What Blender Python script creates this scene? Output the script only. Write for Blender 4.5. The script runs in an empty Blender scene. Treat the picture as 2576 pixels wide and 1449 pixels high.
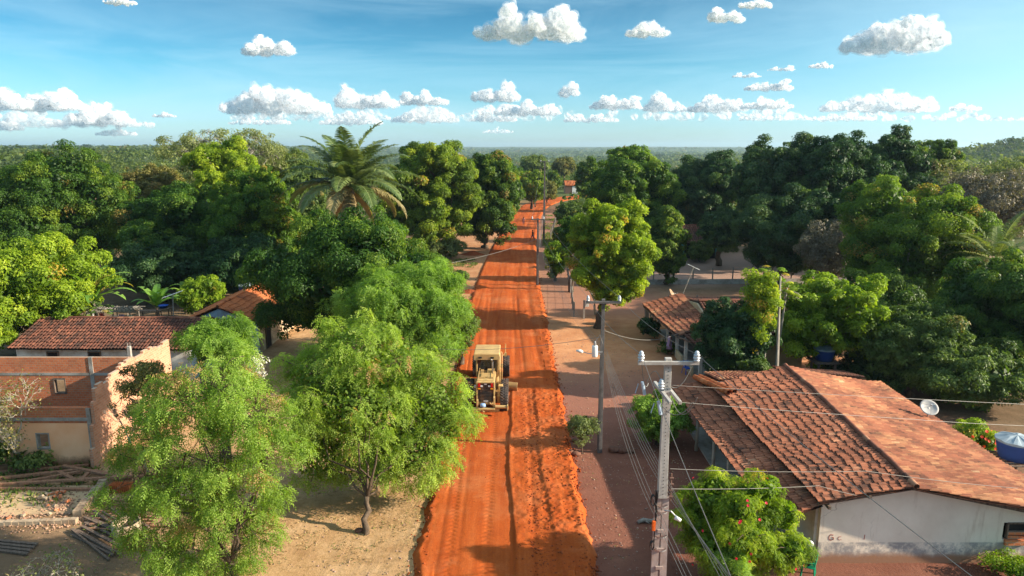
import bpy, bmesh, math, random
import numpy as np
from mathutils import Vector, Matrix
R = math.radians
sc = bpy.context.scene
C = sc.collection
random.seed(7)

# ------------------------------------------------------------ camera
CAM = np.array((0.0, 0.0, 15.0)); PIT = R(11.3); FPX = 1773.0
FW = np.array((0, math.cos(PIT), -math.sin(PIT))); UP = np.array((0, math.sin(PIT), math.cos(PIT))); RT = np.array((1.0, 0, 0))
cd = bpy.data.cameras.new('camera'); cam = bpy.data.objects.new('camera', cd); C.objects.link(cam)
cam.location = CAM; cam.rotation_euler = (R(90) - PIT, 0, 0)
cd.sensor_width = 36; cd.lens = 36 * FPX / 2576; cd.clip_end = 120000; cd.clip_start = .3
sc.camera = cam

def ray(px, py):
    return FW + RT * ((px - 1288) / FPX) + UP * ((724.5 - py) / FPX)
def G(px, py, h=0.0):
    "the ground (or height h) point seen at a photograph pixel"
    d = ray(px, py); t = (h - 15.0) / d[2]
    return CAM + d * t
def AT(px, py, Y):
    d = ray(px, py); return CAM + d * (Y / d[1])

# ------------------------------------------------------------ materials
def newmat(name):
    m = bpy.data.materials.new(name); m.use_nodes = True
    nt = m.node_tree; nt.nodes.clear()
    return m, nt
def N(nt, t, **k):
    n = nt.nodes.new(t)
    for a, b in k.items(): setattr(n, a, b)
    return n
def L(nt, a, b): nt.links.new(a, b)
def noise(nt, vec, scale, detail=4, rough=.55, dist=0):
    n = N(nt, 'ShaderNodeTexNoise'); n.inputs['Scale'].default_value = scale; n.inputs['Detail'].default_value = detail
    n.inputs['Roughness'].default_value = rough; n.inputs['Distortion'].default_value = dist
    if vec is not None: L(nt, vec, n.inputs['Vector'])
    return n.outputs['Fac']
def ramp(nt, fac, stops, interp='LINEAR'):
    r = N(nt, 'ShaderNodeValToRGB'); r.color_ramp.interpolation = interp
    e = r.color_ramp.elements
    while len(e) < len(stops): e.new(0.5)
    for i, (p, c) in enumerate(stops):
        e[i].position = p; e[i].color = (c[0], c[1], c[2], 1) if hasattr(c, '__len__') else (c, c, c, 1)
    L(nt, fac, r.inputs['Fac']); return r.outputs['Color']
def mixc(nt, fac, a, b, mode='MIX'):
    m = N(nt, 'ShaderNodeMix', data_type='RGBA', blend_type=mode)
    for s, v in ((m.inputs[0], fac), (m.inputs[6], a), (m.inputs[7], b)):
        if isinstance(v, (int, float)): s.default_value = v
        elif isinstance(v, tuple): s.default_value = (*v[:3], 1)
        else: L(nt, v, s)
    return m.outputs[2]
def math_(nt, op, a, b=None, clamp=False):
    m = N(nt, 'ShaderNodeMath', operation=op); m.use_clamp = clamp
    for s, v in ((m.inputs[0], a), (m.inputs[1], b)):
        if v is None: continue
        if isinstance(v, (int, float)): s.default_value = v
        else: L(nt, v, s)
    return m.outputs[0]
def mrange(nt, v, a, b, c=0.0, d=1.0):
    m = N(nt, 'ShaderNodeMapRange'); m.interpolation_type = 'SMOOTHSTEP'
    L(nt, v, m.inputs[0]); m.inputs[1].default_value = a; m.inputs[2].default_value = b; m.inputs[3].default_value = c; m.inputs[4].default_value = d
    return m.outputs[0]
def bump(nt, h, strength=.5, dist=.05):
    b = N(nt, 'ShaderNodeBump'); b.inputs['Strength'].default_value = strength; b.inputs['Distance'].default_value = dist
    L(nt, h, b.inputs['Height']); return b.outputs['Normal']
def pbsdf(nt, col, rough=.8, spec=.3, metal=0, normal=None):
    p = N(nt, 'ShaderNodeBsdfPrincipled'); o = N(nt, 'ShaderNodeOutputMaterial')
    if isinstance(col, tuple): p.inputs['Base Color'].default_value = (*col[:3], 1)
    else: L(nt, col, p.inputs['Base Color'])
    if isinstance(rough, (int, float)): p.inputs['Roughness'].default_value = rough
    else: L(nt, rough, p.inputs['Roughness'])
    p.inputs['Specular IOR Level'].default_value = spec; p.inputs['Metallic'].default_value = metal
    if normal is not None: L(nt, normal, p.inputs['Normal'])
    L(nt, p.outputs[0], o.inputs['Surface']); return p
def pos(nt): return N(nt, 'ShaderNodeNewGeometry').outputs['Position']
def objc(nt): return N(nt, 'ShaderNodeTexCoord').outputs['Object']

def simple(name, col, rough=.7, var=.35, scale=3.0, spec=.3, metal=0, dirt=None, bmp=.25):
    "a worn surface: base colour broken up by two noises, with optional dirt colour"
    m, nt = newmat(name); v = objc(nt)
    n1 = noise(nt, v, scale, 6, .62); n2 = noise(nt, v, scale * 9, 3, .6)
    a = tuple(c * (1 - var) for c in col); b = tuple(min(1, c * (1 + var * .7)) for c in col)
    c1 = ramp(nt, n1, [(.3, a), (.7, b)])
    if dirt is not None:
        f = ramp(nt, noise(nt, v, scale * .45, 7, .7), [(.48, 0), (.68, 1)])
        c1 = mixc(nt, f, c1, dirt)
    nb = bump(nt, n2, bmp, .02)
    pbsdf(nt, c1, rough, spec, metal, nb); return m

def leafmat(name, cols, flush=(.35, .16, .04), trans=.32, rough=.5, hv=.1):
    m, nt = newmat(name)
    at = N(nt, 'ShaderNodeAttribute'); at.attribute_name = 'tint'
    sx = N(nt, 'ShaderNodeSeparateColor'); L(nt, at.outputs['Color'], sx.inputs[0])
    c = ramp(nt, sx.outputs[0], [(0, cols[0]), (.5, cols[1]), (1, cols[2])])
    c = mixc(nt, sx.outputs[1], c, flush)
    oi = N(nt, 'ShaderNodeObjectInfo')
    hs = N(nt, 'ShaderNodeHueSaturation'); L(nt, c, hs.inputs['Color'])
    hs.inputs['Hue'].default_value = .5
    L(nt, mrange(nt, oi.outputs['Random'], 0, 1, 1 - hv, 1 + hv), hs.inputs['Value'])
    L(nt, mrange(nt, oi.outputs['Random'], 0, 1, .5 + hv * .12, .5 - hv * .12), hs.inputs['Hue'])
    col = hs.outputs[0]
    p = N(nt, 'ShaderNodeBsdfPrincipled'); L(nt, col, p.inputs['Base Color']); p.inputs['Roughness'].default_value = rough
    p.inputs['Specular IOR Level'].default_value = .22
    t = N(nt, 'ShaderNodeBsdfTranslucent'); tc = mixc(nt, 1.0, col, (1.0, 1.0, .35), 'MULTIPLY'); 
    tb = mixc(nt, 1.0, tc, (1.7, 1.75, 1.6), 'MULTIPLY'); L(nt, tb, t.inputs['Color'])
    mx = N(nt, 'ShaderNodeMixShader'); mx.inputs[0].default_value = trans
    L(nt, p.outputs[0], mx.inputs[1]); L(nt, t.outputs[0], mx.inputs[2])
    o = N(nt, 'ShaderNodeOutputMaterial'); L(nt, mx.outputs[0], o.inputs['Surface']); return m

LM = {
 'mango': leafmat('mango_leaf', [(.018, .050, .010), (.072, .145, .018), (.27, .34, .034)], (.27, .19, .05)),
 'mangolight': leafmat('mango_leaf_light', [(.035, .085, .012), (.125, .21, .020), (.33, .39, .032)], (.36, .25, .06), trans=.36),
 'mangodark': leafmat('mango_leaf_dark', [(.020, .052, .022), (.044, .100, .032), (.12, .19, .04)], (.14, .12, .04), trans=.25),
 'neem': leafmat('neem_leaf', [(.10, .18, .026), (.225, .345, .052), (.42, .54, .13)], (.42, .27, .12), trans=.45),
 'bright': leafmat('bright_leaf', [(.07, .14, .012), (.22, .32, .022), (.44, .50, .045)], (.46, .33, .05), trans=.42),
 'olive': leafmat('olive_leaf', [(.07, .075, .02), (.17, .165, .045), (.28, .26, .09)], (.33, .22, .08), trans=.3),
 'grey': leafmat('grey_twig_leaf', [(.10, .09, .07), (.18, .16, .125), (.26, .24, .18)], (.24, .19, .12), trans=.2),
 'dullgreen': leafmat('dull_green_leaf', [(.05, .09, .024), (.11, .165, .038), (.20, .26, .07)], (.28, .22, .07)),
 'sparse': leafmat('sparse_leaf', [(.09, .12, .04), (.18, .22, .075), (.27, .30, .13)], (.3, .24, .12)),
 'palm': leafmat('palm_leaf', [(.06, .10, .03), (.15, .20, .06), (.30, .33, .14)], (.40, .30, .17), rough=.32, trans=.25),
 'banana': leafmat('banana_leaf', [(.06, .15, .03), (.13, .26, .04), (.24, .38, .07)], (.38, .3, .08), rough=.35, trans=.4),
 'forest': leafmat('forest_leaf', [(.030, .055, .018), (.078, .115, .026), (.17, .205, .045)], (.25, .19, .09), hv=0),
 'litter': leafmat('litter_leaf', [(.20, .12, .05), (.36, .24, .11), (.5, .4, .2)], (.14, .2, .04), trans=.1, hv=0),
 'flower': leafmat('petal', [(.6, .02, .02), (.75, .03, .03), (.8, .08, .05)], trans=.3),
 'whiteflower': leafmat('white_petal', [(.6, .6, .6), (.75, .75, .72), (.8, .8, .8)], trans=.3),
}
def barkmat(name, a, b):
    m, nt = newmat(name); v = objc(nt)
    mp = N(nt, 'ShaderNodeMapping'); mp.inputs['Scale'].default_value = (1, 1, .25); L(nt, v, mp.inputs[0])
    n = noise(nt, mp.outputs[0], 9, 6, .7)
    pbsdf(nt, ramp(nt, n, [(.3, a), (.7, b)]), .9, .15, 0, bump(nt, n, .8, .03)); return m
M = {}
M['bark'] = barkmat('bark', (.05, .035, .025), (.16, .115, .08))
M['greybark'] = barkmat('grey_bark', (.13, .115, .10), (.34, .31, .27))
M['palebark'] = barkmat('pale_bark', (.28, .25, .20), (.5, .46, .38))
M['oldwood'] = barkmat('old_wood', (.07, .045, .035), (.23, .17, .13))
M['redwood'] = barkmat('reddish_timber', (.18, .08, .045), (.42, .23, .14))
M['whiteplaster'] = simple('white_plaster', (.70, .68, .62), .85, .15, .8, dirt=(.36, .27, .2))
M['concrete'] = simple('weathered_concrete', (.36, .34, .31), .85, .25, 2.5, dirt=(.2, .17, .14))
M['tanconcrete'] = simple('earth_stained_concrete', (.42, .32, .22), .9, .3, 2.5, dirt=(.22, .13, .08), bmp=.5)
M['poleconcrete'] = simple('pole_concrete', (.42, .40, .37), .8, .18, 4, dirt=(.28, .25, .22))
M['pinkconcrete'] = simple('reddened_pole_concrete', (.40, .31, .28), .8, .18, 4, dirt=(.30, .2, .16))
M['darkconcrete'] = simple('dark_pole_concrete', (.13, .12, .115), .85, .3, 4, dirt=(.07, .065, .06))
M['paleblue'] = simple('pale_blue_plaster', (.42, .52, .60), .85, .15, 1.2, dirt=(.28, .28, .28))
M['cream'] = simple('cream_plaster', (.62, .50, .32), .85, .15, 1.2, dirt=(.3, .2, .13))
M['teal'] = simple('teal_paint', (.08, .36, .34), .7, .2, 2)
M['pink'] = simple('pink_plaster', (.52, .25, .17), .8, .15, 1.4)
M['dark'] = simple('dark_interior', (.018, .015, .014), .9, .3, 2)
M['black'] = simple('black_rubber_plastic', (.02, .02, .021), .5, .3, 5)
M['wire'] = simple('aluminium_wire', (.17, .16, .145), .5, .1, 5, spec=.5)
M['cable'] = simple('grey_service_cable', (.20, .185, .165), .6, .2, 5)
M['steel'] = simple('galvanised_steel', (.40, .40, .40), .4, .2, 6, spec=.5, metal=.6)
M['porcelain'] = simple('grey_porcelain', (.50, .53, .56), .25, .1, 5, spec=.6)
M['lamp'] = simple('white_lamp_shell', (.72, .72, .70), .4, .05, 5)
M['orange'] = simple('orange_plastic', (.75, .13, .02), .5, .1, 5)
M['bluetank'] = simple('blue_polyethylene', (.02, .07, .30), .45, .12, 2, spec=.4)
M['tanklid'] = simple('faded_tank_lid', (.30, .36, .40), .6, .2, 4)
M['bluechair'] = simple('blue_plastic', (.01, .08, .42), .4, .1, 5)
M['greenchair'] = simple('green_plastic', (.005, .22, .11), .35, .1, 5)
M['grader'] = simple('grader_yellow_paint', (.50, .33, .13), .5, .2, 2.2, spec=.4, dirt=(.42, .24, .11))
M['graderdark'] = simple('grader_dark_metal', (.05, .04, .035), .6, .4, 5, dirt=(.16, .08, .04))
M['glass'] = simple('dark_cab_glass', (.012, .016, .02), .08, .3, 2, spec=.6, bmp=.0)
M['tyre'] = simple('dusty_tyre', (.055, .045, .042), .9, .35, 4, dirt=(.17, .095, .06))
M['rim'] = simple('wheel_rim', (.48, .31, .12), .6, .2, 5, dirt=(.3, .13, .06))
M['redlens'] = simple('red_lens', (.55, .01, .01), .25, .1, 5, spec=.6)
M['amberlens'] = simple('amber_lens', (.75, .28, .01), .25, .1, 5, spec=.6)
M['plate'] = simple('painted_plate', (.45, .40, .38), .5, .2, 20)
M['skin'] = simple('brown_skin', (.16, .075, .045), .55, .1, 8)
M['hair'] = simple('black_hair', (.012, .01, .009), .6, .1, 20)
M['lilac'] = simple('lilac_cloth', (.38, .26, .42), .9, .1, 6)
M['darkcloth'] = simple('dark_cloth', (.025, .02, .024), .9, .2, 6)
M['bluecloth'] = simple('navy_cloth', (.03, .045, .12), .9, .2, 6)
M['pinkcloth'] = simple('pinkish_cloth', (.5, .2, .2), .9, .1, 6)
M['whitecloth'] = simple('white_cloth', (.7, .68, .66), .9, .1, 6)
M['greencloth'] = simple('pale_green_cloth', (.3, .5, .45), .9, .1, 6)
M['redcloth'] = simple('red_cloth', (.55, .08, .06), .9, .1, 6)
M['stone'] = simple('laterite_stone', (.16, .075, .05), .9, .4, 6, bmp=.6)
M['dish'] = simple('dish_grey_paint', (.42, .40, .38), .5, .12, 5)
M['rustydish'] = simple('rusty_dish_mesh', (.35, .22, .13), .7, .2, 5)
# ------------------------------------------------------------ mesh helpers
def link(name, me, mat=None, parent=None):
    o = bpy.data.objects.new(name, me); C.objects.link(o)
    if mat is not None: me.materials.append(mat)
    if parent is not None: o.parent = parent
    return o
def npmesh(name, V, F, tint=None, smooth=False):
    "V (n,3), F (m,k) of one polygon size; tint (n,4) or None"
    me = bpy.data.meshes.new(name)
    V = np.ascontiguousarray(V, dtype=np.float32); F = np.ascontiguousarray(F, dtype=np.int32)
    m, k = F.shape
    me.vertices.add(len(V)); me.vertices.foreach_set('co', V.ravel())
    me.loops.add(m * k); me.loops.foreach_set('vertex_index', F.ravel())
    me.polygons.add(m); me.polygons.foreach_set('loop_start', np.arange(0, m * k, k, dtype=np.int32))
    if smooth: me.polygons.foreach_set('use_smooth', np.ones(m, dtype=bool))
    if tint is not None:
        a = me.color_attributes.new('tint', 'FLOAT_COLOR', 'POINT'); a.data.foreach_set('color', np.ascontiguousarray(tint, dtype=np.float32).ravel())
    me.update(calc_edges=True)
    return me
def tag(o, label=None, cat=None, group=None, kind=None):
    if label: o['label'] = label
    if cat: o['category'] = cat
    if group: o['group'] = group
    if kind: o['kind'] = kind
    return o
def thing(name, label, cat, loc=(0, 0, 0), rz=0.0, group=None):
    o = bpy.data.objects.new(name, None); C.objects.link(o); o.location = Vector([float(a) for a in loc]); o.rotation_euler = (0, 0, rz)
    o.empty_display_size = .3
    return tag(o, label, cat, group)
def copy_tree(o, parent=None):
    c = o.copy(); C.objects.link(c); c.parent = parent
    for ch in list(o.children): copy_tree(ch, c)
    return c

class MB:
    def __init__(s): s.v = []; s.f = []; s.t = []
    def add(s, vs, fs, tint=None):
        b = len(s.v); s.v += [tuple(float(a) for a in p) for p in vs]; s.f += [tuple(i + b for i in f) for f in fs]
        s.t += [tint if tint is not None else .5] * len(vs); return s
    def box(s, c, d, rz=0.0, rx=0.0, ry=0.0, taper=1.0, tint=None):
        "box with centre c and full size d; taper shrinks the top"
        m = Matrix.Rotation(rz, 3, 'Z') @ Matrix.Rotation(ry, 3, 'Y') @ Matrix.Rotation(rx, 3, 'X'); vs = []
        for z in (-.5, .5):
            k = taper if z > 0 else 1.0
            for x, y in ((-.5, -.5), (.5, -.5), (.5, .5), (-.5, .5)):
                p = m @ Vector((x * d[0] * k, y * d[1] * k, z * d[2])); vs.append((p.x + c[0], p.y + c[1], p.z + c[2]))
        return s.add(vs, [(3, 2, 1, 0), (4, 5, 6, 7), (0, 1, 5, 4), (1, 2, 6, 5), (2, 3, 7, 6), (3, 0, 4, 7)], tint)
    def bbox(s, x0, x1, y0, y1, z0, z1, tint=None):
        return s.box(((x0 + x1) / 2, (y0 + y1) / 2, (z0 + z1) / 2), (x1 - x0, y1 - y0, z1 - z0), tint=tint)
    def bar(s, a, b, w, h=None, tint=None):
        "rectangular bar from a to b"
        a = Vector([float(q) for q in a]); b = Vector([float(q) for q in b]); h = h or w; d = (b - a); ln = d.length; q = d.to_track_quat('Y', 'Z').to_matrix(); vs = []
        for y in (0, ln):
            for x, z in ((-.5, -.5), (.5, -.5), (.5, .5), (-.5, .5)):
                p = a + q @ Vector((x * w, y, z * h)); vs.append(tuple(p))
        return s.add(vs, [(0, 1, 2, 3), (7, 6, 5, 4), (0, 4, 5, 1), (1, 5, 6, 2), (2, 6, 7, 3), (3, 7, 4, 0)], tint)
    def tube(s, pts, rads, n=8, cap=True, tint=None):
        P = [Vector([float(q) for q in p]) for p in pts]
        if not hasattr(rads, '__len__'): rads = [rads] * len(P)
        rings = []; up = Vector((0, 0, 1))
        for i, p in enumerate(P):
            d = (P[min(i + 1, len(P) - 1)] - P[max(i - 1, 0)]).normalized()
            x = d.cross(up)
            if x.length < .05: x = d.cross(Vector((0, 1, 0)))
            x.normalize(); y = d.cross(x).normalized()
            rings.append([tuple(p + (x * math.cos(2 * math.pi * k / n) + y * math.sin(2 * math.pi * k / n)) * rads[i]) for k in range(n)])
        vs = [v for r in rings for v in r]; fs = []
        for i in range(len(P) - 1):
            for k in range(n):
                fs.append((i * n + k, i * n + (k + 1) % n, (i + 1) * n + (k + 1) % n, (i + 1) * n + k))
        if cap: fs.append(tuple(reversed(range(n)))); fs.append(tuple(range((len(P) - 1) * n, len(P) * n)))
        return s.add(vs, fs, tint)
    def lathe(s, c, prof, n=20, axis='Z', tint=None, a0=0.0):
        "profile of (radius, height) turned about an axis through c"
        vs = []
        for r, h in prof:
            for k in range(n):
                a = 2 * math.pi * k / n + a0; x, y = r * math.cos(a), r * math.sin(a)
                p = (x, y, h) if axis == 'Z' else ((h, x, y) if axis == 'X' else (y, h, x))
                vs.append((c[0] + p[0], c[1] + p[1], c[2] + p[2]))
        fs = []
        for i in range(len(prof) - 1):
            for k in range(n): fs.append((i * n + k, i * n + (k + 1) % n, (i + 1) * n + (k + 1) % n, (i + 1) * n + k))
        return s.add(vs, fs, tint)
    def disc(s, c, r, n=16, axis='Z'):
        vs = []
        for k in range(n):
            a = 2 * math.pi * k / n; x, y = r * math.cos(a), r * math.sin(a)
            p = (x, y, 0) if axis == 'Z' else ((0, x, y) if axis == 'X' else (y, 0, x)); vs.append((c[0] + p[0], c[1] + p[1], c[2] + p[2]))
        return s.add(vs, [tuple(range(n))])
    def build(s, name, mat, parent=None, off=None, smooth=False, bev=0.0, label=None):
        me = bpy.data.meshes.new(name)
        vs = s.v
        if off is not None: vs = [(a - float(off[0]), b - float(off[1]), c - float(off[2])) for a, b, c in vs]
        me.from_pydata(vs, [], s.f)
        a = me.color_attributes.new('tint', 'FLOAT_COLOR', 'POINT')
        for i, t in enumerate(s.t): a.data[i].color = (t, 0, 0, 1)
        me.update()
        if smooth:
            for p in me.polygons: p.use_smooth = True
        o = link(name, me, mat, parent)
        if bev:
            b = o.modifiers.new('bevel', 'BEVEL'); b.width = bev; b.segments = 2; b.limit_method = 'ANGLE'
        if label: o['label'] = label
        return o
def flat(nt): pass

# ------------------------------------------------------------ value noise in numpy
def _h(ix, iy, seed):
    n = (ix.astype(np.int64) * 374761393 + iy.astype(np.int64) * 668265263 + seed * 974634777) & 0xffffffff
    n = ((n ^ (n >> 13)) * 1274126177) & 0xffffffff
    return ((n ^ (n >> 16)) & 0xffff) / 65535.0
def vn(x, y, seed=0):
    x = np.asarray(x, float); y = np.asarray(y, float)
    ix = np.floor(x); iy = np.floor(y); fx = x - ix; fy = y - iy; fx = fx * fx * (3 - 2 * fx); fy = fy * fy * (3 - 2 * fy)
    a = _h(ix, iy, seed); b = _h(ix + 1, iy, seed); c = _h(ix, iy + 1, seed); d = _h(ix + 1, iy + 1, seed)
    return (a * (1 - fx) + b * fx) * (1 - fy) + (c * (1 - fx) + d * fx) * fy
def fbm(x, y, seed=0, o=4):
    s = 0; a = .5; t = 0
    for i in range(o):
        s = s + a * vn(x * 2 ** i, y * 2 ** i, seed + i * 17); t += a; a *= .55
    return s / t
def sst(x, a, b):
    t = np.clip((np.asarray(x, float) - a) / (b - a), 0, 1); return t * t * (3 - 2 * t)

# ------------------------------------------------------------ terrain height
def terr(x, y):
    x = np.asarray(x, float); y = np.asarray(y, float); r = np.sqrt(x * x + y * y)
    g = sst(r, 230, 420)
    left = sst(-x / np.maximum(y, 1), .16, .4) * sst(y, 160, 380)
    h = left * (5.0 + 2.5 * fbm(x / 160, y / 160, 3))
    mid = 1 - sst(-x / np.maximum(y, 1), .16, .4)
    h = h + mid * g * (-16 * sst(y, 260, 800)) 
    ridge = (fbm(x / 700 + 3, y / 420, 11, 3) - .5) * 26 * sst(y, 600, 1400)
    h = h + ridge * (1 - .5 * left)
    h = h + sst(y, 2200, 5200) * (14 + 12 * (fbm(x / 2600 + 9, y / 2500, 5, 3) - .35) * 1.0 + 12 * mid)
    rh = 30 * np.exp(-(((x - 480) / 105) ** 2 + ((y - 570) / 150) ** 2)) * (.85 + .3 * fbm(x / 60, y / 60, 21))
    h = h + rh
    rr = sst(x / np.maximum(y, 1), .2, .35) * sst(y, 200, 500) * (1 - sst(y, 1500, 2500)) * 7
    return h + rr

# ------------------------------------------------------------ leaves and trees
def unit(v): return v / np.maximum(np.linalg.norm(v, axis=1, keepdims=True), 1e-9)
def leaf_quads(rng, p, n, t, Ln, Wd):
    t = unit(t - n * np.sum(t * n, 1, keepdims=True)); s = np.cross(n, t)
    Ln = Ln[:, None]; Wd = Wd[:, None]
    fold = n * Wd * .25
    a = p; b = p + t * Ln * .45 + s * Wd * .5 + fold; c = p + t * Ln - n * Ln * .12; d = p + t * Ln * .45 - s * Wd * .5 + fold
    V = np.stack([a, b, c, d], 1).reshape(-1, 3)
    return V, np.arange(len(V)).reshape(-1, 4)
def make_lobes(rng, c, r, nl, ls=(.40, .56), spread=.6):
    out = [(c[0], c[1], c[2] - .05 * r[2], r[0] * .62, r[1] * .62, r[2] * .68)]
    g = 2.399963
    for i in range(nl):
        z = 1 - 2 * (i + .5) / nl; z = z * .92 + rng.uniform(-.12, .12); z = max(-.95, min(.98, z))
        a = g * i + rng.uniform(-.5, .5); q = math.sqrt(max(0, 1 - z * z)); k = rng.uniform(*ls)
        m = (1.0 - k) * rng.uniform(.88, 1.08) if spread is None else (1 - k) * rng.uniform(.9, 1.12)
        kk = k * (1 if z > -.3 else .9)
        out.append((c[0] + math.cos(a) * q * m * r[0], c[1] + math.sin(a) * q * m * r[1], c[2] + z * m * r[2], r[0] * kk, r[1] * kk, r[2] * kk * .92))
    return np.array(out)
def crown_arrays(rng, lobes, Ln, Wd, n, cr, droop=.5, style='leaf', flush=0.0, up=.35, hole=0.0):
    k = len(lobes); area = lobes[:, 3] * lobes[:, 5]
    nc = int(max(12, 2.2 * np.sum(area) * 4 / (cr * cr * 3.2)))
    li = rng.choice(k, nc * 3, p=area / area.sum())
    d = unit(rng.normal(size=(nc * 3, 3))); rad = .80 + .42 * rng.random((nc * 3, 1)) ** 1.5
    keep = rng.random(nc * 3) < np.where(d[:, 2] < -.45, .4, 1.0)
    c = lobes[li, :3] + d * lobes[li, 3:] * rad
    q = np.min(np.sqrt(np.sum(((c[:, None, :] - lobes[None, :, :3]) / lobes[None, :, 3:]) ** 2, 2)), 1)
    keep &= q > .72
    if hole > 0: keep &= rng.random(nc * 3) > hole
    c = c[keep][:nc]; d = d[keep][:nc]; c[:, 2] = np.maximum(c[:, 2], .25)
    nc = len(c); crr = cr * (.4 + 1.0 * rng.random(nc) ** 1.3)
    ctint = np.clip(rng.normal(.45, .2, nc), 0, 1); cfl = (rng.random(nc) < flush).astype(float)
    pr = crr ** 2; pr /= pr.sum()
    if style == 'spray':
        ns = max(nc, n // 9); ci = rng.choice(nc, ns, p=pr)
    else:
        ns = n; ci = rng.choice(nc, ns, p=pr)
    e = unit(rng.normal(size=(ns, 3)) + d[ci] * .8 + np.array((0, 0, .25)))
    p = c[ci] + e * (crr[ci] * rng.random(ns) ** .45)[:, None] * np.array((1, 1, .8))
    nn = unit(e * .9 + np.array((0, 0, up)) + rng.normal(size=(ns, 3)) * .42)
    t = unit(e * np.array((1, 1, .3)) + rng.normal(size=(ns, 3)) * .7 - np.array((0, 0, droop)))
    tt = np.clip(ctint[ci] * .75 + rng.random(ns) * .35 - .05, 0, 1)
    fl = cfl[ci] * (rng.random(ns) < .5)
    if style == 'spray':
        # a drooping leaf stalk with paired narrow leaflets
        m = 9; idx = np.repeat(np.arange(ns), m); j = np.tile(np.arange(m), ns) / (m - 1.0)
        t = unit(t - nn * np.sum(t * nn, 1, keepdims=True)); s = np.cross(nn, t); RL = Ln * 3.2
        side = np.where(np.tile(np.arange(m), ns) % 2 == 0, 1.0, -1.0)[:, None]
        pp = p[idx] + t[idx] * (j * RL)[:, None] - np.array((0, 0, 1)) * ((j ** 2) * RL * .35)[:, None]
        tl = unit(s[idx] * side * .8 + t[idx] * .7 - np.array((0, 0, .35)) + rng.normal(size=(len(idx), 3)) * .2)
        nl_ = unit(nn[idx] + rng.normal(size=(len(idx), 3)) * .25)
        V, F = leaf_quads(rng, pp, nl_, tl, Ln * rng.uniform(.75, 1.2, len(idx)), Wd * rng.uniform(.8, 1.2, len(idx)))
        tt = tt[idx]; fl = fl[idx]
    else:
        V, F = leaf_quads(rng, p, nn, t, Ln * rng.uniform(.7, 1.3, ns), Wd * rng.uniform(.7, 1.3, ns))
    T = np.zeros((len(V), 4), np.float32); T[:, 0] = np.repeat(tt, 4); T[:, 1] = np.repeat(fl, 4); T[:, 3] = 1
    # larger leaves deeper in the crown
    if hole < .3:
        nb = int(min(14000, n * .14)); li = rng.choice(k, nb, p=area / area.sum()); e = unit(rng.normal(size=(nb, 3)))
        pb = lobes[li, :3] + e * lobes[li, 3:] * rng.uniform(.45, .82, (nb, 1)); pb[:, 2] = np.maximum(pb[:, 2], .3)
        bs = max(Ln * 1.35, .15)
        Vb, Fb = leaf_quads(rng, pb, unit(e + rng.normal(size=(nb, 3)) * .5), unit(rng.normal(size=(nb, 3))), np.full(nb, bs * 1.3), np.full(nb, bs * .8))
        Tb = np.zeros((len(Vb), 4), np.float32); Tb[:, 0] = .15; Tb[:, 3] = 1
        F = np.vstack([F, Fb + len(V)]); V = np.vstack([V, Vb]); T = np.vstack([T, Tb])
    return V, F, T, c
def limb(mb, rng, a, b, r0, r1, n=6, wob=.12, seg=6):
    a = np.array(a, float); b = np.array(b, float); ln = np.linalg.norm(b - a); pts = []; rs = []
    for i in range(seg + 1):
        t = i / seg; p = a + (b - a) * t + rng.normal(size=3) * ln * wob * math.sin(math.pi * t) * .35
        p[2] += ln * .06 * math.sin(math.pi * t); pts.append(p); rs.append(r0 + (r1 - r0) * t ** .8)
    mb.tube(pts, rs, n); return pts

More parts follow.
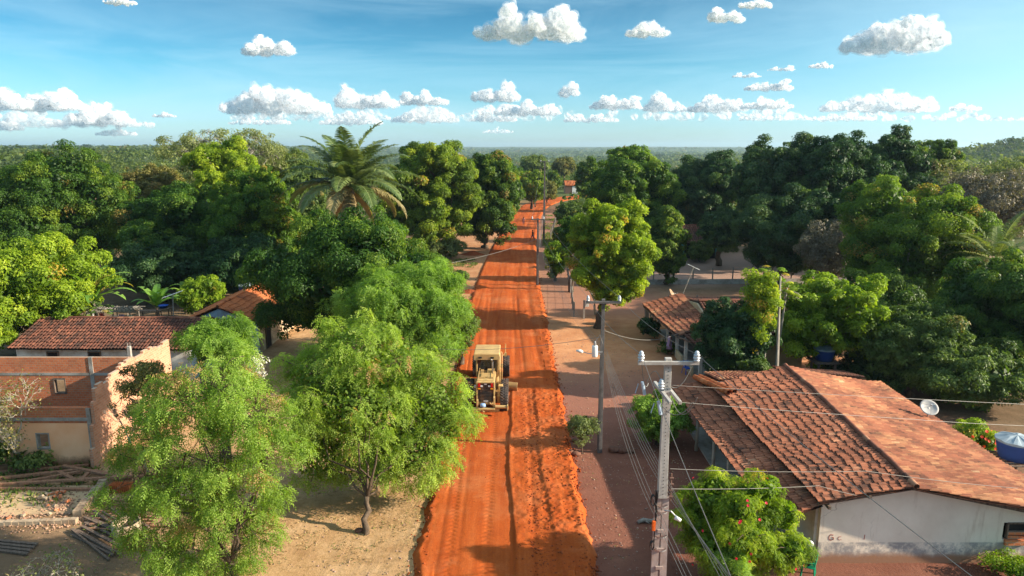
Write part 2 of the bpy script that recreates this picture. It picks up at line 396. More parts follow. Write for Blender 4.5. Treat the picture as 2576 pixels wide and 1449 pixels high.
NTREE = [0]
def tree(name, label, bb, Y, kind='mango', style='leaf', seed=None, nl=11, lobes=None, cov=2.0, trunk=True, base=None, group=None,
         flush=0.0, Ln=None, Wd=None, cr=None, hole=0.0, depth=1.0, bark='bark', droop=.5, cat='tree', tr=None, twigs=0, ground=0.0, ls=(.36, .54), cap=110000, px=2.3, fork=None):
    flush *= .55; NTREE[0] += 1; rng = np.random.default_rng(seed if seed is not None else 100 + NTREE[0])
    x0, y0, x1, y1 = bb; c = AT((x0 + x1) / 2, (y0 + y1) / 2, Y); zc = Y * math.cos(PIT) + (15 - c[2]) * math.sin(PIT)
    rx = (x1 - x0) / 2 / FPX * zc * 1.06; rz = (y1 - y0) / 2 / FPX * zc * 1.05
    zt = c[2] + rz; zb = max(c[2] - rz, ground + .25); c = np.array((c[0], c[1], (zt + zb) / 2)); rz = (zt - zb) / 2
    ry = rx * depth; pxm = zc / 705.0
    if Ln is None: Ln = .20
    if Wd is None: Wd = Ln * .42
    k = max(1.0, pxm * px / Ln); LL = Ln * k; WW = min(Wd * k, LL * .55)
    if kind in LM and k > 1.3 and style == 'spray': style = 'leaf'; WW = LL * .3
    if cr is None: cr = max(.42, min(.95, rx * .15))
    lb = make_lobes(rng, c, (rx, ry, rz), nl, ls) if lobes is None else np.array([(c[0] + a * rx, c[1] + b * ry, c[2] + d * rz, e * rx, h * ry, f * rz) for a, b, d, e, h, f in lobes])
    S = 4 * math.pi * ((rx * ry) ** .5 * rz) * 1.35
    n = int(min(cap, S * cov * (1 - hole) / (LL * WW * .5)))
    bx = c if base is None else np.array(base, float)
    loc = (float(bx[0]), float(bx[1]), float(ground))
    T0 = thing(name, label, cat, loc, 0, group)
    V, F, T, cl = crown_arrays(rng, lb, LL, WW, n, cr, droop, style, flush, hole=hole)
    o = link('crown', npmesh('crown', V - np.array(loc), F, T), LM[kind], T0)
    if trunk:
        mb = MB(); r0 = tr or max(.05, .035 * (zt - ground) ** 1.0)
        fz = fork if fork is not None else max(ground + .4, min(zb + .25 * rz, ground + .45 * (zt - ground)))
        f = np.array((bx[0] * .75 + c[0] * .25, bx[1] * .75 + c[1] * .25, fz))
        limb(mb, rng, (bx[0], bx[1], ground - .15), f, r0 * 1.25, r0 * .8, 9, .1, 5)
        m = min(len(lb), 9)
        for i in range(m):
            q = lb[i, :3]
            limb(mb, rng, f, q, r0 * .5, r0 * .12, 6, .25, 6)
        if twigs:
            for i in rng.choice(len(cl), min(twigs, len(cl)), replace=False):
                q = lb[np.argmin(np.sum((lb[:, :3] - cl[i]) ** 2, 1)), :3]
                limb(mb, rng, q, cl[i] + (cl[i] - q) * .12, max(r0 * .1, pxm * .22), max(.012, pxm * .15), 4, .5, 4)
        mb.build('trunk', M[bark], T0, off=loc, smooth=True)
    return T0

# ------------------------------------------------------------ tiled roofs
def tilemat(name, cols, mold):
    m, nt = newmat(name)
    at = N(nt, 'ShaderNodeAttribute'); at.attribute_name = 'tint'; sx = N(nt, 'ShaderNodeSeparateColor'); L(nt, at.outputs['Color'], sx.inputs[0])
    c = ramp(nt, sx.outputs[0], [(0, cols[0]), (.45, cols[1]), (.8, cols[2]), (1, cols[3])])
    v = pos(nt); f = ramp(nt, noise(nt, v, .9, 8, .75), [(.5 - mold * .2, 0), (.72 - mold * .2, 1)])
    f2 = math_(nt, 'MULTIPLY', f, math_(nt, 'ADD', .35, math_(nt, 'MULTIPLY', sx.outputs[1], .6)), True)
    c = mixc(nt, f2, c, (.04, .028, .024)); c = mixc(nt, math_(nt, 'MULTIPLY', noise(nt, v, 26, 3), .35), c, (.5, .36, .26), 'OVERLAY')
    pbsdf(nt, c, .85, .2, 0, bump(nt, noise(nt, v, 30, 3), .35, .01)); return m
M['tile'] = tilemat('terracotta_tile', [(.13, .055, .035), (.34, .125, .07), (.50, .25, .125), (.64, .43, .25)], .35)
M['tileold'] = tilemat('blackened_tile', [(.06, .032, .025), (.20, .075, .048), (.31, .125, .075), (.45, .23, .14)], 1.0)
M['tilemid'] = tilemat('weathered_tile', [(.12, .05, .034), (.36, .13, .07), (.50, .20, .11), (.62, .34, .2)], .7)
M['tilenew'] = tilemat('orange_tile', [(.22, .07, .03), (.45, .14, .05), (.55, .19, .07), (.62, .28, .13)], .1)
def roof_slope(name, A, B, Cc, D, mat, parent, off, tw=.21, tl=.40, seed=0, sag=.08, edge=.05, dark=0.0):
    "A,B: ridge ends; D,Cc: eave ends below A,B. Curved clay tiles laid in courses over a board sheet"
    rng = np.random.default_rng(seed); A, B, Cc, D = [np.array(q, float) for q in (A, B, Cc, D)]
    wl = max(np.linalg.norm(B - A), np.linalg.norm(Cc - D)); sl = max(np.linalg.norm(D - A), np.linalg.norm(Cc - B))
    nu = int(round(wl / tw)); nv = int(round(sl / tl))
    nrm = np.cross(B - A, D - A); nrm = nrm / np.linalg.norm(nrm)
    if nrm[2] < 0: nrm = -nrm
    def P(u, v):
        u = np.asarray(u, float)[..., None]; v = np.asarray(v, float)[..., None]
        p = (A * (1 - u) + B * u) * (1 - v) + (D * (1 - u) + Cc * u) * v
        s = (fbm(p[..., 0] * .28 + seed, p[..., 1] * .28, seed + 5, 3) - .5) * sag * 2.2
        p = p.copy(); p[..., 2] += s; return p
    uu, vv = np.meshgrid(np.arange(nu), np.arange(nv), indexing='ij'); uu = uu.ravel(); vv = vv.ravel()
    n = len(uu); ju = rng.normal(0, .03, n) / nu * 1.0; jv = rng.normal(0, .035, n) / nv + (rng.random(uu.max() + 1) * .6)[uu] / nv * .5
    u0 = (uu + .5) / nu + ju; v0 = vv / nv - .02 / nv + jv; v1 = (vv + 1.14) / nv + jv
    v1 = np.minimum(v1, 1.0 + edge / sl * (.4 + rng.random(n))); v0 = np.maximum(v0, 0)
    a = P(u0, v0); b = P(u0 + rng.normal(0, .05, n) / nu, v1); du = (P(np.clip(u0 + .5 / nu, 0, 1.01), v0) - P(np.clip(u0 - .5 / nu, 0, 1), v0)); du = unit(du)
    K = 5; ang = np.linspace(0, math.pi, K); r0 = tw * .40; r1 = tw * .47
    V = []; lift1 = .045
    for (q, r, lf) in ((a, r0, .012), (b, r1, lift1 + .012)):
        for g in ang: V.append(q + du * (r * math.cos(g)) + nrm * (r * .72 * math.sin(g) + lf))
    V = np.stack(V, 1)  # n, 2K, 3
    F = []
    for k in range(K - 1): F.append((k, k + 1, K + k + 1, K + k))
    F = np.array(F); FF = (F[None] + (np.arange(n) * 2 * K)[:, None, None]).reshape(-1, 4)
    T = np.zeros((n, 2 * K, 4), np.float32); T[:, :, 0] = np.clip(rng.normal(.55 - dark, .10, n) + (fbm(a[:, 0] * .7, a[:, 1] * .7, seed + 9, 3) - .5) * .7, 0, 1)[:, None]; T[:, :, 1] = (rng.random(n) ** 1.6)[:, None]; T[:, :, 3] = 1
    V = V.reshape(-1, 3); T = T.reshape(-1, 4)
    # channel tiles: a sheet under the covers, gently stepped
    gu, gv = np.meshgrid(np.linspace(0, 1, max(2, nu // 2 + 1)), np.linspace(0, 1, nv + 1), indexing='ij'); S = P(gu, gv) - nrm * .0 
    nu2, nv2 = gu.shape; b0 = len(V); S = S.reshape(-1, 3)
    I, J = np.meshgrid(np.arange(nu2 - 1), np.arange(nv2 - 1), indexing='ij'); I = I.ravel(); J = J.ravel()
    FS = np.stack([I * nv2 + J, (I + 1) * nv2 + J, (I + 1) * nv2 + J + 1, I * nv2 + J + 1], 1)
    V = np.vstack([V, S, S - nrm * .06]); FF = np.vstack([FF, FS + b0, FS[:, ::-1] + b0 + len(S)])
    TS = np.zeros((2 * len(S), 4), np.float32); TS[:, 0] = .12; TS[:, 1] = .9; TS[:, 3] = 1; T = np.vstack([T, TS])
    return link(name, npmesh(name, V - np.array(off, float), FF, T, True), mat, parent)
def ridge_row(mb, A, B, seed=0, r=.11, sag=.08):
    rng = np.random.default_rng(seed); A = np.array(A, float); B = np.array(B, float); n = int(np.linalg.norm(B - A) / .38); d = (B - A) / n
    for i in range(n):
        a = A + d * i; b = A + d * (i + 1.1)
        for q in (a, b): q[2] += float((fbm(q[0] * .28 + seed, q[1] * .28, seed + 5, 3) - .5) * sag * 2.2) + .05
        mb.tube([a, b], [r * .85, r], 8, False, tint=float(np.clip(rng.normal(.6, .2), 0, 1)))

def wall(mb, p0, p1, z0, z1, th=.15, holes=(), top=None):
    "wall from p0 to p1 (xy) with rectangular holes (s0,s1,z0,z1) along its length"
    p0 = Vector((float(p0[0]), float(p0[1]))); p1 = Vector((float(p1[0]), float(p1[1]))); d = p1 - p0; ln = d.length; rz = math.atan2(d.y, d.x); d.normalize()
    xs = sorted({0.0, ln} | {h[0] for h in holes} | {h[1] for h in holes})
    for a, b in zip(xs[:-1], xs[1:]):
        hs = sorted([h for h in holes if h[0] <= a + 1e-6 and h[1] >= b - 1e-6], key=lambda h: h[2]); z = z0
        segs = []
        for h in hs: segs.append((z, h[2])); z = h[3]
        segs.append((z, z1))
        for s0, s1 in segs:
            if s1 - s0 > .01:
                c = p0 + d * ((a + b) / 2); mb.box((c.x, c.y, (s0 + s1) / 2), (b - a, th, s1 - s0), rz)
# ------------------------------------------------------------ light
SUN_EL, SUN_AZ = R(24), R(-9)     # the sun stands to the right of the road, almost square to it
S = np.array((math.cos(SUN_EL) * math.cos(SUN_AZ), math.cos(SUN_EL) * math.sin(SUN_AZ), math.sin(SUN_EL)))
ld = bpy.data.lights.new('sun', 'SUN'); lo = bpy.data.objects.new('sun', ld); C.objects.link(lo)
ld.energy = 4.8; ld.angle = R(.5); ld.color = (1.0, .87, .68)
lo.rotation_euler = Vector(-S).to_track_quat('-Z', 'Y').to_euler()
w = bpy.data.worlds.new('World'); sc.world = w; w.use_nodes = True; nt = w.node_tree; nt.nodes.clear()
sky = N(nt, 'ShaderNodeTexSky', sky_type='NISHITA'); sky.sun_disc = False; sky.sun_elevation = SUN_EL
sky.sun_rotation = math.atan2(S[0], S[1]); sky.altitude = 0; sky.air_density = 1.0; sky.dust_density = .6; sky.ozone_density = 2.0
tc = N(nt, 'ShaderNodeTexCoord')
mp = N(nt, 'ShaderNodeMapping'); mp.inputs['Scale'].default_value = (1.2, 1.2, 9); mp.inputs['Rotation'].default_value = (R(4), R(9), 0); L(nt, tc.outputs['Generated'], mp.inputs[0])
ci = ramp(nt, noise(nt, mp.outputs[0], 1.6, 6, .6, .8), [(.42, 0), (.72, .6)])     # thin high cirrus
sz = N(nt, 'ShaderNodeSeparateXYZ'); L(nt, tc.outputs['Generated'], sz.inputs[0])
band = ramp(nt, sz.outputs[2], [(0, (.56, .80, 1.08)), (.10, (.24, .56, .70)), (.26, (.030, .22, .30)), (.45, (.16, .40, .50)), (.70, (1.0, .95, .80))])
cst = mixc(nt, 1.0, sky.outputs[0], band, 'MULTIPLY')
zen = mixc(nt, mrange(nt, sz.outputs[2], .40, .75), (1, 1, 1), (3.1, 2.6, 2.1)); cst = mixc(nt, 1.0, cst, zen, 'MULTIPLY')  # overhead sky, out of view, brightened and warmed as added fill for shaded sides
glow = mrange(nt, math_(nt, 'MULTIPLY', sz.outputs[0], mrange(nt, sz.outputs[2], .30, .60, 1, 0)), .10, .95, 0, .85)     # milky sky towards the sun
cst = mixc(nt, glow, cst, (3.2, 5.0, 5.6))
cst = mixc(nt, math_(nt, 'MULTIPLY', ci, .75), cst, (2.6, 4.1, 4.9))
bg = N(nt, 'ShaderNodeBackground'); bg.inputs['Strength'].default_value = .10; L(nt, cst, bg.inputs['Color'])
wo = N(nt, 'ShaderNodeOutputWorld'); L(nt, bg.outputs[0], wo.inputs['Surface'])
sc.view_settings.view_transform = 'Standard'; sc.view_settings.look = 'None'; sc.view_settings.gamma = 1
sc.view_settings.exposure = 1.25
sc.render.engine = 'CYCLES'; cy = sc.cycles; cy.use_denoising = True; cy.max_bounces = 7; cy.diffuse_bounces = 3; cy.glossy_bounces = 2
cy.transmission_bounces = 4; cy.volume_bounces = 0; cy.transparent_max_bounces = 24; cy.sample_clamp_indirect = 6; cy.volume_step_rate = 1

# ------------------------------------------------------------ road line
RC = np.array([(-40, -.15, 3.1), (0, -.2, 3.15), (24, -.28, 3.2), (45, -.42, 3.4), (68, -.55, 3.55), (92, -.2, 3.4), (117, .8, 3.2), (150, 2.7, 3.2), (175, 5.0, 3.4), (192, 8.0, 3.6), (206, 13.0, 3.8), (216, 20, 3.9), (223, 29, 3.9), (228, 42, 3.9), (232, 60, 3.9)])
def roadpath(step=.5):
    P = RC[:, [1, 0]]; out = []; 
    for i in range(len(P) - 1):
        p0 = P[max(i - 1, 0)]; p1 = P[i]; p2 = P[i + 1]; p3 = P[min(i + 2, len(P) - 1)]; m = max(2, int(np.linalg.norm(p2 - p1) / step))
        for j in range(m):
            t = j / m; a = .5 * ((2 * p1) + (-p0 + p2) * t + (2 * p0 - 5 * p1 + 4 * p2 - p3) * t * t + (-p0 + 3 * p1 - 3 * p2 + p3) * t ** 3)
            out.append((a[0], a[1], RC[i, 2] * (1 - t) + RC[i + 1, 2] * t))
    return np.array(out)
RP = roadpath()
def road_dist(x, y):
    x = np.asarray(x, float).ravel(); y = np.asarray(y, float).ravel(); d = np.full(len(x), 1e9)
    for i in range(0, len(RP), 4):
        d = np.minimum(d, np.hypot(x - RP[i, 0], y - RP[i, 1]))
    return d
def road_h(u, yy, hw):
    "height of the graded soil; u = metres right of the centre line"
    n = fbm(u * 2.2, yy * 2.2, 3, 4) - .5; lum = fbm(u * 6, yy * 6, 9, 3) - .5
    h = np.full_like(u, .17) + .03 * (1 - (u / hw) ** 2)
    near = 1 - sst(yy, 41, 43.5)
    wob = .10 * np.sin(yy * .35) + .16 * (vn(yy * .5, yy * 0, 4) - .5)
    loose = sst(u, .20 + wob, .36 + wob)                    # loose windrow right of the grader's last pass
    h += near * loose * (.10 + .10 * n + .15 * np.clip(lum, 0, 1) * sst(u, .8, 1.8))
    r2 = sst(u, 1.75 + .25 * (yy - 24) * -.04 + wob, 1.95 + .25 * (yy - 24) * -.04 + wob); h += near * r2 * .07
    # long ruts left by tyres and the blade
    for c, wd, dp in ((-2.1, .16, .03), (-1.65, .12, .02), (-.75, .18, .025), (.55, .14, .02), (1.15, .13, .04), (-2.6, .1, .02)):
        q = c + .12 * np.sin(yy * .11 + c * 3); rut = np.exp(-((u - q) / wd) ** 2)
        h -= rut * dp * (.6 + .6 * vn(yy * .3, yy * 0 + c, 8))
        if c in (-2.1, -.75): h += rut * .012 * np.sign(np.sin(yy * 22 + np.abs(u - q) * 12)) * (yy < 60)
    far = sst(yy, 42, 46)
    for c, wd, dp in ((-1.3, .5, .05), (.9, .5, .045), (2.4, .3, .06)):
        h -= far * np.exp(-((u - c - .2 * np.sin(yy * .07)) / wd) ** 2) * dp
    h += far * sst(u, 1.7, 2.6) * (.06 * n + .03)
    h += .014 * n + .010 * lum
    e = np.abs(u) / hw; edge = sst(e, .93, 1.06 )
    h = h + sst(e, .84, .94) * .05 * (.5 + n * 2)           # small berm
    return h * (1 - edge) - .05 * edge + edge * (1 - sst(e, 1.05, 1.12)) * .05 * n
def build_road():
    vs = []; us = []
    # rows along the path: fine near the camera
    ys = []; y = 4.0
    while y < 70: ys.append(y); y += .045 if y < 45 else .09
    ys = np.array(ys)
    cu = np.interp(ys, RP[:, 1][:400], RP[:, 0][:400]); hw = np.interp(ys, RP[:, 1][:400], RP[:, 2][:400])
    m = 150; t = np.linspace(-1.12, 1.12, m)
    U = t[None] * hw[:, None]; ed = .16 * (vn(ys * .8, ys * 0, 31) - .5) + .12 * (vn(ys * 3, ys * 0, 37) - .5)
    Yg = np.repeat(ys[:, None], m, 1); X = cu[:, None] + U * (1 + np.where(np.abs(t) > .8, 1, 0)[None] * ed[:, None] * .4)
    H = road_h(U, Yg, hw[:, None]); V = np.stack([X, Yg, H], 2).reshape(-1, 3); n = len(ys)
    I, J = np.meshgrid(np.arange(n - 1), np.arange(m - 1), indexing='ij'); I = I.ravel(); J = J.ravel()
    F = np.stack([I * m + J, I * m + J + 1, (I + 1) * m + J + 1, (I + 1) * m + J], 1)
    b = len(V)
    # far, curving part
    i0 = np.argmax(RP[:, 1] > 69.95); Q = RP[i0:]; T = np.gradient(Q[:, :2], axis=0); T = T / np.linalg.norm(T, axis=1, keepdims=True); Rr = np.stack([T[:, 1], -T[:, 0]], 1)
    m2 = 46; t = np.linspace(-1.12, 1.12, m2); s = np.cumsum(np.r_[0, np.linalg.norm(np.diff(Q[:, :2], axis=0), axis=1)]) + 70
    U = t[None] * Q[:, 2][:, None]; X = Q[:, 0][:, None] + Rr[:, 0][:, None] * U; Yy = Q[:, 1][:, None] + Rr[:, 1][:, None] * U
    H = road_h(U, np.repeat(s[:, None], m2, 1), Q[:, 2][:, None]); V2 = np.stack([X, Yy, H], 2).reshape(-1, 3); n = len(Q)
    I, J = np.meshgrid(np.arange(n - 1), np.arange(m2 - 1), indexing='ij'); I = I.ravel(); J = J.ravel()
    F2 = np.stack([I * m2 + J, I * m2 + J + 1, (I + 1) * m2 + J + 1, (I + 1) * m2 + J], 1) + b
    o = link('road', npmesh('road', np.vstack([V, V2]), np.vstack([F, F2]), None, True), M['roadsoil']); o['kind'] = 'structure'
m, nt = newmat('red_laterite_road'); v = pos(nt)
mp = N(nt, 'ShaderNodeMapping'); mp.inputs['Scale'].default_value = (2.2, .12, 1); L(nt, v, mp.inputs[0])
c = ramp(nt, noise(nt, mp.outputs[0], 1.3, 6, .65), [(.3, (.31, .053, .010)), (.5, (.43, .088, .016)), (.7, (.51, .130, .032))])
c = mixc(nt, ramp(nt, noise(nt, v, .5, 6, .7), [(.45, 0), (.7, .6)]), c, (.38, .075, .014))
c = mixc(nt, ramp(nt, noise(nt, v, 14, 4, .7), [(.35, 0), (.75, .55)]), c, (.22, .05, .017))
c = mixc(nt, ramp(nt, noise(nt, v, .23, 7, .75), [(.50, 0), (.70, .5)]), c, (.50, .20, .085))
c = mixc(nt, ramp(nt, noise(nt, v, .9, 7, .8), [(.52, 0), (.75, .55)]), c, (.23, .045, .012))
h1 = noise(nt, v, 34, 5, .7)
pbsdf(nt, c, .95, .08, 0, bump(nt, h1, .75, .025)); M['roadsoil'] = m
m, nt = newmat('dark_laterite_clod'); v = pos(nt)
pbsdf(nt, ramp(nt, noise(nt, v, 7, 4, .7), [(.3, (.15, .032, .014)), (.7, (.34, .085, .028))]), .95, .1, 0, bump(nt, noise(nt, v, 40, 4), .6, .02)); M['clod'] = m

# ------------------------------------------------------------ ground
def build_ground():
    rr = [0]; r = 3.0
    while r < 9500: rr.append(r); r += max(1.5, r * .028) if r < 150 else r * .022
    rr = np.array([.01] + rr[1:]); na = 720; aa = np.linspace(0, 2 * math.pi, na, endpoint=False)
    X = rr[:, None] * np.cos(aa)[None]; Y = rr[:, None] * np.sin(aa)[None]
    Z = terr(X, Y) * (Y > 0) + terr(X, np.abs(Y)) * 0
    Z = np.where(rr[:, None] > 20, Z + (fbm(X * .2, Y * .2, 2) - .5) * .10 * (np.abs(X) > 9), Z) - .0
    V = np.stack([X, Y, Z], 2).reshape(-1, 3); n = len(rr)
    I, J = np.meshgrid(np.arange(n - 1), np.arange(na), indexing='ij'); I = I.ravel(); J = J.ravel(); J2 = (J + 1) % na
    F = np.stack([I * na + J, (I + 1) * na + J, (I + 1) * na + J2, I * na + J2], 1)
    me = npmesh('ground', V, F, None, True)
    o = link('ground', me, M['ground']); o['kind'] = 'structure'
m, nt = newmat('village_ground'); v = pos(nt); sp = N(nt, 'ShaderNodeSeparateXYZ'); L(nt, v, sp.inputs[0]); X = sp.outputs[0]; Y = sp.outputs[1]
wv = math_(nt, 'MULTIPLY', math_(nt, 'SUBTRACT', noise(nt, v, .35, 5, .6), .5), 5.0)
Xn = math_(nt, 'ADD', X, wv); Yn = math_(nt, 'ADD', Y, wv)
n1 = noise(nt, v, .6, 8, .7); n2 = noise(nt, v, 4.5, 6, .7)
tan = ramp(nt, n1, [(.3, (.32, .18, .085)), (.5, (.45, .275, .14)), (.72, (.56, .37, .21))])
tan = mixc(nt, ramp(nt, n2, [(.5, 0), (.66, .75)]), tan, (.28, .17, .07))
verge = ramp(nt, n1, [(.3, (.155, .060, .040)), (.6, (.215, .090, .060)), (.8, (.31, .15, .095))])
verge = mixc(nt, ramp(nt, n2, [(.52, 0), (.72, .6)]), verge, (.12, .05, .036))
sand = ramp(nt, n1, [(.3, (.42, .17, .075)), (.7, (.58, .30, .15))])
soil = ramp(nt, n1, [(.3, (.13, .085, .05)), (.7, (.24, .16, .10))])
soil = mixc(nt, ramp(nt, n2, [(.5, 0), (.7, .7)]), soil, (.06, .06, .025))
far = ramp(nt, noise(nt, v, .012, 8, .65), [(.3, (.045, .065, .022)), (.55, (.075, .10, .032)), (.75, (.15, .155, .06))])
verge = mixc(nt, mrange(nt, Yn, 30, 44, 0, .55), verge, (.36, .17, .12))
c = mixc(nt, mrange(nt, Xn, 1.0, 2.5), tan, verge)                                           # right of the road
c = mixc(nt, math_(nt, 'MULTIPLY', mrange(nt, Xn, 1, 3), math_(nt, 'MULTIPLY', mrange(nt, Yn, 41, 52), mrange(nt, Yn, 60, 72, 1, .35))), c, sand)
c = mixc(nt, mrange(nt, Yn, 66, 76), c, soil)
c = mixc(nt, mrange(nt, math_(nt, 'MULTIPLY', Xn, -1), 16, 27), c, mixc(nt, mrange(nt, Yn, 33, 38), mixc(nt, ramp(nt, n1, [(.45, 0), (.75, .8)]), (.15, .095, .06), tan), soil))  # front left yard coloured dark brown as painted tree shade, with tan light spots
c = mixc(nt, math_(nt, 'MULTIPLY', mrange(nt, Xn, 20, 28), mrange(nt, Yn, 70, 76, 1, 0)), c, soil)
c = mixc(nt, math_(nt, 'MULTIPLY', mrange(nt, Xn, 12, 17), math_(nt, 'MULTIPLY', mrange(nt, Yn, 74, 79), mrange(nt, Yn, 96, 104, 1, 0))), c, (.34, .22, .17))
c = mixc(nt, math_(nt, 'MULTIPLY', math_(nt, 'MULTIPLY', mrange(nt, math_(nt, 'MULTIPLY', Xn, -1), 12.5, 15.5), mrange(nt, Yn, 25, 28.5, 1, 0)), .8), c, (.13, .085, .055))  # shade of the big neem painted into the soil colour of this corner
nr = math_(nt, 'MULTIPLY', mrange(nt, math_(nt, 'ABSOLUTE', X), 7, 12, 1, 0), mrange(nt, Yn, 225, 260, 1, 0))
nr = math_(nt, 'MULTIPLY', nr, mrange(nt, X, 2, 4, 1, .12)); rt = math_(nt, 'MULTIPLY', math_(nt, 'MULTIPLY', mrange(nt, X, 2, 4), mrange(nt, Xn, 12, 16, 1, 0)), math_(nt, 'MULTIPLY', mrange(nt, Yn, 58, 66), mrange(nt, Yn, 200, 230, 1, 0)))
c = mixc(nt, math_(nt, 'MULTIPLY', rt, .9), c, mixc(nt, .45, verge, (.30, .15, .09)))
c = mixc(nt, math_(nt, 'MULTIPLY', nr, mrange(nt, Yn, 60, 70, 0, .7)), c, sand)
c = mixc(nt, mrange(nt, Yn, 150, 240), c, far); c = mixc(nt, mrange(nt, math_(nt, 'ABSOLUTE', Xn), 60, 90), c, far)
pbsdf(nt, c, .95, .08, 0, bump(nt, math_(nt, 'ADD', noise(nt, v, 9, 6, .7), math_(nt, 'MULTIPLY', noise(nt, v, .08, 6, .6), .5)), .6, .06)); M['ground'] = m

# ------------------------------------------------------------ clods and litter (uncountable)
ico = None
def rocks(name, pts, sizes, mat, label, cat, seed=1, kind='stuff'):
    rng = np.random.default_rng(seed)
    bm = bmesh.new(); bmesh.ops.create_icosphere(bm, subdivisions=1, radius=1); bv = np.array([q.co[:] for q in bm.verts]); bf = np.array([[a.index for a in f.verts] for f in bm.faces]); bm.free()
    n = len(pts); sc3 = rng.uniform(.6, 1.3, (n, 1, 3)) * np.array((1, 1, .65)); jit = 1 + rng.normal(0, .18, (n, len(bv), 1))
    a = rng.uniform(0, 6.28, n); ca, sa = np.cos(a)[:, None], np.sin(a)[:, None]
    V = bv[None] * jit * sc3 * sizes[:, None, None]; x = V[..., 0] * ca - V[..., 1] * sa; y = V[..., 0] * sa + V[..., 1] * ca
    V = np.stack([x, y, V[..., 2]], 2) + pts[:, None]; F = (bf[None] + (np.arange(n) * len(bv))[:, None, None]).reshape(-1, 3)
    o = link(name, npmesh(name, V.reshape(-1, 3), F), mat); o['kind'] = kind; tag(o, label, cat); return o
def build_clods():
    rng = np.random.default_rng(4); yy = []; uu = []; ss = []
    def add(y, u, s): yy.append(y); uu.append(u); ss.append(s)
    a = 18 + 70 * rng.random(2600) ** 1.5; add(a, np.interp(a, RP[:, 1][:440], RP[:, 2][:440]) + rng.normal(-.02, .16, 2600), .015 + .05 * rng.random(2600) ** 2.4)   # right margin
    a = 18 + 70 * rng.random(1500) ** 1.5; add(a, -np.interp(a, RP[:, 1][:440], RP[:, 2][:440]) + rng.normal(-.02, .14, 1500), .015 + .05 * rng.random(1500) ** 2.2)   # left margin
    a = 18 + 23 * rng.random(2300); add(a, np.minimum(3.1, np.where(rng.random(2300) < .8, .9 + np.abs(rng.normal(.3, .7, 2300)), .3 + 2.6 * rng.random(2300))), .01 + .04 * rng.random(2300) ** 3)   # loose windrow
    a = 18 + 50 * rng.random(350); add(a, rng.uniform(-3, 3, 350), .01 + .02 * rng.random(350))
    y = np.concatenate(yy); u = np.concatenate(uu); Z = np.concatenate(ss); cx = np.interp(y, RP[:, 1][:440], RP[:, 0][:440]); hw = np.interp(y, RP[:, 1][:440], RP[:, 2][:440])
    h = np.where(np.abs(u) < hw, road_h(u, y, hw), .02); P = np.stack([cx + u, y, h + Z * .2], 1)
    rocks('soil_clods', np.array(P), np.array(Z), M['clod'], 'loose dark red soil clods strewn along the edges and windrow of the graded road', 'soil clods')
def build_pebbles():
    rng = np.random.default_rng(14); P = []
    for x0, x1, y0, y1, n, pw in ((3.2, 9.5, 18, 62, 2600, 1.5), (-13, -3.6, 20, 48, 1500, 1.4), (-4.6, 4.6, 18, 75, 1800, 1.4), (-26, -13, 21, 33, 900, 1.0)):
        P.append(np.stack([rng.uniform(x0, x1, n), y0 + (y1 - y0) * rng.random(n) ** pw, np.full(n, .01)], 1))
    P = np.vstack(P); P = P[(road_dist(P[:, 0], P[:, 1]) > 3.5)]
    rocks('gravel', P, .012 + .035 * rng.random(len(P)) ** 3, simple('pale_gravel', (.34, .22, .17), .9, .5, 2), 'small stones and crumbs scattered over the verges and yards', 'gravel', 5)
def build_litter():
    rng = np.random.default_rng(9); n = 15000
    zones = [(-12, -3.6, 20, 44, .9), (-24, -8, 20, 34, .3), (3.3, 9, 18, 60, .12), (-9, -3.9, 44, 95, .3)]
    P = []
    for x0, x1, y0, y1, f in zones:
        m = int(n * f); x = rng.uniform(x0, x1, m); y = y0 + (y1 - y0) * rng.random(m) ** 1.3; P.append(np.stack([x, y, rng.uniform(.01, .04, m)], 1))
    P = np.vstack(P); k = fbm(P[:, 0] * .5, P[:, 1] * .5, 77, 3) > .42; P = P[k]; m = len(P)
    nn = unit(rng.normal(size=(m, 3)) * .35 + np.array((0, 0, 1))); t = unit(rng.normal(size=(m, 3)) * np.array((1, 1, .1)))
    sz = rng.uniform(.04, .11, m); V, F = leaf_quads(rng, P, nn, t, sz, sz * .45); T = np.zeros((len(V), 4)); T[:, 0] = np.repeat(rng.random(m), 4); T[:, 1] = np.repeat((rng.random(m) < .2) * 1.0, 4)
    o = link('leaf_litter', npmesh('leaf_litter', V, F, T), LM['litter']); o['kind'] = 'stuff'; tag(o, 'dry fallen leaves scattered over the tan yard and verges', 'leaf litter')
    # weeds and grass tufts
    m = 9000; P = []
    for x0, x1, y0, y1, f in [(-9.5, -4.2, 46, 95, .3), (-24, -16, 22, 32, .06), (4.4, 9, 105, 165, .2), (-12, -4, 150, 200, .1), (16, 26, 18.5, 22.4, .25)]:
        k = int(m * f); P.append(np.stack([rng.uniform(x0, x1, k), rng.uniform(y0, y1, k), np.zeros(k)], 1))
    P = np.vstack(P); P = P[fbm(P[:, 0] * .35, P[:, 1] * .35, 55, 3) > .5]; cnt = 9; P = np.repeat(P, cnt, 0); k = len(P); P[:, :2] += rng.normal(0, .13, (k, 2))
    P = P[road_dist(P[:, 0], P[:, 1]) > 4.3]; k = len(P)
    t = unit(rng.normal(size=(k, 3)) * .6 + np.array((0, 0, .9))); sz = rng.uniform(.10, .32, k)
    V, F = leaf_quads(rng, P, unit(rng.normal(size=(k, 3))), t, sz, sz * .3); T = np.zeros((len(V), 4)); T[:, 0] = np.repeat(rng.random(k), 4); T[:, 1] = np.repeat((rng.random(k) < .12) * 1.0, 4)
    o = link('grass_weeds', npmesh('grass_weeds', V, F, T), LM['dullgreen']); o['kind'] = 'stuff'; tag(o, 'low green and yellowing weeds along the road margins', 'weeds')

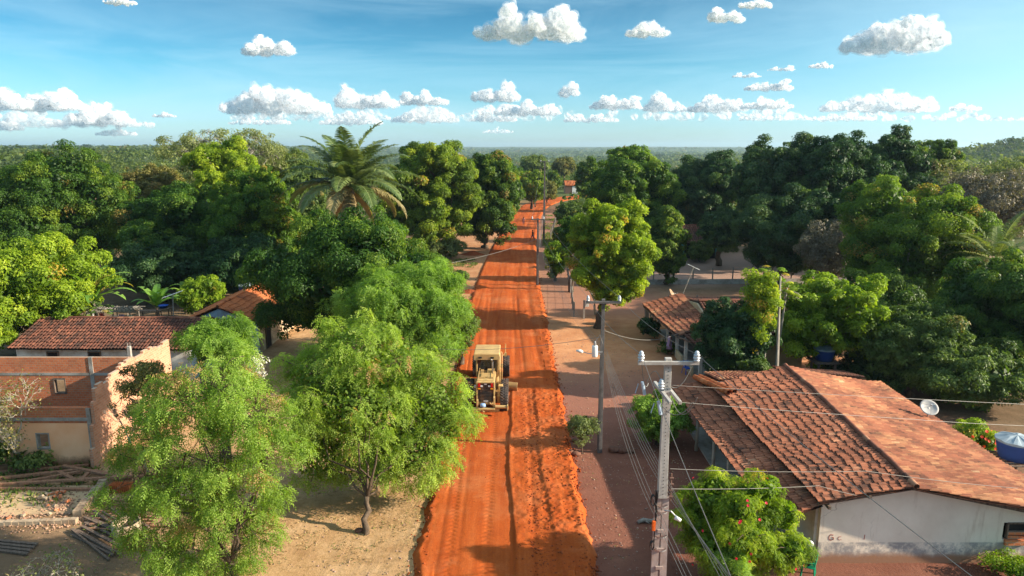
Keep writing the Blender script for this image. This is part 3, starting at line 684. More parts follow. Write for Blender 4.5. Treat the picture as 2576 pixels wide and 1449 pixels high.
# ------------------------------------------------------------ far forest
def build_forest():
    rng = np.random.default_rng(12); VV = []; FF = []; TT = []; b = 0
    bands = [(118, 400, 3600, 52, 1.8, 3.6), (400, 1200, 15000, 24, 2.4, 5.0), (1200, 4200, 20000, 16, 5, 12)]
    for r0, r1, n, q, c0, c1 in bands:
        r = np.sqrt(rng.uniform(r0 ** 2, r1 ** 2, n)) if r0 < 1200 else r0 * (r1 / r0) ** rng.random(n)
        a = rng.uniform(R(-43), R(43), n); x = r * np.sin(a); y = r * np.cos(a)
        rd = road_dist(x, y); keep = (rd > 9) & ~((np.abs(x - 18) < 12) & (np.abs(y - 238) < 14)) & ~((y < 235) & (y > 180) & (x > -8) & (x < 24) & (rd < 13))
        keep &= ~((x > -60) & (x < 60) & (y < 122))
        keep &= (fbm(x / 45, y / 45, 41, 3) > .40) | (y < 350)
        x = x[keep]; y = y[keep]; z = terr(x, y); R0 = rng.uniform(c0, c1, len(x)) * np.where(rng.random(len(x)) < .12, 1.35, 1); m = len(x)
        tint = np.clip(fbm(x / 70, y / 70, 51, 3) * .9 + rng.normal(0, .16, m), 0, 1)
        idx = np.repeat(np.arange(m), q); k = len(idx); e = unit(rng.normal(size=(k, 3)) + np.array((0, 0, .35))); e[:, 2] = np.abs(e[:, 2]) * np.where(rng.random(k) < .85, 1, -.4)
        hr = R0 * rng.uniform(.5, .85, m) * (1 if r0 < 1200 else .6); bulge = .75 + .5 * vn(e[:, 0] * 3 + idx * 7.1, e[:, 1] * 3 + e[:, 2] * 2.3, 61)
        p = np.stack([x, y, z + hr * .8], 1)[idx] + e * np.stack([R0, R0, hr], 1)[idx] * (rng.random((k, 1)) ** .25) * bulge[:, None]
        sz = R0[idx] * (.22 if r0 < 400 else (.34 if r0 < 1200 else .42)) * rng.uniform(.6, 1.3, k)
        V, F = leaf_quads(rng, p, unit(e + rng.normal(size=(k, 3)) * .35 + np.array((0, 0, .3))), unit(rng.normal(size=(k, 3))), sz * 1.25, sz)
        T = np.zeros((len(V), 4), np.float32); T[:, 0] = np.repeat(np.clip(tint[idx] + rng.normal(0, .08, k), 0, 1), 4)
        T[:, 1] = np.repeat(np.where(rng.random(m) < .05, .6, 0)[idx], 4)
        VV.append(V); FF.append(F + b); TT.append(T); b += len(V)
    V = np.vstack(VV); F = np.vstack(FF); T = np.vstack(TT)
    o = link('far_forest', npmesh('far_forest', V, F, T), LM['forest']); o['kind'] = 'stuff'; tag(o, 'scrubby green woodland covering the plain and hills to the horizon', 'forest')

# ------------------------------------------------------------ haze
def build_haze():
    m, nt = newmat('haze_air'); p = N(nt, 'ShaderNodeVolumePrincipled'); p.inputs['Color'].default_value = (.62, .84, 1.0, 1); p.inputs['Density'].default_value = .00012; p.inputs['Anisotropy'].default_value = .3
    o_ = N(nt, 'ShaderNodeOutputMaterial'); L(nt, p.outputs[0], o_.inputs['Volume'])
    mb = MB(); mb.bbox(-9800, 9800, -9800, 9800, -40, 70); o = mb.build('haze', m); o['kind'] = 'stuff'; tag(o, 'thin pale air that softens the far hills', 'haze')

# ------------------------------------------------------------ clouds
def ico(sub):
    bm = bmesh.new(); bmesh.ops.create_icosphere(bm, subdivisions=sub, radius=1); v = np.array([q.co[:] for q in bm.verts]); f = np.array([[a.index for a in q.verts] for q in bm.faces]); bm.free(); return v, f
ICO = ico(3); ICO2 = ico(2)
def cloud(bb, label, humps=((.5, 1.0),), seed=1, op=1.0, group='cumulus clouds', thin=.5):
    "one cumulus: a heap of billows over a flat base, at its own distance"
    rng = np.random.default_rng(seed); x0, y0, x1, y1 = bb; y0 += (y1 - y0) * .10; x0, x1 = x0 + (x1 - x0) * .04, x1 - (x1 - x0) * .04
    elev = math.atan((724.5 - y1) / FPX) - PIT; D = 1300 / math.tan(max(elev, R(1.2))); D = min(D, 42000)
    a = AT(x0, y1, D); bq = AT(x1, y1, D); t = AT((x0 + x1) / 2, y0, D); W = bq[0] - a[0]; H = t[2] - a[2]; base = a[2]
    def prof(u):
        e = min(u, 1 - u) * 2; v = .42 * min(1, e * 2.5) ** .6
        for c, h in humps: v = max(v, h * math.exp(-((u - c) / .15) ** 2) * min(1, e * 4))
        return v
    P = []
    n = int(min(72, 12 + (x1 - x0) / 4.0))
    for i in range(n):
        u = rng.uniform(.02, .98); p = prof(u); h = p * H; r = min(.40 * H * rng.uniform(.45, 1.0), .20 * W) * (.35 + .65 * p)
        z = base + r * .55 + max(0, h - r * 1.45) * (1 - rng.random() ** 1.7); r *= 1 - .45 * (z - base) / H
        y = D + rng.normal(0, .22) * min(W, H * 3) * (.4 + .6 * p); P.append((a[0] + u * W, y, z, r))
    V = []; F = []; b = 0; K = 1000.0 / W
    Q = list(P)
    for p in P:
        for j in range(3):
            e = unit(rng.normal(size=(1, 3)) + np.array((.2, -.4, .55)))[0]; Q.append((p[0] + e[0] * p[3] * .85, p[1] + e[1] * p[3] * .85, max(base + p[3] * .2, p[2] + e[2] * p[3] * .85), p[3] * rng.uniform(.25, .5)))
    nc = 9
    for i in range(nc): u = (i + .5) / nc; Q.append((a[0] + (.04 + .92 * u) * W, D, base + H * .12, H * .26 * (.5 + .5 * math.sin(math.pi * u))))
    c = np.array((a[0] + W / 2, D, base))
    for p in Q:
        v = ICO2[0] * p[3] * np.array((1.1, 1, .9)) + np.array(p[:3]) - c
        v[:, 2] = np.where(v[:, 2] < 0, v[:, 2] * .15, v[:, 2]); V.append(v * K); F.append(ICO2[1] + b); b += len(v)
    me = npmesh('cloud', np.vstack(V), np.vstack(F)); o = link('cloud', me, cloudmat(op)); o.location = c; o.scale = (1 / K,) * 3; tag(o, label, 'cloud', group)
    Hk = H * K; big = x1 - x0 > 110
    m = o.modifiers.new('merge', 'REMESH'); m.mode = 'VOXEL'; m.voxel_size = max(6.5 if big else 10, Hk / 40); m.use_smooth_shade = True
    for i, (sz_, st) in enumerate(((.42, .30), (.16, .12), (.06, .03))):
        m = o.modifiers.new('billow', 'DISPLACE'); m.texture = ctex(Hk * sz_, i); m.strength = Hk * st; m.mid_level = .5; m.texture_coords = 'LOCAL'
    for j, (ml, fo) in enumerate(((.44, .42), (.34, .22))):     # thin veils round the dense core
        me2 = me.copy(); me2.materials.clear(); fr = link('veil', me2, cloudmat(round(op * fo, 3), True), o)
        m = fr.modifiers.new('merge', 'REMESH'); m.mode = 'VOXEL'; m.voxel_size = max(8 if big else 12, Hk / 32); m.use_smooth_shade = True
        for i, (sz_, st) in enumerate(((.42, .30), (.20, .20 + .12 * j))):
            m = fr.modifiers.new('billow', 'DISPLACE'); m.texture = ctex(Hk * sz_, i); m.strength = Hk * st; m.mid_level = .5 if i == 0 else ml; m.texture_coords = 'LOCAL'
    return o
CT = {}
def ctex(sz, i):
    k = round(sz, 0)
    if k not in CT:
        t = bpy.data.textures.new('billows', 'CLOUDS'); t.noise_scale = max(k, 3); t.noise_depth = 2; t.noise_basis = 'BLENDER_ORIGINAL'; CT[k] = t
    return CT[k]
CMT = {}
def cloudmat(op, veil=False):
    if op in CMT: return CMT[op]
    m, nt = newmat('cloud_white')
    df = N(nt, 'ShaderNodeBsdfDiffuse'); df.inputs['Color'].default_value = (.99, .99, .99, 1); tr = N(nt, 'ShaderNodeBsdfTranslucent'); tr.inputs['Color'].default_value = (.97, .98, 1.0, 1)
    mx = N(nt, 'ShaderNodeMixShader'); mx.inputs[0].default_value = .70; L(nt, df.outputs[0], mx.inputs[1]); L(nt, tr.outputs[0], mx.inputs[2])
    tp = N(nt, 'ShaderNodeBsdfTransparent'); m2 = N(nt, 'ShaderNodeMixShader')
    f = ramp(nt, noise(nt, objc(nt), .012, 6, .7), [(.38, 0), (.62, op)] if veil else [(.25, op * .6), (.5, op)]); L(nt, f, m2.inputs[0])
    L(nt, tp.outputs[0], m2.inputs[1]); L(nt, mx.outputs[0], m2.inputs[2]); o_ = N(nt, 'ShaderNodeOutputMaterial'); L(nt, m2.outputs[0], o_.inputs['Surface']); CMT[op] = m; return m
CL = [
 ((1185, 2, 1482, 95), 'largest high white cloud, twin heaped crowns, near the top edge above the road', ((.30, .85), (.78, 1.0), (.62, .7)), 1.0),
 ((1574, 38, 1680, 90), 'small compact cloud just right of the largest twin-crowned cloud', ((.3, .7), (.65, 1)), .95),
 ((612, 84, 750, 136), 'small isolated white cloud in the open blue on the left', ((.38, 1.0), (.85, .55)), .95),
 ((2106, 28, 2356, 126), 'large shadowed cloud with two bright tips high on the right', ((.42, .9), (.82, 1.0)), 1.0),
 ((1775, 10, 1880, 52), 'small ragged cloud near the top edge, right of centre', ((.2, 1), (.7, .7)), .8),
 ((1850, -14, 1945, 18), 'cloud scrap cut by the top edge, right of centre', ((.6, 1),), .8),
 ((262, -16, 345, 10), 'cloud scrap cut by the top edge on the left', ((.5, 1),), .85),
 ((1835, 177, 1918, 194), 'thin flat cloud strip right of centre, above a longer strip', ((.3, .9), (.7, .9)), .75),
 ((1868, 191, 1997, 226), 'longer flat cloud with a bright right end, right of centre', ((.3, .6), (.85, 1)), .85),
 ((1930, 160, 2002, 177), 'faint wisp of cloud above the flat cloud strips', ((.3, .8), (.8, 1)), .55),
 ((2028, 149, 2097, 170), 'small thin flat cloud below the large shadowed cloud', ((.6, 1),), .75),
 ((1404, 190, 1455, 240), 'small upright puff standing above the cloud bank over the road', ((.75, 1.0), (.35, .6)), .9),
 ((558, 196, 838, 282), 'big heaped cloud at the left end of the central bank', ((.33, 1.0), (.72, .72), (.55, .7)), .95),
 ((835, 206, 1002, 268), 'peaked cloud touching the big heap, left of the palm top', ((.22, 1.0), (.85, .7)), .95),
 ((1000, 220, 1135, 262), 'low rounded cloud in the bank just left of the road', ((.5, 1.0), (.2, .7)), .9),
 ((1180, 196, 1306, 252), 'white rising cloud in the bank right above the road', ((.78, 1.0), (.4, .6)), .9),
 ((1230, 243, 1420, 288), 'long bright lumpy cloud low over the road', ((.2, .8), (.55, 1), (.85, .7)), .9),
 ((-40, 210, 66, 272), 'cloud cut by the left edge of the sky', ((.6, 1.0),), .85),
 ((20, 212, 206, 276), 'heaped cloud near the left edge with a tall right crown', ((.82, 1.0), (.45, .65)), .92),
 ((185, 248, 346, 312), 'rounded cloud low on the left, right of the heaped one', ((.42, 1.0), (.75, .6)), .85),
 ((383, 277, 442, 294), 'tiny flat cloud alone low on the left', ((.5, 1),), .6),
 ((1478, 228, 1622, 272), 'lumpy cloud right of the road in the low bank', ((.3, 1), (.75, .9)), .85),
 ((1618, 216, 1692, 276), 'tall narrow cloud in the low bank, right of centre', ((.5, 1),), .9),
 ((1738, 222, 1880, 278), 'white peaked cloud in the low bank above the right tree line', ((.35, 1), (.7, .6)), .8),
 ((1850, 235, 1992, 272), 'flat lumpy cloud ending the low bank on the right', ((.5, 1), (.85, .8)), .7),
 ((2040, 212, 2370, 278), 'wide faint heaped cloud low over the dark mango trees', ((.58, 1.0), (.35, .6), (.8, .6)), .62),
 ((2380, 250, 2470, 278), 'faint grey cloud low at far right', ((.4, 1),), .4),
 ((570, 284, 745, 312), 'thin pale cloud streak under the big heaped cloud', ((.3, 1), (.75, .8)), .5),
 ((800, 274, 972, 312), 'pale layered cloud under the peaked one', ((.4, 1), (.75, .8)), .62),
 ((975, 262, 1165, 306), 'pale layered cloud low above the palm and road gap', ((.35, 1), (.7, .8)), .6),
 ((1180, 270, 1302, 304), 'pale flat cloud low over the road bend', ((.3, 1),), .6),
 ((1405, 276, 1562, 306), 'pale long cloud low right of the road', ((.25, 1), (.6, .8)), .55),
 ((0, 290, 60, 326), 'small pale cloud at the left edge near the horizon', ((.6, 1),), .6),
 ((1640, 250, 1762, 280), 'dim flat cloud under the tall narrow cloud', ((.5, 1),), .5),
 ((1845, 276, 2002, 302), 'dim flat cloud low above the right tree line', ((.3, 1), (.7, .7)), .42),
 ((2060, 276, 2210, 302), 'dim streak of cloud under the wide faint heap', ((.5, 1),), .35),
 ((100, 296, 200, 315), 'dim streak of cloud between two low left clouds', ((.5, 1),), .4),
 ((240, 310, 345, 340), 'dim low cloud nearest the left horizon', ((.6, 1),), .45),
 ((560, 252, 1010, 300), 'long faint bank of cloud behind the big heaped cloud', ((.2, .8), (.5, 1), (.85, .7)), .42),
 ((960, 248, 1500, 302), 'long faint bank of cloud low behind the road gap', ((.2, .8), (.55, 1), (.85, .8)), .42),
 ((1460, 252, 2080, 300), 'long faint bank of cloud low behind the right clouds', ((.15, .9), (.5, 1), (.8, .8)), .42),
 ((-60, 262, 400, 318), 'long faint bank of cloud low on the left', ((.25, 1), (.6, .9)), .40),
 ((1960, 262, 2620, 304), 'long faint bank of cloud at the right end of the sky', ((.3, 1), (.7, .8)), .30),
 ((1210, 315, 1300, 334), 'dim scrap of cloud lowest above the road', ((.5, 1),), .35),
]
def build_clouds():
    for i, (bb, lab, hp, op) in enumerate(CL): cloud(bb, lab, hp, 300 + i, op)
# ------------------------------------------------------------ brick material
def brickmat(name, a, b, mortar, sc_=1.0):
    m, nt = newmat(name); v = pos(nt); sp = N(nt, 'ShaderNodeSeparateXYZ'); L(nt, v, sp.inputs[0])
    cx = N(nt, 'ShaderNodeCombineXYZ'); L(nt, math_(nt, 'ADD', sp.outputs[0], sp.outputs[1]), cx.inputs[0]); L(nt, sp.outputs[2], cx.inputs[1])
    br = N(nt, 'ShaderNodeTexBrick'); L(nt, cx.outputs[0], br.inputs['Vector']); br.inputs['Scale'].default_value = 1
    br.inputs['Brick Width'].default_value = .24; br.inputs['Row Height'].default_value = .125; br.inputs['Mortar Size'].default_value = .012
    br.inputs['Color1'].default_value = (*a, 1); br.inputs['Color2'].default_value = (*b, 1); br.inputs['Mortar'].default_value = (*mortar, 1)
    c = mixc(nt, ramp(nt, noise(nt, v, 1.2, 6, .7), [(.45, 0), (.75, .6)]), br.outputs['Color'], (.25, .13, .08))
    pbsdf(nt, c, .9, .1, 0, bump(nt, math_(nt, 'ADD', math_(nt, 'MULTIPLY', br.outputs['Fac'], -1), noise(nt, v, 25, 3)), .5, .015)); return m
M['brickpale'] = brickmat('mortar_smeared_brick', (.50, .22, .125), (.60, .30, .185), (.52, .37, .27))
M['brick'] = brickmat('hollow_clay_brick', (.50, .14, .06), (.62, .21, .09), (.40, .27, .19))
# peach plaster with brown rot at the foot
m, nt = newmat('peach_plaster'); v = pos(nt); sp = N(nt, 'ShaderNodeSeparateXYZ'); L(nt, v, sp.inputs[0])
c = ramp(nt, noise(nt, v, .9, 6, .6), [(.3, (.86, .42, .22)), (.7, (.92, .54, .32))])
low = math_(nt, 'MULTIPLY', mrange(nt, math_(nt, 'ADD', sp.outputs[2], math_(nt, 'MULTIPLY', noise(nt, v, 2.2, 6, .7), -.8)), -.25, .15, 1, 0), .9)
c = mixc(nt, low, c, (.27, .13, .07)); pbsdf(nt, c, .9, .1, 0, bump(nt, noise(nt, v, 12, 5), .3, .02)); M['peach'] = m
# old whitewashed gable with damp, grey scabs and cracks
m, nt = newmat('stained_whitewash'); v = pos(nt); sp = N(nt, 'ShaderNodeSeparateXYZ'); L(nt, v, sp.inputs[0]); Z = sp.outputs[2]
st = N(nt, 'ShaderNodeMapping'); st.inputs['Scale'].default_value = (1, 1, .12); L(nt, v, st.inputs[0])
c = ramp(nt, noise(nt, v, .7, 6, .6), [(.3, (.72, .60, .49)), (.7, (.86, .75, .63))])
c = mixc(nt, ramp(nt, noise(nt, st.outputs[0], 2.5, 6, .7), [(.56, 0), (.72, .55)]), c, (.45, .30, .20))
zz = math_(nt, 'ADD', Z, math_(nt, 'MULTIPLY', math_(nt, 'SUBTRACT', noise(nt, v, 1.4, 6, .7), .5), .35))
c = mixc(nt, math_(nt, 'MULTIPLY', mrange(nt, Z, .80, .86, 1, 0), ramp(nt, noise(nt, v, 2.0, 8, .75), [(.40, 0), (.55, .85)])), c, (.27, .255, .26))
c = mixc(nt, mrange(nt, zz, .18, .5, 1, 0), c, (.34, .18, .11))
vo = N(nt, 'ShaderNodeTexVoronoi', feature='DISTANCE_TO_EDGE'); vo.inputs['Scale'].default_value = .42
dv = N(nt, 'ShaderNodeVectorMath', operation='ADD'); L(nt, v, dv.inputs[0]); nn_ = N(nt, 'ShaderNodeTexNoise'); nn_.inputs['Scale'].default_value = 1.6; L(nt, v, nn_.inputs['Vector']); L(nt, nn_.outputs['Color'], dv.inputs[1]); L(nt, dv.outputs[0], vo.inputs['Vector'])
c = mixc(nt, math_(nt, 'MULTIPLY', ramp(nt, vo.outputs['Distance'], [(.002, .55), (.006, 0)]), mrange(nt, sp.outputs[0], 12.6, 13.4, 1, 0)), c, (.22, .15, .11))
c = mixc(nt, ramp(nt, noise(nt, v, 3.2, 8, .75), [(.58, 0), (.78, .4)]), c, (.42, .33, .26))
pbsdf(nt, c, .9, .1, 0, bump(nt, noise(nt, v, 10, 6, .7), .35, .02)); M['gable'] = m

def window_part(T, c, d, mat_frame, name='window', axis='x', off=(0, 0, 0)):
    "a dark recessed opening with a frame, as a part and sub-part"
    mb = MB(); w_, h_ = d
    sx = (w_, .05) if axis == 'x' else (.05, w_)
    mb.box(c, (sx[0], sx[1], h_)); o = mb.build(name, M['dark'], T, off)
    f = MB(); t = .07
    def q(a, b, ww, hh): f.box((c[0] + (a if axis == 'x' else 0), c[1] + (a if axis == 'y' else 0), c[2] + b), ((ww, .09, hh) if axis == 'x' else (.09, ww, hh)))
    q(-w_ / 2 - t / 2, 0, t, h_ + 2 * t); q(w_ / 2 + t / 2, 0, t, h_ + 2 * t); q(0, h_ / 2 + t / 2, w_, t); q(0, -h_ / 2 - t / 2, w_, t)
    f.build('frame', mat_frame, o, off); return o

# ------------------------------------------------------------ the big tiled house on the right
def house_right():
    T = thing('house', 'large house with sagging terracotta roof and white gable, nearest the camera on the right', 'house', (15, 28, 0)); off = (15, 28, 0)
    wx0, wy0 = 11.2, 23.45; wx1 = 20.0; rdg = 14.25
    # walls
    mb = MB(); n = 26
    xs = np.linspace(wx0, wx1, n); hz = np.array([2.5 + (x - wx0) / (rdg - wx0) * .62 if x < rdg else 3.12 - (x - rdg) / (wx1 - rdg) * 1.22 for x in xs])
    hole = (18.05, 18.75, .95, 1.62)
    for a, b, ha, hb in zip(xs[:-1], xs[1:], hz[:-1], hz[1:]):
        for y, fl in ((wy0, False),):
            def col(z0, z1a, z1b):
                vs = [(a, wy0, z0), (b, wy0, z0), (b, wy0, z1b), (a, wy0, z1a), (a, wy0 + .2, z0), (b, wy0 + .2, z0), (b, wy0 + .2, z1b), (a, wy0 + .2, z1a)]
                mb.add(vs, [(0, 1, 2, 3), (7, 6, 5, 4), (3, 2, 6, 7), (0, 4, 5, 1), (0, 3, 7, 4), (1, 5, 6, 2)])
            if a >= hole[0] - .2 and b <= hole[1] + .2: col(-.1, hole[2], hole[2]); col(hole[3], ha, hb)
            else: col(-.1, ha, hb)
    mb.build('gable_wall', M['gable'], T, off)
    mb = MB(); wall(mb, (wx0 - .003, wy0 + .2), (wx0 - .003, 36), -.1, 2.5, .2); mb.build('side_wall', M['whiteplaster'], T, off)
    mb = MB(); wall(mb, (wx1, wy0 + .2), (wx1, 38), -.1, 1.85, .2); wall(mb, (wx0, 38.3), (wx1 - .1, 38.3), -.1, 1.9, .2)
    mb.build('side_wall', M['whiteplaster'], T, off)
    mb = MB(); mb.box((18.4, wy0 + .12, 1.285), (.75, .08, .7)); o = mb.build('window', M['dark'], T, off)
    mb = MB(); mb.box((18.4, wy0 - .02, .86), (.86, .16, .20)); 
    for z in (1.04, 1.2): mb.box((18.4, wy0 + .03, z), (.72, .1, .11))
    mb.build('sill', M['brick'], o, off)
    mb = MB(); mb.box((18.4, wy0 + .02, 1.60), (.74, .1, .06)); mb.box((18.05, wy0 + .02, 1.3), (.05, .1, .6)); mb.box((18.75, wy0 + .02, 1.3), (.05, .1, .6)); mb.build('frame', M['oldwood'], o, off)
    # roofs
    zr0, zr1 = 3.32, 3.68; y0, y1 = 23.0, 35.6
    roof_slope('roof', (rdg, y0, zr0), (rdg + .15, y1, zr1), (10.35, y1 - .6, 2.80), (10.95, y0 + .1, 2.62), M['tilemid'], T, off, seed=3, sag=.16, tw=.18, tl=.40, dark=.02)
    r2 = roof_slope('roof', (rdg, y0 - .1, zr0), (rdg + .15, y1, zr1), (20.6, y1 + 2.2, 2.0), (20.6, y0 - .3, 1.92), M['tile'], T, off, seed=3, sag=.16, tw=.19, tl=.37)
    roof_slope('roof', (11.15, y0 + .25, 2.44), (10.6, y1 + .9, 2.62), (8.75, y1 + 1.2, 2.12), (9.35, y0 - .05, 1.98), M['tilemid'], T, off, seed=8, sag=.07, tw=.18, tl=.40, dark=-.05)
    roof_slope('roof', (10.9, 35.4, 3.0), (13.9, 35.4, 3.15), (13.9, 38.3, 2.45), (10.9, 38.3, 2.40), M['tile'], T, off, seed=9, sag=.05)
    roof_slope('roof', (14.5, 35.7, 3.35), (19.8, 37.6, 2.35), (19.8, 40.2, 1.9), (15.2, 39.6, 2.3), M['tileold'], T, off, seed=10, sag=.08)
    mb = MB(); ridge_row(mb, (rdg, y0 - .05, zr0), (rdg + .15, y1, zr1), 3, .12, .16); mb.build('ridge_tiles', M['tileold'], T, off, True)
    mb = MB(); ridge_row(mb, (10.0, 36.9, 2.62), (10.75, 33.2, 3.02), 4, .16, .0); ridge_row(mb, (10.3, 36.95, 2.62), (11.05, 33.3, 3.02), 5, .16, .0); mb.build('ridge_tiles', M['tilenew'], T, off, True)
    # rafters and posts
    mb = MB()
    for x, z in ((11.3, 2.42), (12.7, 2.83), (14.2, 3.16), (15.9, 2.86), (17.6, 2.5), (19.3, 2.15)): mb.bar((x, wy0 - .42, z), (x, wy0 + .25, z), .10, .12)
    for a, b in (((9.55, 23.3, 1.93), (9.0, 36.6, 2.06)), ((10.95, 23.25, 2.48), (rdg, 23.2, 3.1)), ((rdg, 23.2, 3.1), (20.4, 23.05, 1.85))): mb.bar(a, b, .09, .11)
    mb.build('rafters', M['oldwood'], T, off)
    for y in (26.2, 28.6, 30.6, 33.2, 35.8):
        mb = MB(); x = 9.62 - (y - 23) * .035; mb.tube([(x, y, -.1), (x + .02, y, 1.0), (x, y, 2.0)], [.09, .08, .075], 9); mb.build('post', M['palebark'], T, off, True)
    mb = MB(); mb.bbox(9.5, 11.1, 23.5, 36, -.05, .12); mb.build('porch_floor', M['concrete'], T, off)
    mb = MB(); f = [(11.62, .90), (12.0, .90), (12.9, .92)]
    # faded red brush marks "GC I" on the whitewash
    def stroke(pts, w_=.035):
        for p, q in zip(pts[:-1], pts[1:]): mb.bar((p[0], wy0 - .004, p[1]), (q[0], wy0 - .004, q[1]), .006, w_)
    stroke([(11.73, 1.12), (11.62, 1.14), (11.57, 1.05), (11.58, .95), (11.66, .92), (11.74, .95), (11.74, 1.03), (11.67, 1.03)])
    stroke([(12.02, 1.06), (11.93, 1.05), (11.90, .98), (11.95, .93), (12.04, .94)], .022); stroke([(12.86, .95), (12.87, 1.14)], .03)
    mb.build('painted_letters', simple('faded_red_paint', (.45, .17, .13), .9, .2, 8), T, off)
    return T

def satellite_dish(name, label, p, r, mat, look, post_h=1.2):
    T = thing(name, label, 'satellite dish', (p[0], p[1], p[2])); look = Vector(look).normalized(); q = look.to_track_quat('Z', 'Y').to_matrix(); c = Vector((0, 0, post_h)); mb = MB(); n = 24; rings = []
    for i in range(6):
        rr = r * i / 5; z = .22 * r * (i / 5) ** 2
        rings.append([tuple(c + q @ Vector((rr * math.cos(2 * math.pi * k / n), rr * math.sin(2 * math.pi * k / n), z))) for k in range(n)])
    vs = [v for g in rings for v in g]; fs = [(i * n + k, i * n + (k + 1) % n, (i + 1) * n + (k + 1) % n, (i + 1) * n + k) for i in range(5) for k in range(n)]
    mb.add(vs, fs); o = mb.build('dish', mat, T, None, True); s = o.modifiers.new('thick', 'SOLIDIFY'); s.thickness = .02
    mb = MB(); mb.tube([(0, 0, 0), (0, 0, post_h)], .03, 8); mb.build('mast', M['steel'], T)
    mb = MB(); f = c + q @ Vector((0, 0, r * .75)); 
    for k in range(3):
        a = 2.094 * k + .5; mb.tube([tuple(c + q @ Vector((r * .9 * math.cos(a), r * .9 * math.sin(a), .2 * r))), tuple(f)], .008, 5)
    mb.tube([tuple(f), tuple(f + look * .1)], .04, 8); mb.build('receiver', M['steel'], T); return T

def house_simple(label, x0, x1, y0, y1, hw, hr, wallm, tilem, axis='x', over=.5, seed=1, holes=None, tw=.22, tl=.42, group=None, gab=.3, posts=None, right_wallm=None, wins=(), dark=0.0):
    "rectangular house; axis = direction of the ridge"
    cx, cy = (x0 + x1) / 2, (y0 + y1) / 2; off = (cx, cy, 0); T = thing('house', label, 'house', off, 0, group)
    mb = MB(); wall(mb, (x0, y0), (x1, y0), -.1, hw, .18, holes or ()); mk = MB(); wall(mk, (x0, y1), (x1, y1), -.1, hw, .18)
    if axis == 'y':
        for y, mb_ in ((y0, mb), (y1, mk)): mb_.add([(x0, y - .08, hw + .002), (x1, y - .08, hw + .002), (cx, y - .08, hr - .12), (x0, y + .08, hw + .002), (x1, y + .08, hw + .002), (cx, y + .08, hr - .12)], [(0, 1, 2), (5, 4, 3), (0, 2, 5, 3), (1, 4, 5, 2), (0, 3, 4, 1)])
    mb.build('front_wall', wallm, T, off); mk.build('back_wall', wallm, T, off)
    mb = MB(); mk = MB(); wall(mk, (x0 + .002, y0 + .09), (x0 + .002, y1 - .09), -.1, hw, .18); wall(mb, (x1 - .002, y0 + .09), (x1 - .002, y1 - .09), -.1, hw, .18)
    if axis == 'x':
        for x, mb_ in ((x0, mk), (x1, mb)): mb_.add([(x - .08, y0, hw + .002), (x - .08, y1, hw + .002), (x - .08, cy, hr - .12), (x + .08, y0, hw + .002), (x + .08, y1, hw + .002), (x + .08, cy, hr - .12)], [(0, 2, 1), (3, 4, 5), (0, 3, 5, 2), (1, 2, 5, 4), (0, 1, 4, 3)])
    mb.build('side_wall', right_wallm or wallm, T, off); mk.build('side_wall', wallm, T, off)
    s = (hr - hw) / ((y1 - y0) / 2 if axis == 'x' else (x1 - x0) / 2); he = hw - s * over + .06; hr2 = hr + .06
    if axis == 'x':
        roof_slope('roof', (x0 - gab, cy, hr2), (x1 + gab, cy, hr2), (x1 + gab, y0 - over, he), (x0 - gab, y0 - over, he), tilem, T, off, seed=seed, tw=tw, tl=tl, dark=dark)
        roof_slope('roof', (x0 - gab, cy, hr2), (x1 + gab, cy, hr2), (x1 + gab, y1 + over, he), (x0 - gab, y1 + over, he), tilem, T, off, seed=seed + 1, tw=tw, tl=tl, dark=dark)
        mb = MB(); ridge_row(mb, (x0 - gab, cy, hr2), (x1 + gab, cy, hr2), seed)
    else:
        roof_slope('roof', (cx, y0 - gab, hr2), (cx, y1 + gab, hr2), (x0 - over, y1 + gab, he), (x0 - over, y0 - gab, he), tilem, T, off, seed=seed, tw=tw, tl=tl, dark=dark)
        roof_slope('roof', (cx, y0 - gab, hr2), (cx, y1 + gab, hr2), (x1 + over, y1 + gab, he), (x1 + over, y0 - gab, he), tilem, T, off, seed=seed + 1, tw=tw, tl=tl, dark=dark)
        mb = MB(); ridge_row(mb, (cx, y0 - gab, hr2), (cx, y1 + gab, hr2), seed)
    mb.build('ridge_tiles', tilem, T, off, True)
    for c, d, ax in wins: window_part(T, c, d, M['oldwood'], 'window', ax, off)
    return T, off

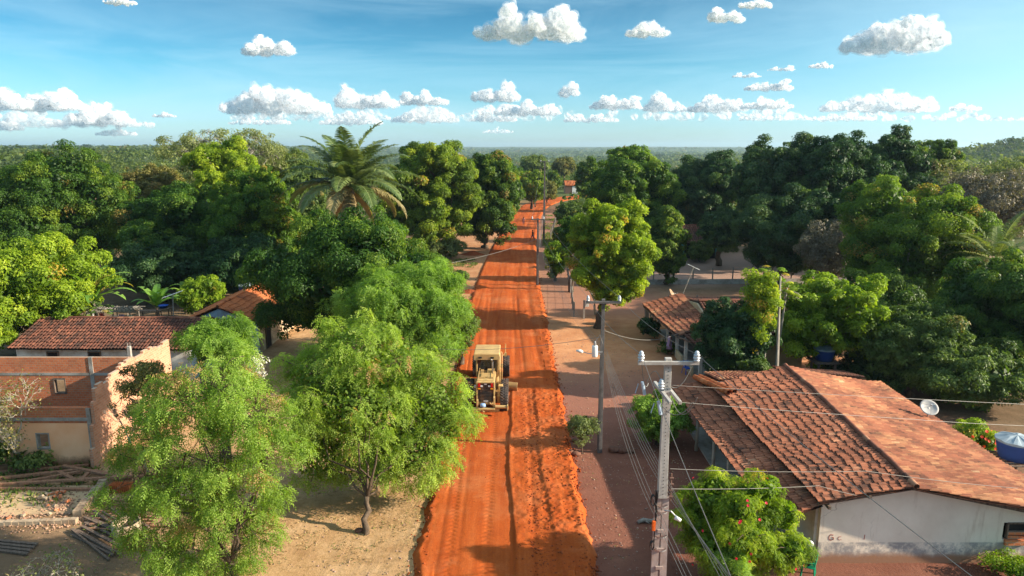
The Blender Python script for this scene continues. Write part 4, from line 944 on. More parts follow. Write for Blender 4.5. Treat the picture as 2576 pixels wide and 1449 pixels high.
def brick_ruin():
    off = (-23, 34, 0); T = thing('unfinished_building', 'roofless unfinished building with peach plastered lower front and bare brick walls above', 'building', off)
    X1 = -19.9; X0 = -31; Yf = 31.7; Yr = 35.4
    def W(px, py, Y):
        p = AT(px, py, Y); return p[0], p[2]
    a = W(92, 1087, Yf); b = W(132, 1128, Yf); hf = (a[0] - X0, b[0] - X0, b[1], a[1])
    mb = MB(); wall(mb, (X0, Yf), (X1 - .1, Yf), -.1, 2.12, .2, [hf]); mb.build('plastered_wall', M['peach'], T, off)
    rng = np.random.default_rng(2); mb = MB(); wall(mb, (X0, Yf + .01), (X1 - .12, Yf + .01), 2.123, 2.9, .16); mb.build('brick_parapet', M['brick'], T, off)
    mb = MB(); mb.box((-25.5, Yf - .0, 2.32), (11, .24, .16)); mb.build('lintel_beam', M['concrete'], T, off)
    c = W(135, 950, Yr); d = W(172, 990, Yr); hr_ = (c[0] - X0, d[0] - X0, d[1], c[1])
    mb = MB(); wall(mb, (X0, Yr), (X1 - .12, Yr), -.1, 4.25, .16, [hr_]); mb.build('brick_wall', M['brick'], T, off)
    mb = MB(); mb.box((-25.5, Yr - .02, 3.35), (11, .16, .14)); mb.box((-29.2, Yr - .025, 2.1), (.2, .17, 4.2)); mb.box((-22.0, Yr - .025, 2.13), (.2, .17, 4.26)); mb.build('concrete_frame', M['concrete'], T, off)
    # side wall along the yard, stepped and broken along the top
    mb = MB(); y = Yf - .55; cuts = []
    while y < 39.2:
        t = (y - Yf) / 8.0; h = 3.85 + .35 * sst(y, 32.3, 34.5) - .1 * sst(y, 36, 38.5)
        h = round((h + rng.uniform(-.14, .1)) / .125) * .125
        if y < Yf - .05: h = 1.0 + (y - Yf + .55) * 4.5
        mb.bbox(X1 - .08, X1 + .08, y, y + .24, -.1, h); y += .2405
    mb.build('brick_side_wall', M['brickpale'], T, off)
    mb = MB(); mb.box((-26.0, Yf - .02, 1.0), (.26, .22, 2.2)); mb.build('bare_column', M['concrete'], T, off)
    mb = MB(); mb.box((-20.1, Yf - .02, 1.45), (.18, .18, 2.85)); mb.build('corner_column', M['concrete'], T, off)
    for c_, d_, y in (((a[0] + b[0]) / 2, (a[1] + b[1]) / 2, Yf), ((c[0] + d[0]) / 2, (c[1] + d[1]) / 2, Yr)):
        w_ = b[0] - a[0]; h_ = a[1] - b[1]; f = MB(); t = .06
        for dx in (-w_ / 2 + t / 2, w_ / 2 - t / 2): f.box((c_ + dx, y, d_), (t, .23, h_ - .004))
        for dz in (-h_ / 2 + t / 2, h_ / 2 - t / 2): f.box((c_, y, d_ + dz), (w_ - 2 * t, .23, t))
        f.build('window_frame', M['concrete'] if y == Yf else M['oldwood'], T, off)
    for px, py, Y in ((325, 878, 35.9), (415, 868, 39.3)):
        p = AT(px, py, Y); mb = MB(); mb.box((p[0], Y, p[2] / 2 + .1), (.16, .16, p[2] + .1)); 
        for dx in (-.04, .04): mb.tube([(p[0] + dx, Y, p[2]), (p[0] + dx * 2, Y, p[2] + .35)], .01, 4)
        mb.build('column', M['concrete'], T, off)
    return T

# ------------------------------------------------------------ motor grader
def wheel(T, x, y, r, w_, side):
    mb = MB(); n = 40; prof = [(r * .60, -w_ / 2 * .9), (r * .80, -w_ / 2), (r * .95, -w_ / 2 * .96), (r, -w_ / 2 * .75), (r, w_ / 2 * .75), (r * .95, w_ / 2 * .96), (r * .80, w_ / 2), (r * .60, w_ / 2 * .9)]
    mb.lathe((x, y, r), prof, n, 'X')
    for k in range(26):
        a = 2 * math.pi * k / 26
        for s in (-1, 1):
            a2 = a + (.12 if s > 0 else 0)
            p = Vector((x + s * w_ * .10, y + math.cos(a2 + .13) * r * 1.0, r + math.sin(a2 + .13) * r * 1.0)); q = Vector((x + s * w_ * .50, y + math.cos(a2 - .05) * r * .985, r + math.sin(a2 - .05) * r * .985))
            mb.bar(p, q, .07, .07)
    o = mb.build('wheel', M['tyre'], T)
    mb = MB(); mb.lathe((x, y, r), [(r * .60, -w_ * .42), (r * .52, -w_ * .30), (r * .3, -w_ * .22), (.01, -w_ * .20)], 24, 'X'); mb.lathe((x, y, r), [(r * .60, w_ * .42), (r * .52, w_ * .28), (r * .3, w_ * .3), (.01, w_ * .34)], 24, 'X'); mb.build('rim', M['rim'], o, None, True)
def grader():
    ox, oy = -1.50, 37.35; T = thing('motor_grader', 'yellow motor grader seen from behind, levelling the red dirt road', 'motor grader', (ox, oy, .16), R(-1.0)); Y = M['grader']
    for s in (-1, 1):
        wheel(T, s * 1.03, 1.15, .66, .42, s); wheel(T, s * 1.03, 2.62, .66, .42, s); wheel(T, s * 1.0, 7.35, .66, .40, s)
        mb = MB(); mb.box((s * .72, 1.9, .70), (.16, 2.0, .42)); mb.box((s * .6, 1.88, .75), (.30, .5, .3)); mb.build('tandem_case', Y, T, bev=.03)
    mb = MB(); mb.box((0, 1.55, 1.42), (1.02, 2.25, 1.0)); mb.box((0, 1.55, .82), (.85, 2.3, .5)); hood = mb.build('engine_hood', Y, T, bev=.04)
    mb = MB(); mb.box((0, .72, 1.935), (.94, .34, .04)); mb.box((0, 1.5, 1.95), (.6, .7, .06)); mb.box((-.28, 2.2, 1.96), (.18, .5, .07)); mb.box((.2, 2.15, 2.0), (.34, .42, .16))
    for x in (-.43, .43): mb.tube([(x, .9, 1.94), (x, 1.0, 2.06), (x, 2.4, 2.08), (x, 2.55, 1.94)], .018, 6)
    for i in range(2): mb.box((-.25 + i * .5, 1.02, 1.95), (.36, .03, .05)); mb.box((-.25 + i * .5, 1.14, 1.95), (.36, .03, .05))
    mb.build('hood_lid', Y, hood, bev=.01)
    mb = MB()
    for i in range(9): mb.box((.515, 1.1 + i * .13, 1.45), (.02, .06, .5))
    for i in range(9): mb.box((-.515, 1.1 + i * .13, 1.45), (.02, .06, .5))
    mb.build('side_louvres', M['graderdark'], hood)
    mb = MB(); mb.box((0, .41, 1.30), (.88, .05, 1.08))
    for i in range(8): mb.box((0, .375, .85 + i * .085), (.62, .03, .035))
    mb.build('radiator_grille', M['graderdark'], T, bev=.01)
    mb = MB()
    for sx_ in (-1, 1): mb.box((sx_ * .485, .40, 1.32), (.07, .10, 1.16))
    mb.box((0, .40, 1.89), (1.03, .10, .06)); mb.build('grille_frame', Y, T, bev=.01)
    for s in (-1, 1):
        mb = MB(); mb.box((s * .36, .36, 1.74), (.13, .06, .22)); mb.build('tail_light', M['redlens'], T, bev=.01)
        mb = MB(); mb.box((s * .36, .36, 1.53), (.15, .05, .08)); mb.build('turn_light', M['amberlens'], T, bev=.01)
        mb = MB(); mb.box((s * .22, .365, 1.68), (.12, .04, .09)); mb.build('reversing_light', M['lamp'], T, bev=.01)
    mb = MB(); mb.box((0, .365, 1.80), (.14, .03, .07)); mb.build('name_plate', M['plate'], T)
    mb = MB(); mb.box((.02, .365, .80), (.26, .03, .11)); mb.build('number_plate', M['plate'], T)
    mb = MB(); mb.box((-.60, .62, 1.58), (.1, .12, .14)); mb.build('work_lamp', M['lamp'], T, bev=.02)
    mb = MB(); mb.tube([(.33, 1.95, 1.9), (.33, 1.95, 2.62), (.31, 1.9, 2.74), (.25, 1.8, 2.80)], .045, 10); mb.build('exhaust_pipe', M['steel'], T, None, True)
    # cab
    cab = MB(); cab.box((0, 3.05, 1.28), (1.22, 1.15, .95)); 
    for sx_ in (-1, 1):
        for yy in (2.42, 3.66): cab.box((sx_ * .62, yy, 2.25), (.09, .09, 1.35))
    cab.box((0, 2.44, 1.70), (1.24, .08, .30)); cab.box((0, 2.44, 2.88), (1.24, .08, .12)); cb = cab.build('cab', Y, T, bev=.02)
    mb = MB(); mb.box((0, 2.46, 2.33), (1.14, .03, .98)); mb.box((0, 3.67, 2.2), (1.14, .03, 1.2)); mb.box((.615, 3.05, 2.2), (.03, 1.14, 1.2)); mb.box((-.615, 3.05, 2.2), (.03, 1.14, 1.2)); mb.build('cab_window', M['glass'], cb)
    mb = MB(); mb.box((0, 2.85, 3.03), (1.50, 1.95, .20)); rf = mb.build('cab_roof', Y, T, bev=.05)
    mb = MB(); mb.box((0, 1.86, 2.93), (1.46, .04, .32)); mb.build('roof_visor', Y, rf)
    mb = MB()
    for x in (-.38, .32): mb.box((x, 1.835, 2.90), (.20, .03, .09))
    mb.build('roof_vent', M['black'], rf)
    mb = MB()
    for x, y, z0, z1 in ((.74, 2.35, 1.0, 3.05), (.86, 2.6, .9, 3.0), (.74, 2.95, 1.1, 2.9)): mb.tube([(x, y, z0), (x, y, z1)], .028, 8)
    mb.tube([(.86, 2.6, 3.0), (.74, 2.6, 3.04)], .028, 8); mb.tube([(.74, 2.3, 1.02), (.92, 2.3, 1.05), (.9, 2.55, 1.1)], .03, 8); mb.build('grab_rail', Y, T, None, True)
    mb = MB(); mb.tube([(.78, 3.7, 2.35), (1.02, 3.85, 2.6), (1.05, 3.85, 3.15)], .025, 8); mb.box((1.03, 3.84, 2.5), (.16, .06, .22)); mb.build('mirror_arm', Y, T)
    mb = MB(); mb.box((.78, 2.55, .86), (.34, .5, .30)); mb.box((.80, 2.0, .95), (.26, .35, .5)); mb.box((.74, 2.5, 1.15), (.2, .35, .1)); mb.build('step_and_tank', Y, T, bev=.02)
    # front frame, axle and blade
    mb = MB(); mb.bar((0, 3.6, 1.35), (0, 5.2, 1.75), .30, .34); mb.bar((0, 5.15, 1.75), (0, 7.3, 1.25), .30, .34); mb.box((0, 7.35, 1.0), (.5, .5, .5)); mb.box((0, 7.35, .68), (1.7, .24, .24)); mb.box((0, 7.95, .95), (.9, .3, .3)); mb.build('front_frame', Y, T, bev=.03)
    mb = MB(); mb.bar((.28, 4.6, 2.0), (.55, 4.75, .75), .09); mb.bar((-.28, 4.6, 2.0), (-.55, 4.75, .75), .09); mb.bar((0, 7.0, .75), (.35, 4.9, .62), .12); mb.bar((0, 7.0, .75), (-.35, 4.9, .62), .12); mb.lathe((0, 4.65, .60), [(.25, -.06), (.72, -.06), (.72, .06), (.25, .06)], 26); mb.build('drawbar_circle', Y, T)
    mb = MB(); vs = []; n = 8; A = Vector((1.78, 4.15, 0)); B = Vector((-1.62, 5.15, 0)); dr = (A - B).normalized(); fw = Vector((-dr.y, dr.x, 0)) * (1 if -dr.y * 0 + dr.x > 0 else -1)
    for P_ in (A, B):
        for i in range(n + 1):
            t = i / n; vs.append(tuple(P_ + fw * (-.16 * math.sin(math.pi * t) - .0) * -1 * -1 + Vector((0, 0, .03 + .58 * t))))
    mb.add(vs, [(i, i + 1, n + 2 + i, n + 1 + i) for i in range(n)]); o = mb.build('blade', Y, T); sd = o.modifiers.new('thick', 'SOLIDIFY'); sd.thickness = .035
    # rear ripper
    mb = MB(); mb.box((.02, .05, .42), (1.55, .18, .20)); mb.box((.50, .12, .80), (.10, .22, .70)); mb.box((-.45, .12, .70), (.10, .22, .55)); mb.tube([(.55, -.02, .62), (1.25, -.02, .60)], .10, 12); mb.box((1.25, -.02, .58), (.06, .22, .30)); mb.box((.1, -.1, .50), (.9, .14, .08))
    mb.bar((-.35, 0, .55), (-.05, -.18, .35), .07); mb.bar((.25, .0, .85), (.45, .1, .6), .05); mb.build('ripper', Y, T, bev=.015)
    mb = MB(); mb.tube([(-.13, .06, .60), (-.13, .06, .74), (-.13, .06, .78)], [.17, .16, .08], 14); mb.build('water_cooler', simple('pale_blue_cooler', (.28, .42, .66), .5, .1, 6), T, None, True)

# ------------------------------------------------------------ poles and wires
def insulator(mb, x, y, z, s=1.0):
    prof = [(.02, 0), (.055, .01), (.055, .03), (.03, .04), (.065, .06), (.065, .08), (.035, .09), (.06, .11), (.06, .13), (.035, .14), (.045, .17), (.02, .20), (.001, .205)]
    mb.lathe((x, y, z), [(r * s * 1.25, h * s * 1.25) for r, h in prof], 14)
POLE = {}
def pole_main():
    p = AT(1681, 900, 19.7); X, Y, H = p[0], 19.7, p[2]; T = thing('utility_pole', 'tall pale concrete power pole with crossarms, nearest the camera', 'utility pole', (X, Y, 0)); off = (X, Y, 0)
    mb = MB(); P2 = 4.6
    def ring(z): k = .095 + (H - z) * .0102; return k
    for z0, z1 in ((P2, H),):
        a, b = ring(z0), ring(z1); mb.box((0, 0, (z0 + z1) / 2), (a * 2, a * 1.5, z1 - z0), taper=b / a)
    mb.build('shaft', M['poleconcrete'], T, bev=.01)
    mb = MB(); a, b = ring(0) * 1.02, ring(P2); ww = b * 2
    for sx_ in (-1, 1): mb.bar((sx_ * a * .82, 0, -.2), (sx_ * b * .80, 0, P2 - .002), b * .42, b * 1.5)
    z = .4
    while z < P2: k = a + (b - a) * z / P2; mb.box((0, .0, z), (k * 1.35, b * 1.1, .10)); z += .62
    mb.box((0, b * .35, P2 / 2), (b * 1.25, .05, P2 - .05), taper=.95); mb.build('lower_shaft', M['pinkconcrete'], T)
    mb = MB(); k = 0; z = P2 + .15
    while z < H - .1: mb.box((0, -ring(z) * .75 - .002, z), (.022, .012, .022)); z += .11
    mb.build('bolt_holes', M['dark'], T)['kind'] = 'stuff'
    zc = H - .13; w1 = (1753 - 1608) / FPX * 21.6
    xc = (1680.5 - 1681) / FPX * 21
    mb = MB(); mb.box((xc, -.02 - ring(zc) * .75 - .0, zc), (w1, .09, .11)); mb.build('crossarm', M['poleconcrete'], T, bev=.01)
    for s in (-1, 1):
        mb = MB(); insulator(mb, xc + s * (w1 / 2 - .08), -.12, zc + .06, 1.25); mb.build('insulator', M['porcelain'], T, None, True)
    mb = MB(); insulator(mb, -.17, -.02, H - .95, 1.25); mb.build('insulator', M['porcelain'], T, None, True)
    # double crossarm running towards the camera
    z2 = H - 1.05
    for s in (-1, 1):
        mb = MB(); q = (-.05 + s * .14, .8, z2 + .02); r_ = (.05 + s * .14, -.9, z2); mb.bar(q, r_, .09, .10); mb.build('crossarm', M['poleconcrete'], T, bev=.008)
    # fuse cut-outs and lightning arrester
    mb = MB()
    for x, y, z in ((-.62, .55, z2 - .05), (-.30, -.3, z2 - .35)):
        mb.tube([(x, y, z + .18), (x + .08, y - .02, z - .22)], .05, 8); mb.tube([(x - .12, y, z + .12), (x - .2, y, z - .18)], .015, 6)
    mb.build('fuse_cutout', simple('pale_blue_porcelain', (.34, .44, .55), .3, .15, 6), T)
    mb = MB(); rng = np.random.default_rng(3)
    def loop(a, b, sagz, r=.012):
        a = np.array(a, float); b = np.array(b, float); pts = [a + (b - a) * t + np.array((0, 0, -sagz * 4 * t * (1 - t))) for t in np.linspace(0, 1, 10)]; mb.tube(pts, r, 5)
    loop((-w1 / 2 + .1, -.1, zc), (-.45, .5, z2 + .1), .35); loop((-.17, -.02, H - .75), (-.5, .45, z2 + .15), -.35); loop((.1, -.1, H - .85), (w1 / 2 - .1, -.1, zc + .25), .35)
    loop((-.3, -.2, z2 - .1), (.55, -.9, z2 + .02), .45); loop((.15, .0, z2 - .2), (.75, -.6, z2 + .05), .5)
    mb.build('jumper_wires', M['wire'], T)
    # secondary rack, coiled cables, orange tag, street lamp
    mb = MB(); 
    for i in range(4): mb.tube([(.20, -.05, 5.25 - i * .2), (.32, -.07, 5.25 - i * .2)], .035, 8)
    mb.tube([(.25, -.05, 4.5), (.25, -.05, 5.4)], .018, 6); mb.build('wire_rack', simple('rusty_bracket', (.2, .11, .08), .7, .3, 6), T)
    mb = MB()
    for r_, x, z in ((.16, -.28, 4.55), (.13, -.26, 3.05)):
        for j in range(3): mb.tube([(x + math.cos(a) * r_ * .45, -.12 + j * .025, z + math.sin(a) * r_ * (1 + .06 * j)) for a in np.linspace(0, 6.28, 18)], .014, 5, False)
    for i in range(7): mb.tube([(-.2 + rng.uniform(-.03, .06), -.16 + rng.uniform(-.05, .05), 4.9), (-.2 + rng.uniform(-.05, .05), -.17, 4.2), (-.22, -.16 + rng.uniform(-.04, .04), 3.2)], .012, 5)
    mb.build('cable_coils', M['black'], T)
    mb = MB(); mb.box((-.25, -.16, 3.75), (.10, .08, .34)); mb.build('junction_box', M['orange'], T, bev=.02)
    mb = MB(); mb.tube([(.05, -.15, 4.25), (.22, -.3, 4.3), (.40, -.38, 4.12)], .022, 7); o = mb.build('lamp_arm', M['steel'], T)
    mb = MB(); mb.tube([(.33, -.36, 4.14), (.50, -.42, 4.06)], [.07, .05], 12); mb.build('lamp_head', M['lamp'], o, None, True)
    mb = MB(); 
    for z in (4.35, 4.15, 2.9, 3.35): mb.lathe((0, 0, z), [(ring(z) * 1.25, -.02), (ring(z) * 1.25, .02)], 14)
    mb.build('steel_strap', M['steel'], T)
    POLE['A'] = (X, Y, H, w1)
    return T
def pole_T(key, label, px, pyb, pyt, half, mat='darkconcrete', thick=.11, name='utility_pole', arm=True, tr=False, group=None):
    b = G(px, pyb); t = AT(px, pyt, b[1]); X, Y, H = b[0], b[1], t[2]; T = thing(name, label, 'utility pole', (X, Y, 0), 0, group)
    mb = MB(); mb.box((0, 0, H / 2 - .1), (thick * 2, thick * 1.5, H + .2), taper=.62); mb.box((0, -thick * .9, H * .3), (thick * .9, .02, H * .55), taper=.7); mb.build('shaft', M[mat], T, bev=.01)
    if arm:
        mb = MB(); mb.box((0, -.12, H - .14), (half * 2, .09, .11)); mb.build('crossarm', M['darkconcrete'] if mat == 'darkconcrete' else M[mat], T)
        for s in (-1, 1):
            mb = MB(); insulator(mb, s * (half - .1), -.12, H - .08, 1.1); mb.build('insulator', M['porcelain'], T, None, True)
    POLE[key] = (X, Y, H, half * 2); return T
def wire(label, pts, r, sag=.3, group='power lines', mat='wire', name='power_line'):
    P = []
    for (a, b), s in zip(zip(pts[:-1], pts[1:]), sag if hasattr(sag, '__len__') else [sag] * (len(pts) - 1)):
        a = np.array([float(q) for q in a]); b = np.array([float(q) for q in b])
        n = 16
        for i in range(n): t = i / n; P.append(a + (b - a) * t - np.array((0, 0, 4 * s * t * (1 - t))))
    P.append(np.array([float(q) for q in pts[-1]])); mb = MB(); mb.tube(P, r, 5)
    c = P[0]; T = mb.build(name, M[mat], None, c); T.location = Vector([float(q) for q in c]); tag(T, label, 'wire', group); return T

# ------------------------------------------------------------ people
def skin_body(name, V, E, Rr, mat, parent, sub=2):
    me = bpy.data.meshes.new(name); me.from_pydata([tuple(v) for v in V], E, []); o = link(name, me, mat, parent)
    s = o.modifiers.new('skin', 'SKIN'); me.skin_vertices or bpy.context.view_layer.update()
    lay = me.skin_vertices[0].data if len(me.skin_vertices) else None
    if lay:
        for i, r in enumerate(Rr): lay[i].radius = (r, r); 
        lay[0].use_root = True
    u = o.modifiers.new('sub', 'SUBSURF'); u.levels = 1; u.render_levels = sub
    return o
def person(name, label, loc, rz, joints, shirt, trousers, cap=None, dress=None, scale=1.0, group=None):
    """joints: pelvis, chest, neck, head, and per side shoulder elbow wrist hip knee ankle toe, in metres"""
    T = thing(name, label, 'person', loc, rz, group); T.scale = (scale,) * 3; J = joints
    V = [J['pelvis'], J['belly'], J['chest'], J['neck'], J['head0'], J['head'], J['crown']]; E = [(0, 1), (1, 2), (2, 3), (3, 4), (4, 5), (5, 6)]; Rr = [.125, .12, .145, .05, .07, .093, .06]
    def ch(root, ks, rs):
        b = root
        for k, r in zip(ks, rs): V.append(k); Rr.append(r); E.append((b, len(V) - 1)); b = len(V) - 1
        return b
    for s in ('L', 'R'):
        wv = ch(2, [J['sh' + s], J['el' + s], J['wr' + s]], [.058, .042, .03])
        wr = Vector(J['wr' + s]); d = (wr - Vector(J['el' + s])).normalized(); side = d.cross(Vector((0, 1, .3))).normalized()
        pa = wr + d * .05; V.append(tuple(pa)); Rr.append(.034); E.append((wv, len(V) - 1)); pi = len(V) - 1
        for k in range(4):
            a = pa + side * (.024 * (k - 1.5)) + d * .05; b = a + d * (.045 + .008 * (1.5 - abs(k - 1.5))) + Vector((0, 0, -.012)); ch(pi, [tuple(a), tuple(b)], [.011, .009])
        ch(pi, [tuple(pa + side * .05 - d * .005), tuple(pa + side * .07 + d * .035)], [.012, .010])
        ch(0, [J['hi' + s], J['kn' + s], J['an' + s], J['to' + s]], [.085, .055, .038, .034])
    hd = Vector(J['head']); f = Vector(J['face']).normalized(); V.append(tuple(hd + f * .105 + Vector((0, 0, -.01)))); Rr.append(.018); E.append((5, len(V) - 1))
    for s in (-1, 1):
        sd = f.cross(Vector((0, 0, 1))).normalized() * s; V.append(tuple(hd + sd * .10)); Rr.append(.018); E.append((5, len(V) - 1))
    skin_body('body', V, E, Rr, M['skin'], T)
    # clothing: a little outside the body
    if dress is None:
        V = [J['pelvis'], J['belly'], J['chest'], J['neck']]; E = [(0, 1), (1, 2), (2, 3)]; Rr = [.145, .14, .165, .075]
        for s in ('L', 'R'):
            m_ = (Vector(J['sh' + s]) + Vector(J['el' + s])) / 2; V.append(J['sh' + s]); Rr.append(.078); E.append((2, len(V) - 1)); V.append(tuple(m_)); Rr.append(.068); E.append((len(V) - 2, len(V) - 1))
        skin_body('shirt', V, E, Rr, shirt, T)
        V = [J['pelvis'], tuple(Vector(J['pelvis']) + Vector((0, 0, .06)))]; E = [(0, 1)]; Rr = [.14, .13]
        for s in ('L', 'R'):
            k = Vector(J['kn' + s]); m_ = k + (Vector(J['an' + s]) - k) * .15
            for q, r in ((J['hi' + s], .105), (tuple(k), .078), (tuple(m_), .072)):
                V.append(q); Rr.append(r); E.append((len(V) - 2 if q != J['hi' + s] else 0, len(V) - 1))
        skin_body('trousers', V, E, Rr, trousers, T)
    else:
        mb = MB(); p = Vector(J['pelvis']); c = Vector(J['chest'])
        pts = [p + Vector((0, 0, -.42)), p + Vector((0, 0, -.1)), p + (c - p) * .45, c, Vector(J['neck']) - Vector((0, 0, .03))]; mb.tube([tuple(q) for q in pts], [.27, .20, .15, .185, .09], 16); mb.build('dress', dress, T, None, True)
    # hair and face
    mb = MB(); n = 12; hc = hd + Vector((0, 0, .03)) - f * .012
    vs, fs = ICO; mb.add([tuple(hc + Vector((v[0] * .108, v[1] * .118, v[2] * .115 + .01))) for v in vs if True], [tuple(q) for q in fs]); h = mb.build('hair', cap or M['hair'], T, None, True)
    o2 = MB(); 
    sd = f.cross(Vector((0, 0, 1))).normalized()
    for s in (-1, 1): o2.add([tuple(hd + f * .105 + sd * s * .034 + Vector((v[0], v[1], v[2])) * .012) for v in vs], [tuple(q) for q in fs])
    o2.box(tuple(hd + f * .104 + Vector((0, 0, -.055))), (.04, .012, .01), math.atan2(sd.y, sd.x)); o2.build('eyes_and_mouth', M['hair'], T)
    if cap is not None:
        b = MB(); b.lathe(tuple(hc + f * .06 + Vector((0, 0, .03))), [(.02, .02), (.115, 0), (.12, -.012), (.02, .0)], 18); b.build('cap_peak', cap, T, None, True)
    return T
def walking(stride=.25, arm=.2):
    J = dict(pelvis=(0, 0, .92), belly=(0, 0, 1.08), chest=(0, .01, 1.32), neck=(0, .01, 1.48), head0=(0, .02, 1.55), head=(0, .03, 1.62), crown=(0, .02, 1.70), face=(0, 1, -.05))
    for s, k in (('L', -1), ('R', 1)):
        a = stride * k; J['sh' + s] = (.19 * k, 0, 1.40); J['el' + s] = (.23 * k, -arm * k * .5, 1.13); J['wr' + s] = (.22 * k, -arm * k + .08, .90)
        J['hi' + s] = (.09 * k, 0, .86); J['kn' + s] = (.10 * k, a * .6 + .05, .48); J['an' + s] = (.10 * k, a, .09); J['to' + s] = (.11 * k, a + .15, .04)
    return J
def seated():
    J = dict(pelvis=(0, -.05, .52), belly=(0, -.08, .70), chest=(0, -.10, .92), neck=(0, -.06, 1.08), head0=(0, -.03, 1.14), head=(0, 0, 1.21), crown=(0, -.01, 1.29), face=(0, 1, -.35))
    for s, k in (('L', -1), ('R', 1)):
        J['sh' + s] = (.19 * k, -.08, 1.0); J['el' + s] = (.27 * k, .06, .76); J['wr' + s] = (.16 * k, .26, .66)
        J['hi' + s] = (.10 * k, .02, .52); J['kn' + s] = (.14 * k, .44, .52); J['an' + s] = (.13 * k, .52 + .06 * k, .10); J['to' + s] = (.14 * k, .68 + .06 * k, .04)
    return J
def plastic_chair(label, loc, rz, mat):
    T = thing('plastic_chair', label, 'chair', loc, rz); mb = MB(); mb.box((0, 0, .43), (.46, .44, .03)); mb.box((0, .22, .41), (.46, .03, .06)); mb.build('seat', mat, T, bev=.012)
    mb = MB(); pts = [(math.sin(a) * .27, -.20 - math.cos(a) * .06, .62 + .26 * max(0, math.cos(a)) ** .6) for a in np.linspace(-1.5, 1.5, 13)]
    mb.tube(pts, .022, 8); 
    for x in (-.12, -.04, .04, .12): mb.bar((x, -.21, .44), (x * 1.2, -.26, .84), .045, .012)
    mb.build('backrest', mat, T)
    for s in (-1, 1):
        mb = MB(); mb.bar((s * .25, -.2, .64), (s * .26, .16, .64), .05, .025); mb.bar((s * .26, .16, .64), (s * .24, .2, .42), .04, .025); mb.build('armrest', mat, T)
        for t in (-1, 1):
            mb = MB(); mb.bar((s * .21, t * .19, .42), (s * .26, t * .24, 0), .055, .035); mb.build('leg', mat, T)
    return T
def water_tank(label, loc, r, h, hs=0.0, seed=1):
    "blue polyethylene tank with a ribbed lid"
    T = thing('water_tank', label, 'water tank', loc); mb = MB(); z = hs
    mb.lathe((0, 0, z), [(.01, 0), (r * .80, 0), (r * .86, h * .3), (r * .89, h * .32), (r * .95, h * .65), (r * .98, h * .67), (r, h * .98), (r * 1.04, h)], 32); mb.build('body', M['bluetank'], T, None, True)
    mb = MB(); n = 32; vs = [(0, 0, z + h + r * .30)]
    for k in range(n):
        a = 2 * math.pi * k / n; vs.append((math.cos(a) * r * .5, math.sin(a) * r * .5, z + h + r * (.24 if k % 4 < 2 else .19)))
    for k in range(n):
        a = 2 * math.pi * k / n; vs.append((math.cos(a) * r * 1.07, math.sin(a) * r * 1.07, z + h + (.05 if k % 4 < 2 else .02)))
    for k in range(n):
        a = 2 * math.pi * k / n; vs.append((math.cos(a) * r * 1.07, math.sin(a) * r * 1.07, z + h - .06))
    fs = [(0, 1 + k, 1 + (k + 1) % n) for k in range(n)] + [(1 + k, n + 1 + k, n + 1 + (k + 1) % n, 1 + (k + 1) % n) for k in range(n)] + [(n + 1 + k, 2 * n + 1 + k, 2 * n + 1 + (k + 1) % n, n + 1 + (k + 1) % n) for k in range(n)]
    mb.add(vs, fs); mb.build('lid', M['tanklid'], T)
    return T
def log_stand(label, loc, w_, h):
    T = thing('timber_stand', label, 'stand', loc); mb = MB()
    for i in range(7): mb.tube([(-w_ / 2 * 1.2, -w_ / 2 + w_ * i / 6, h - .06), (w_ / 2 * 1.2, -w_ / 2 + w_ * i / 6, h - .05)], .05, 7)
    mb.build('platform', M['oldwood'], T)
    for sx_ in (-1, 1):
        for sy in (-1, 1): mb = MB(); mb.tube([(sx_ * w_ * .42, sy * w_ * .42, -.1), (sx_ * w_ * .40, sy * w_ * .40, h - .10)], .085, 8); mb.build('leg', M['oldwood'], T)
    return T
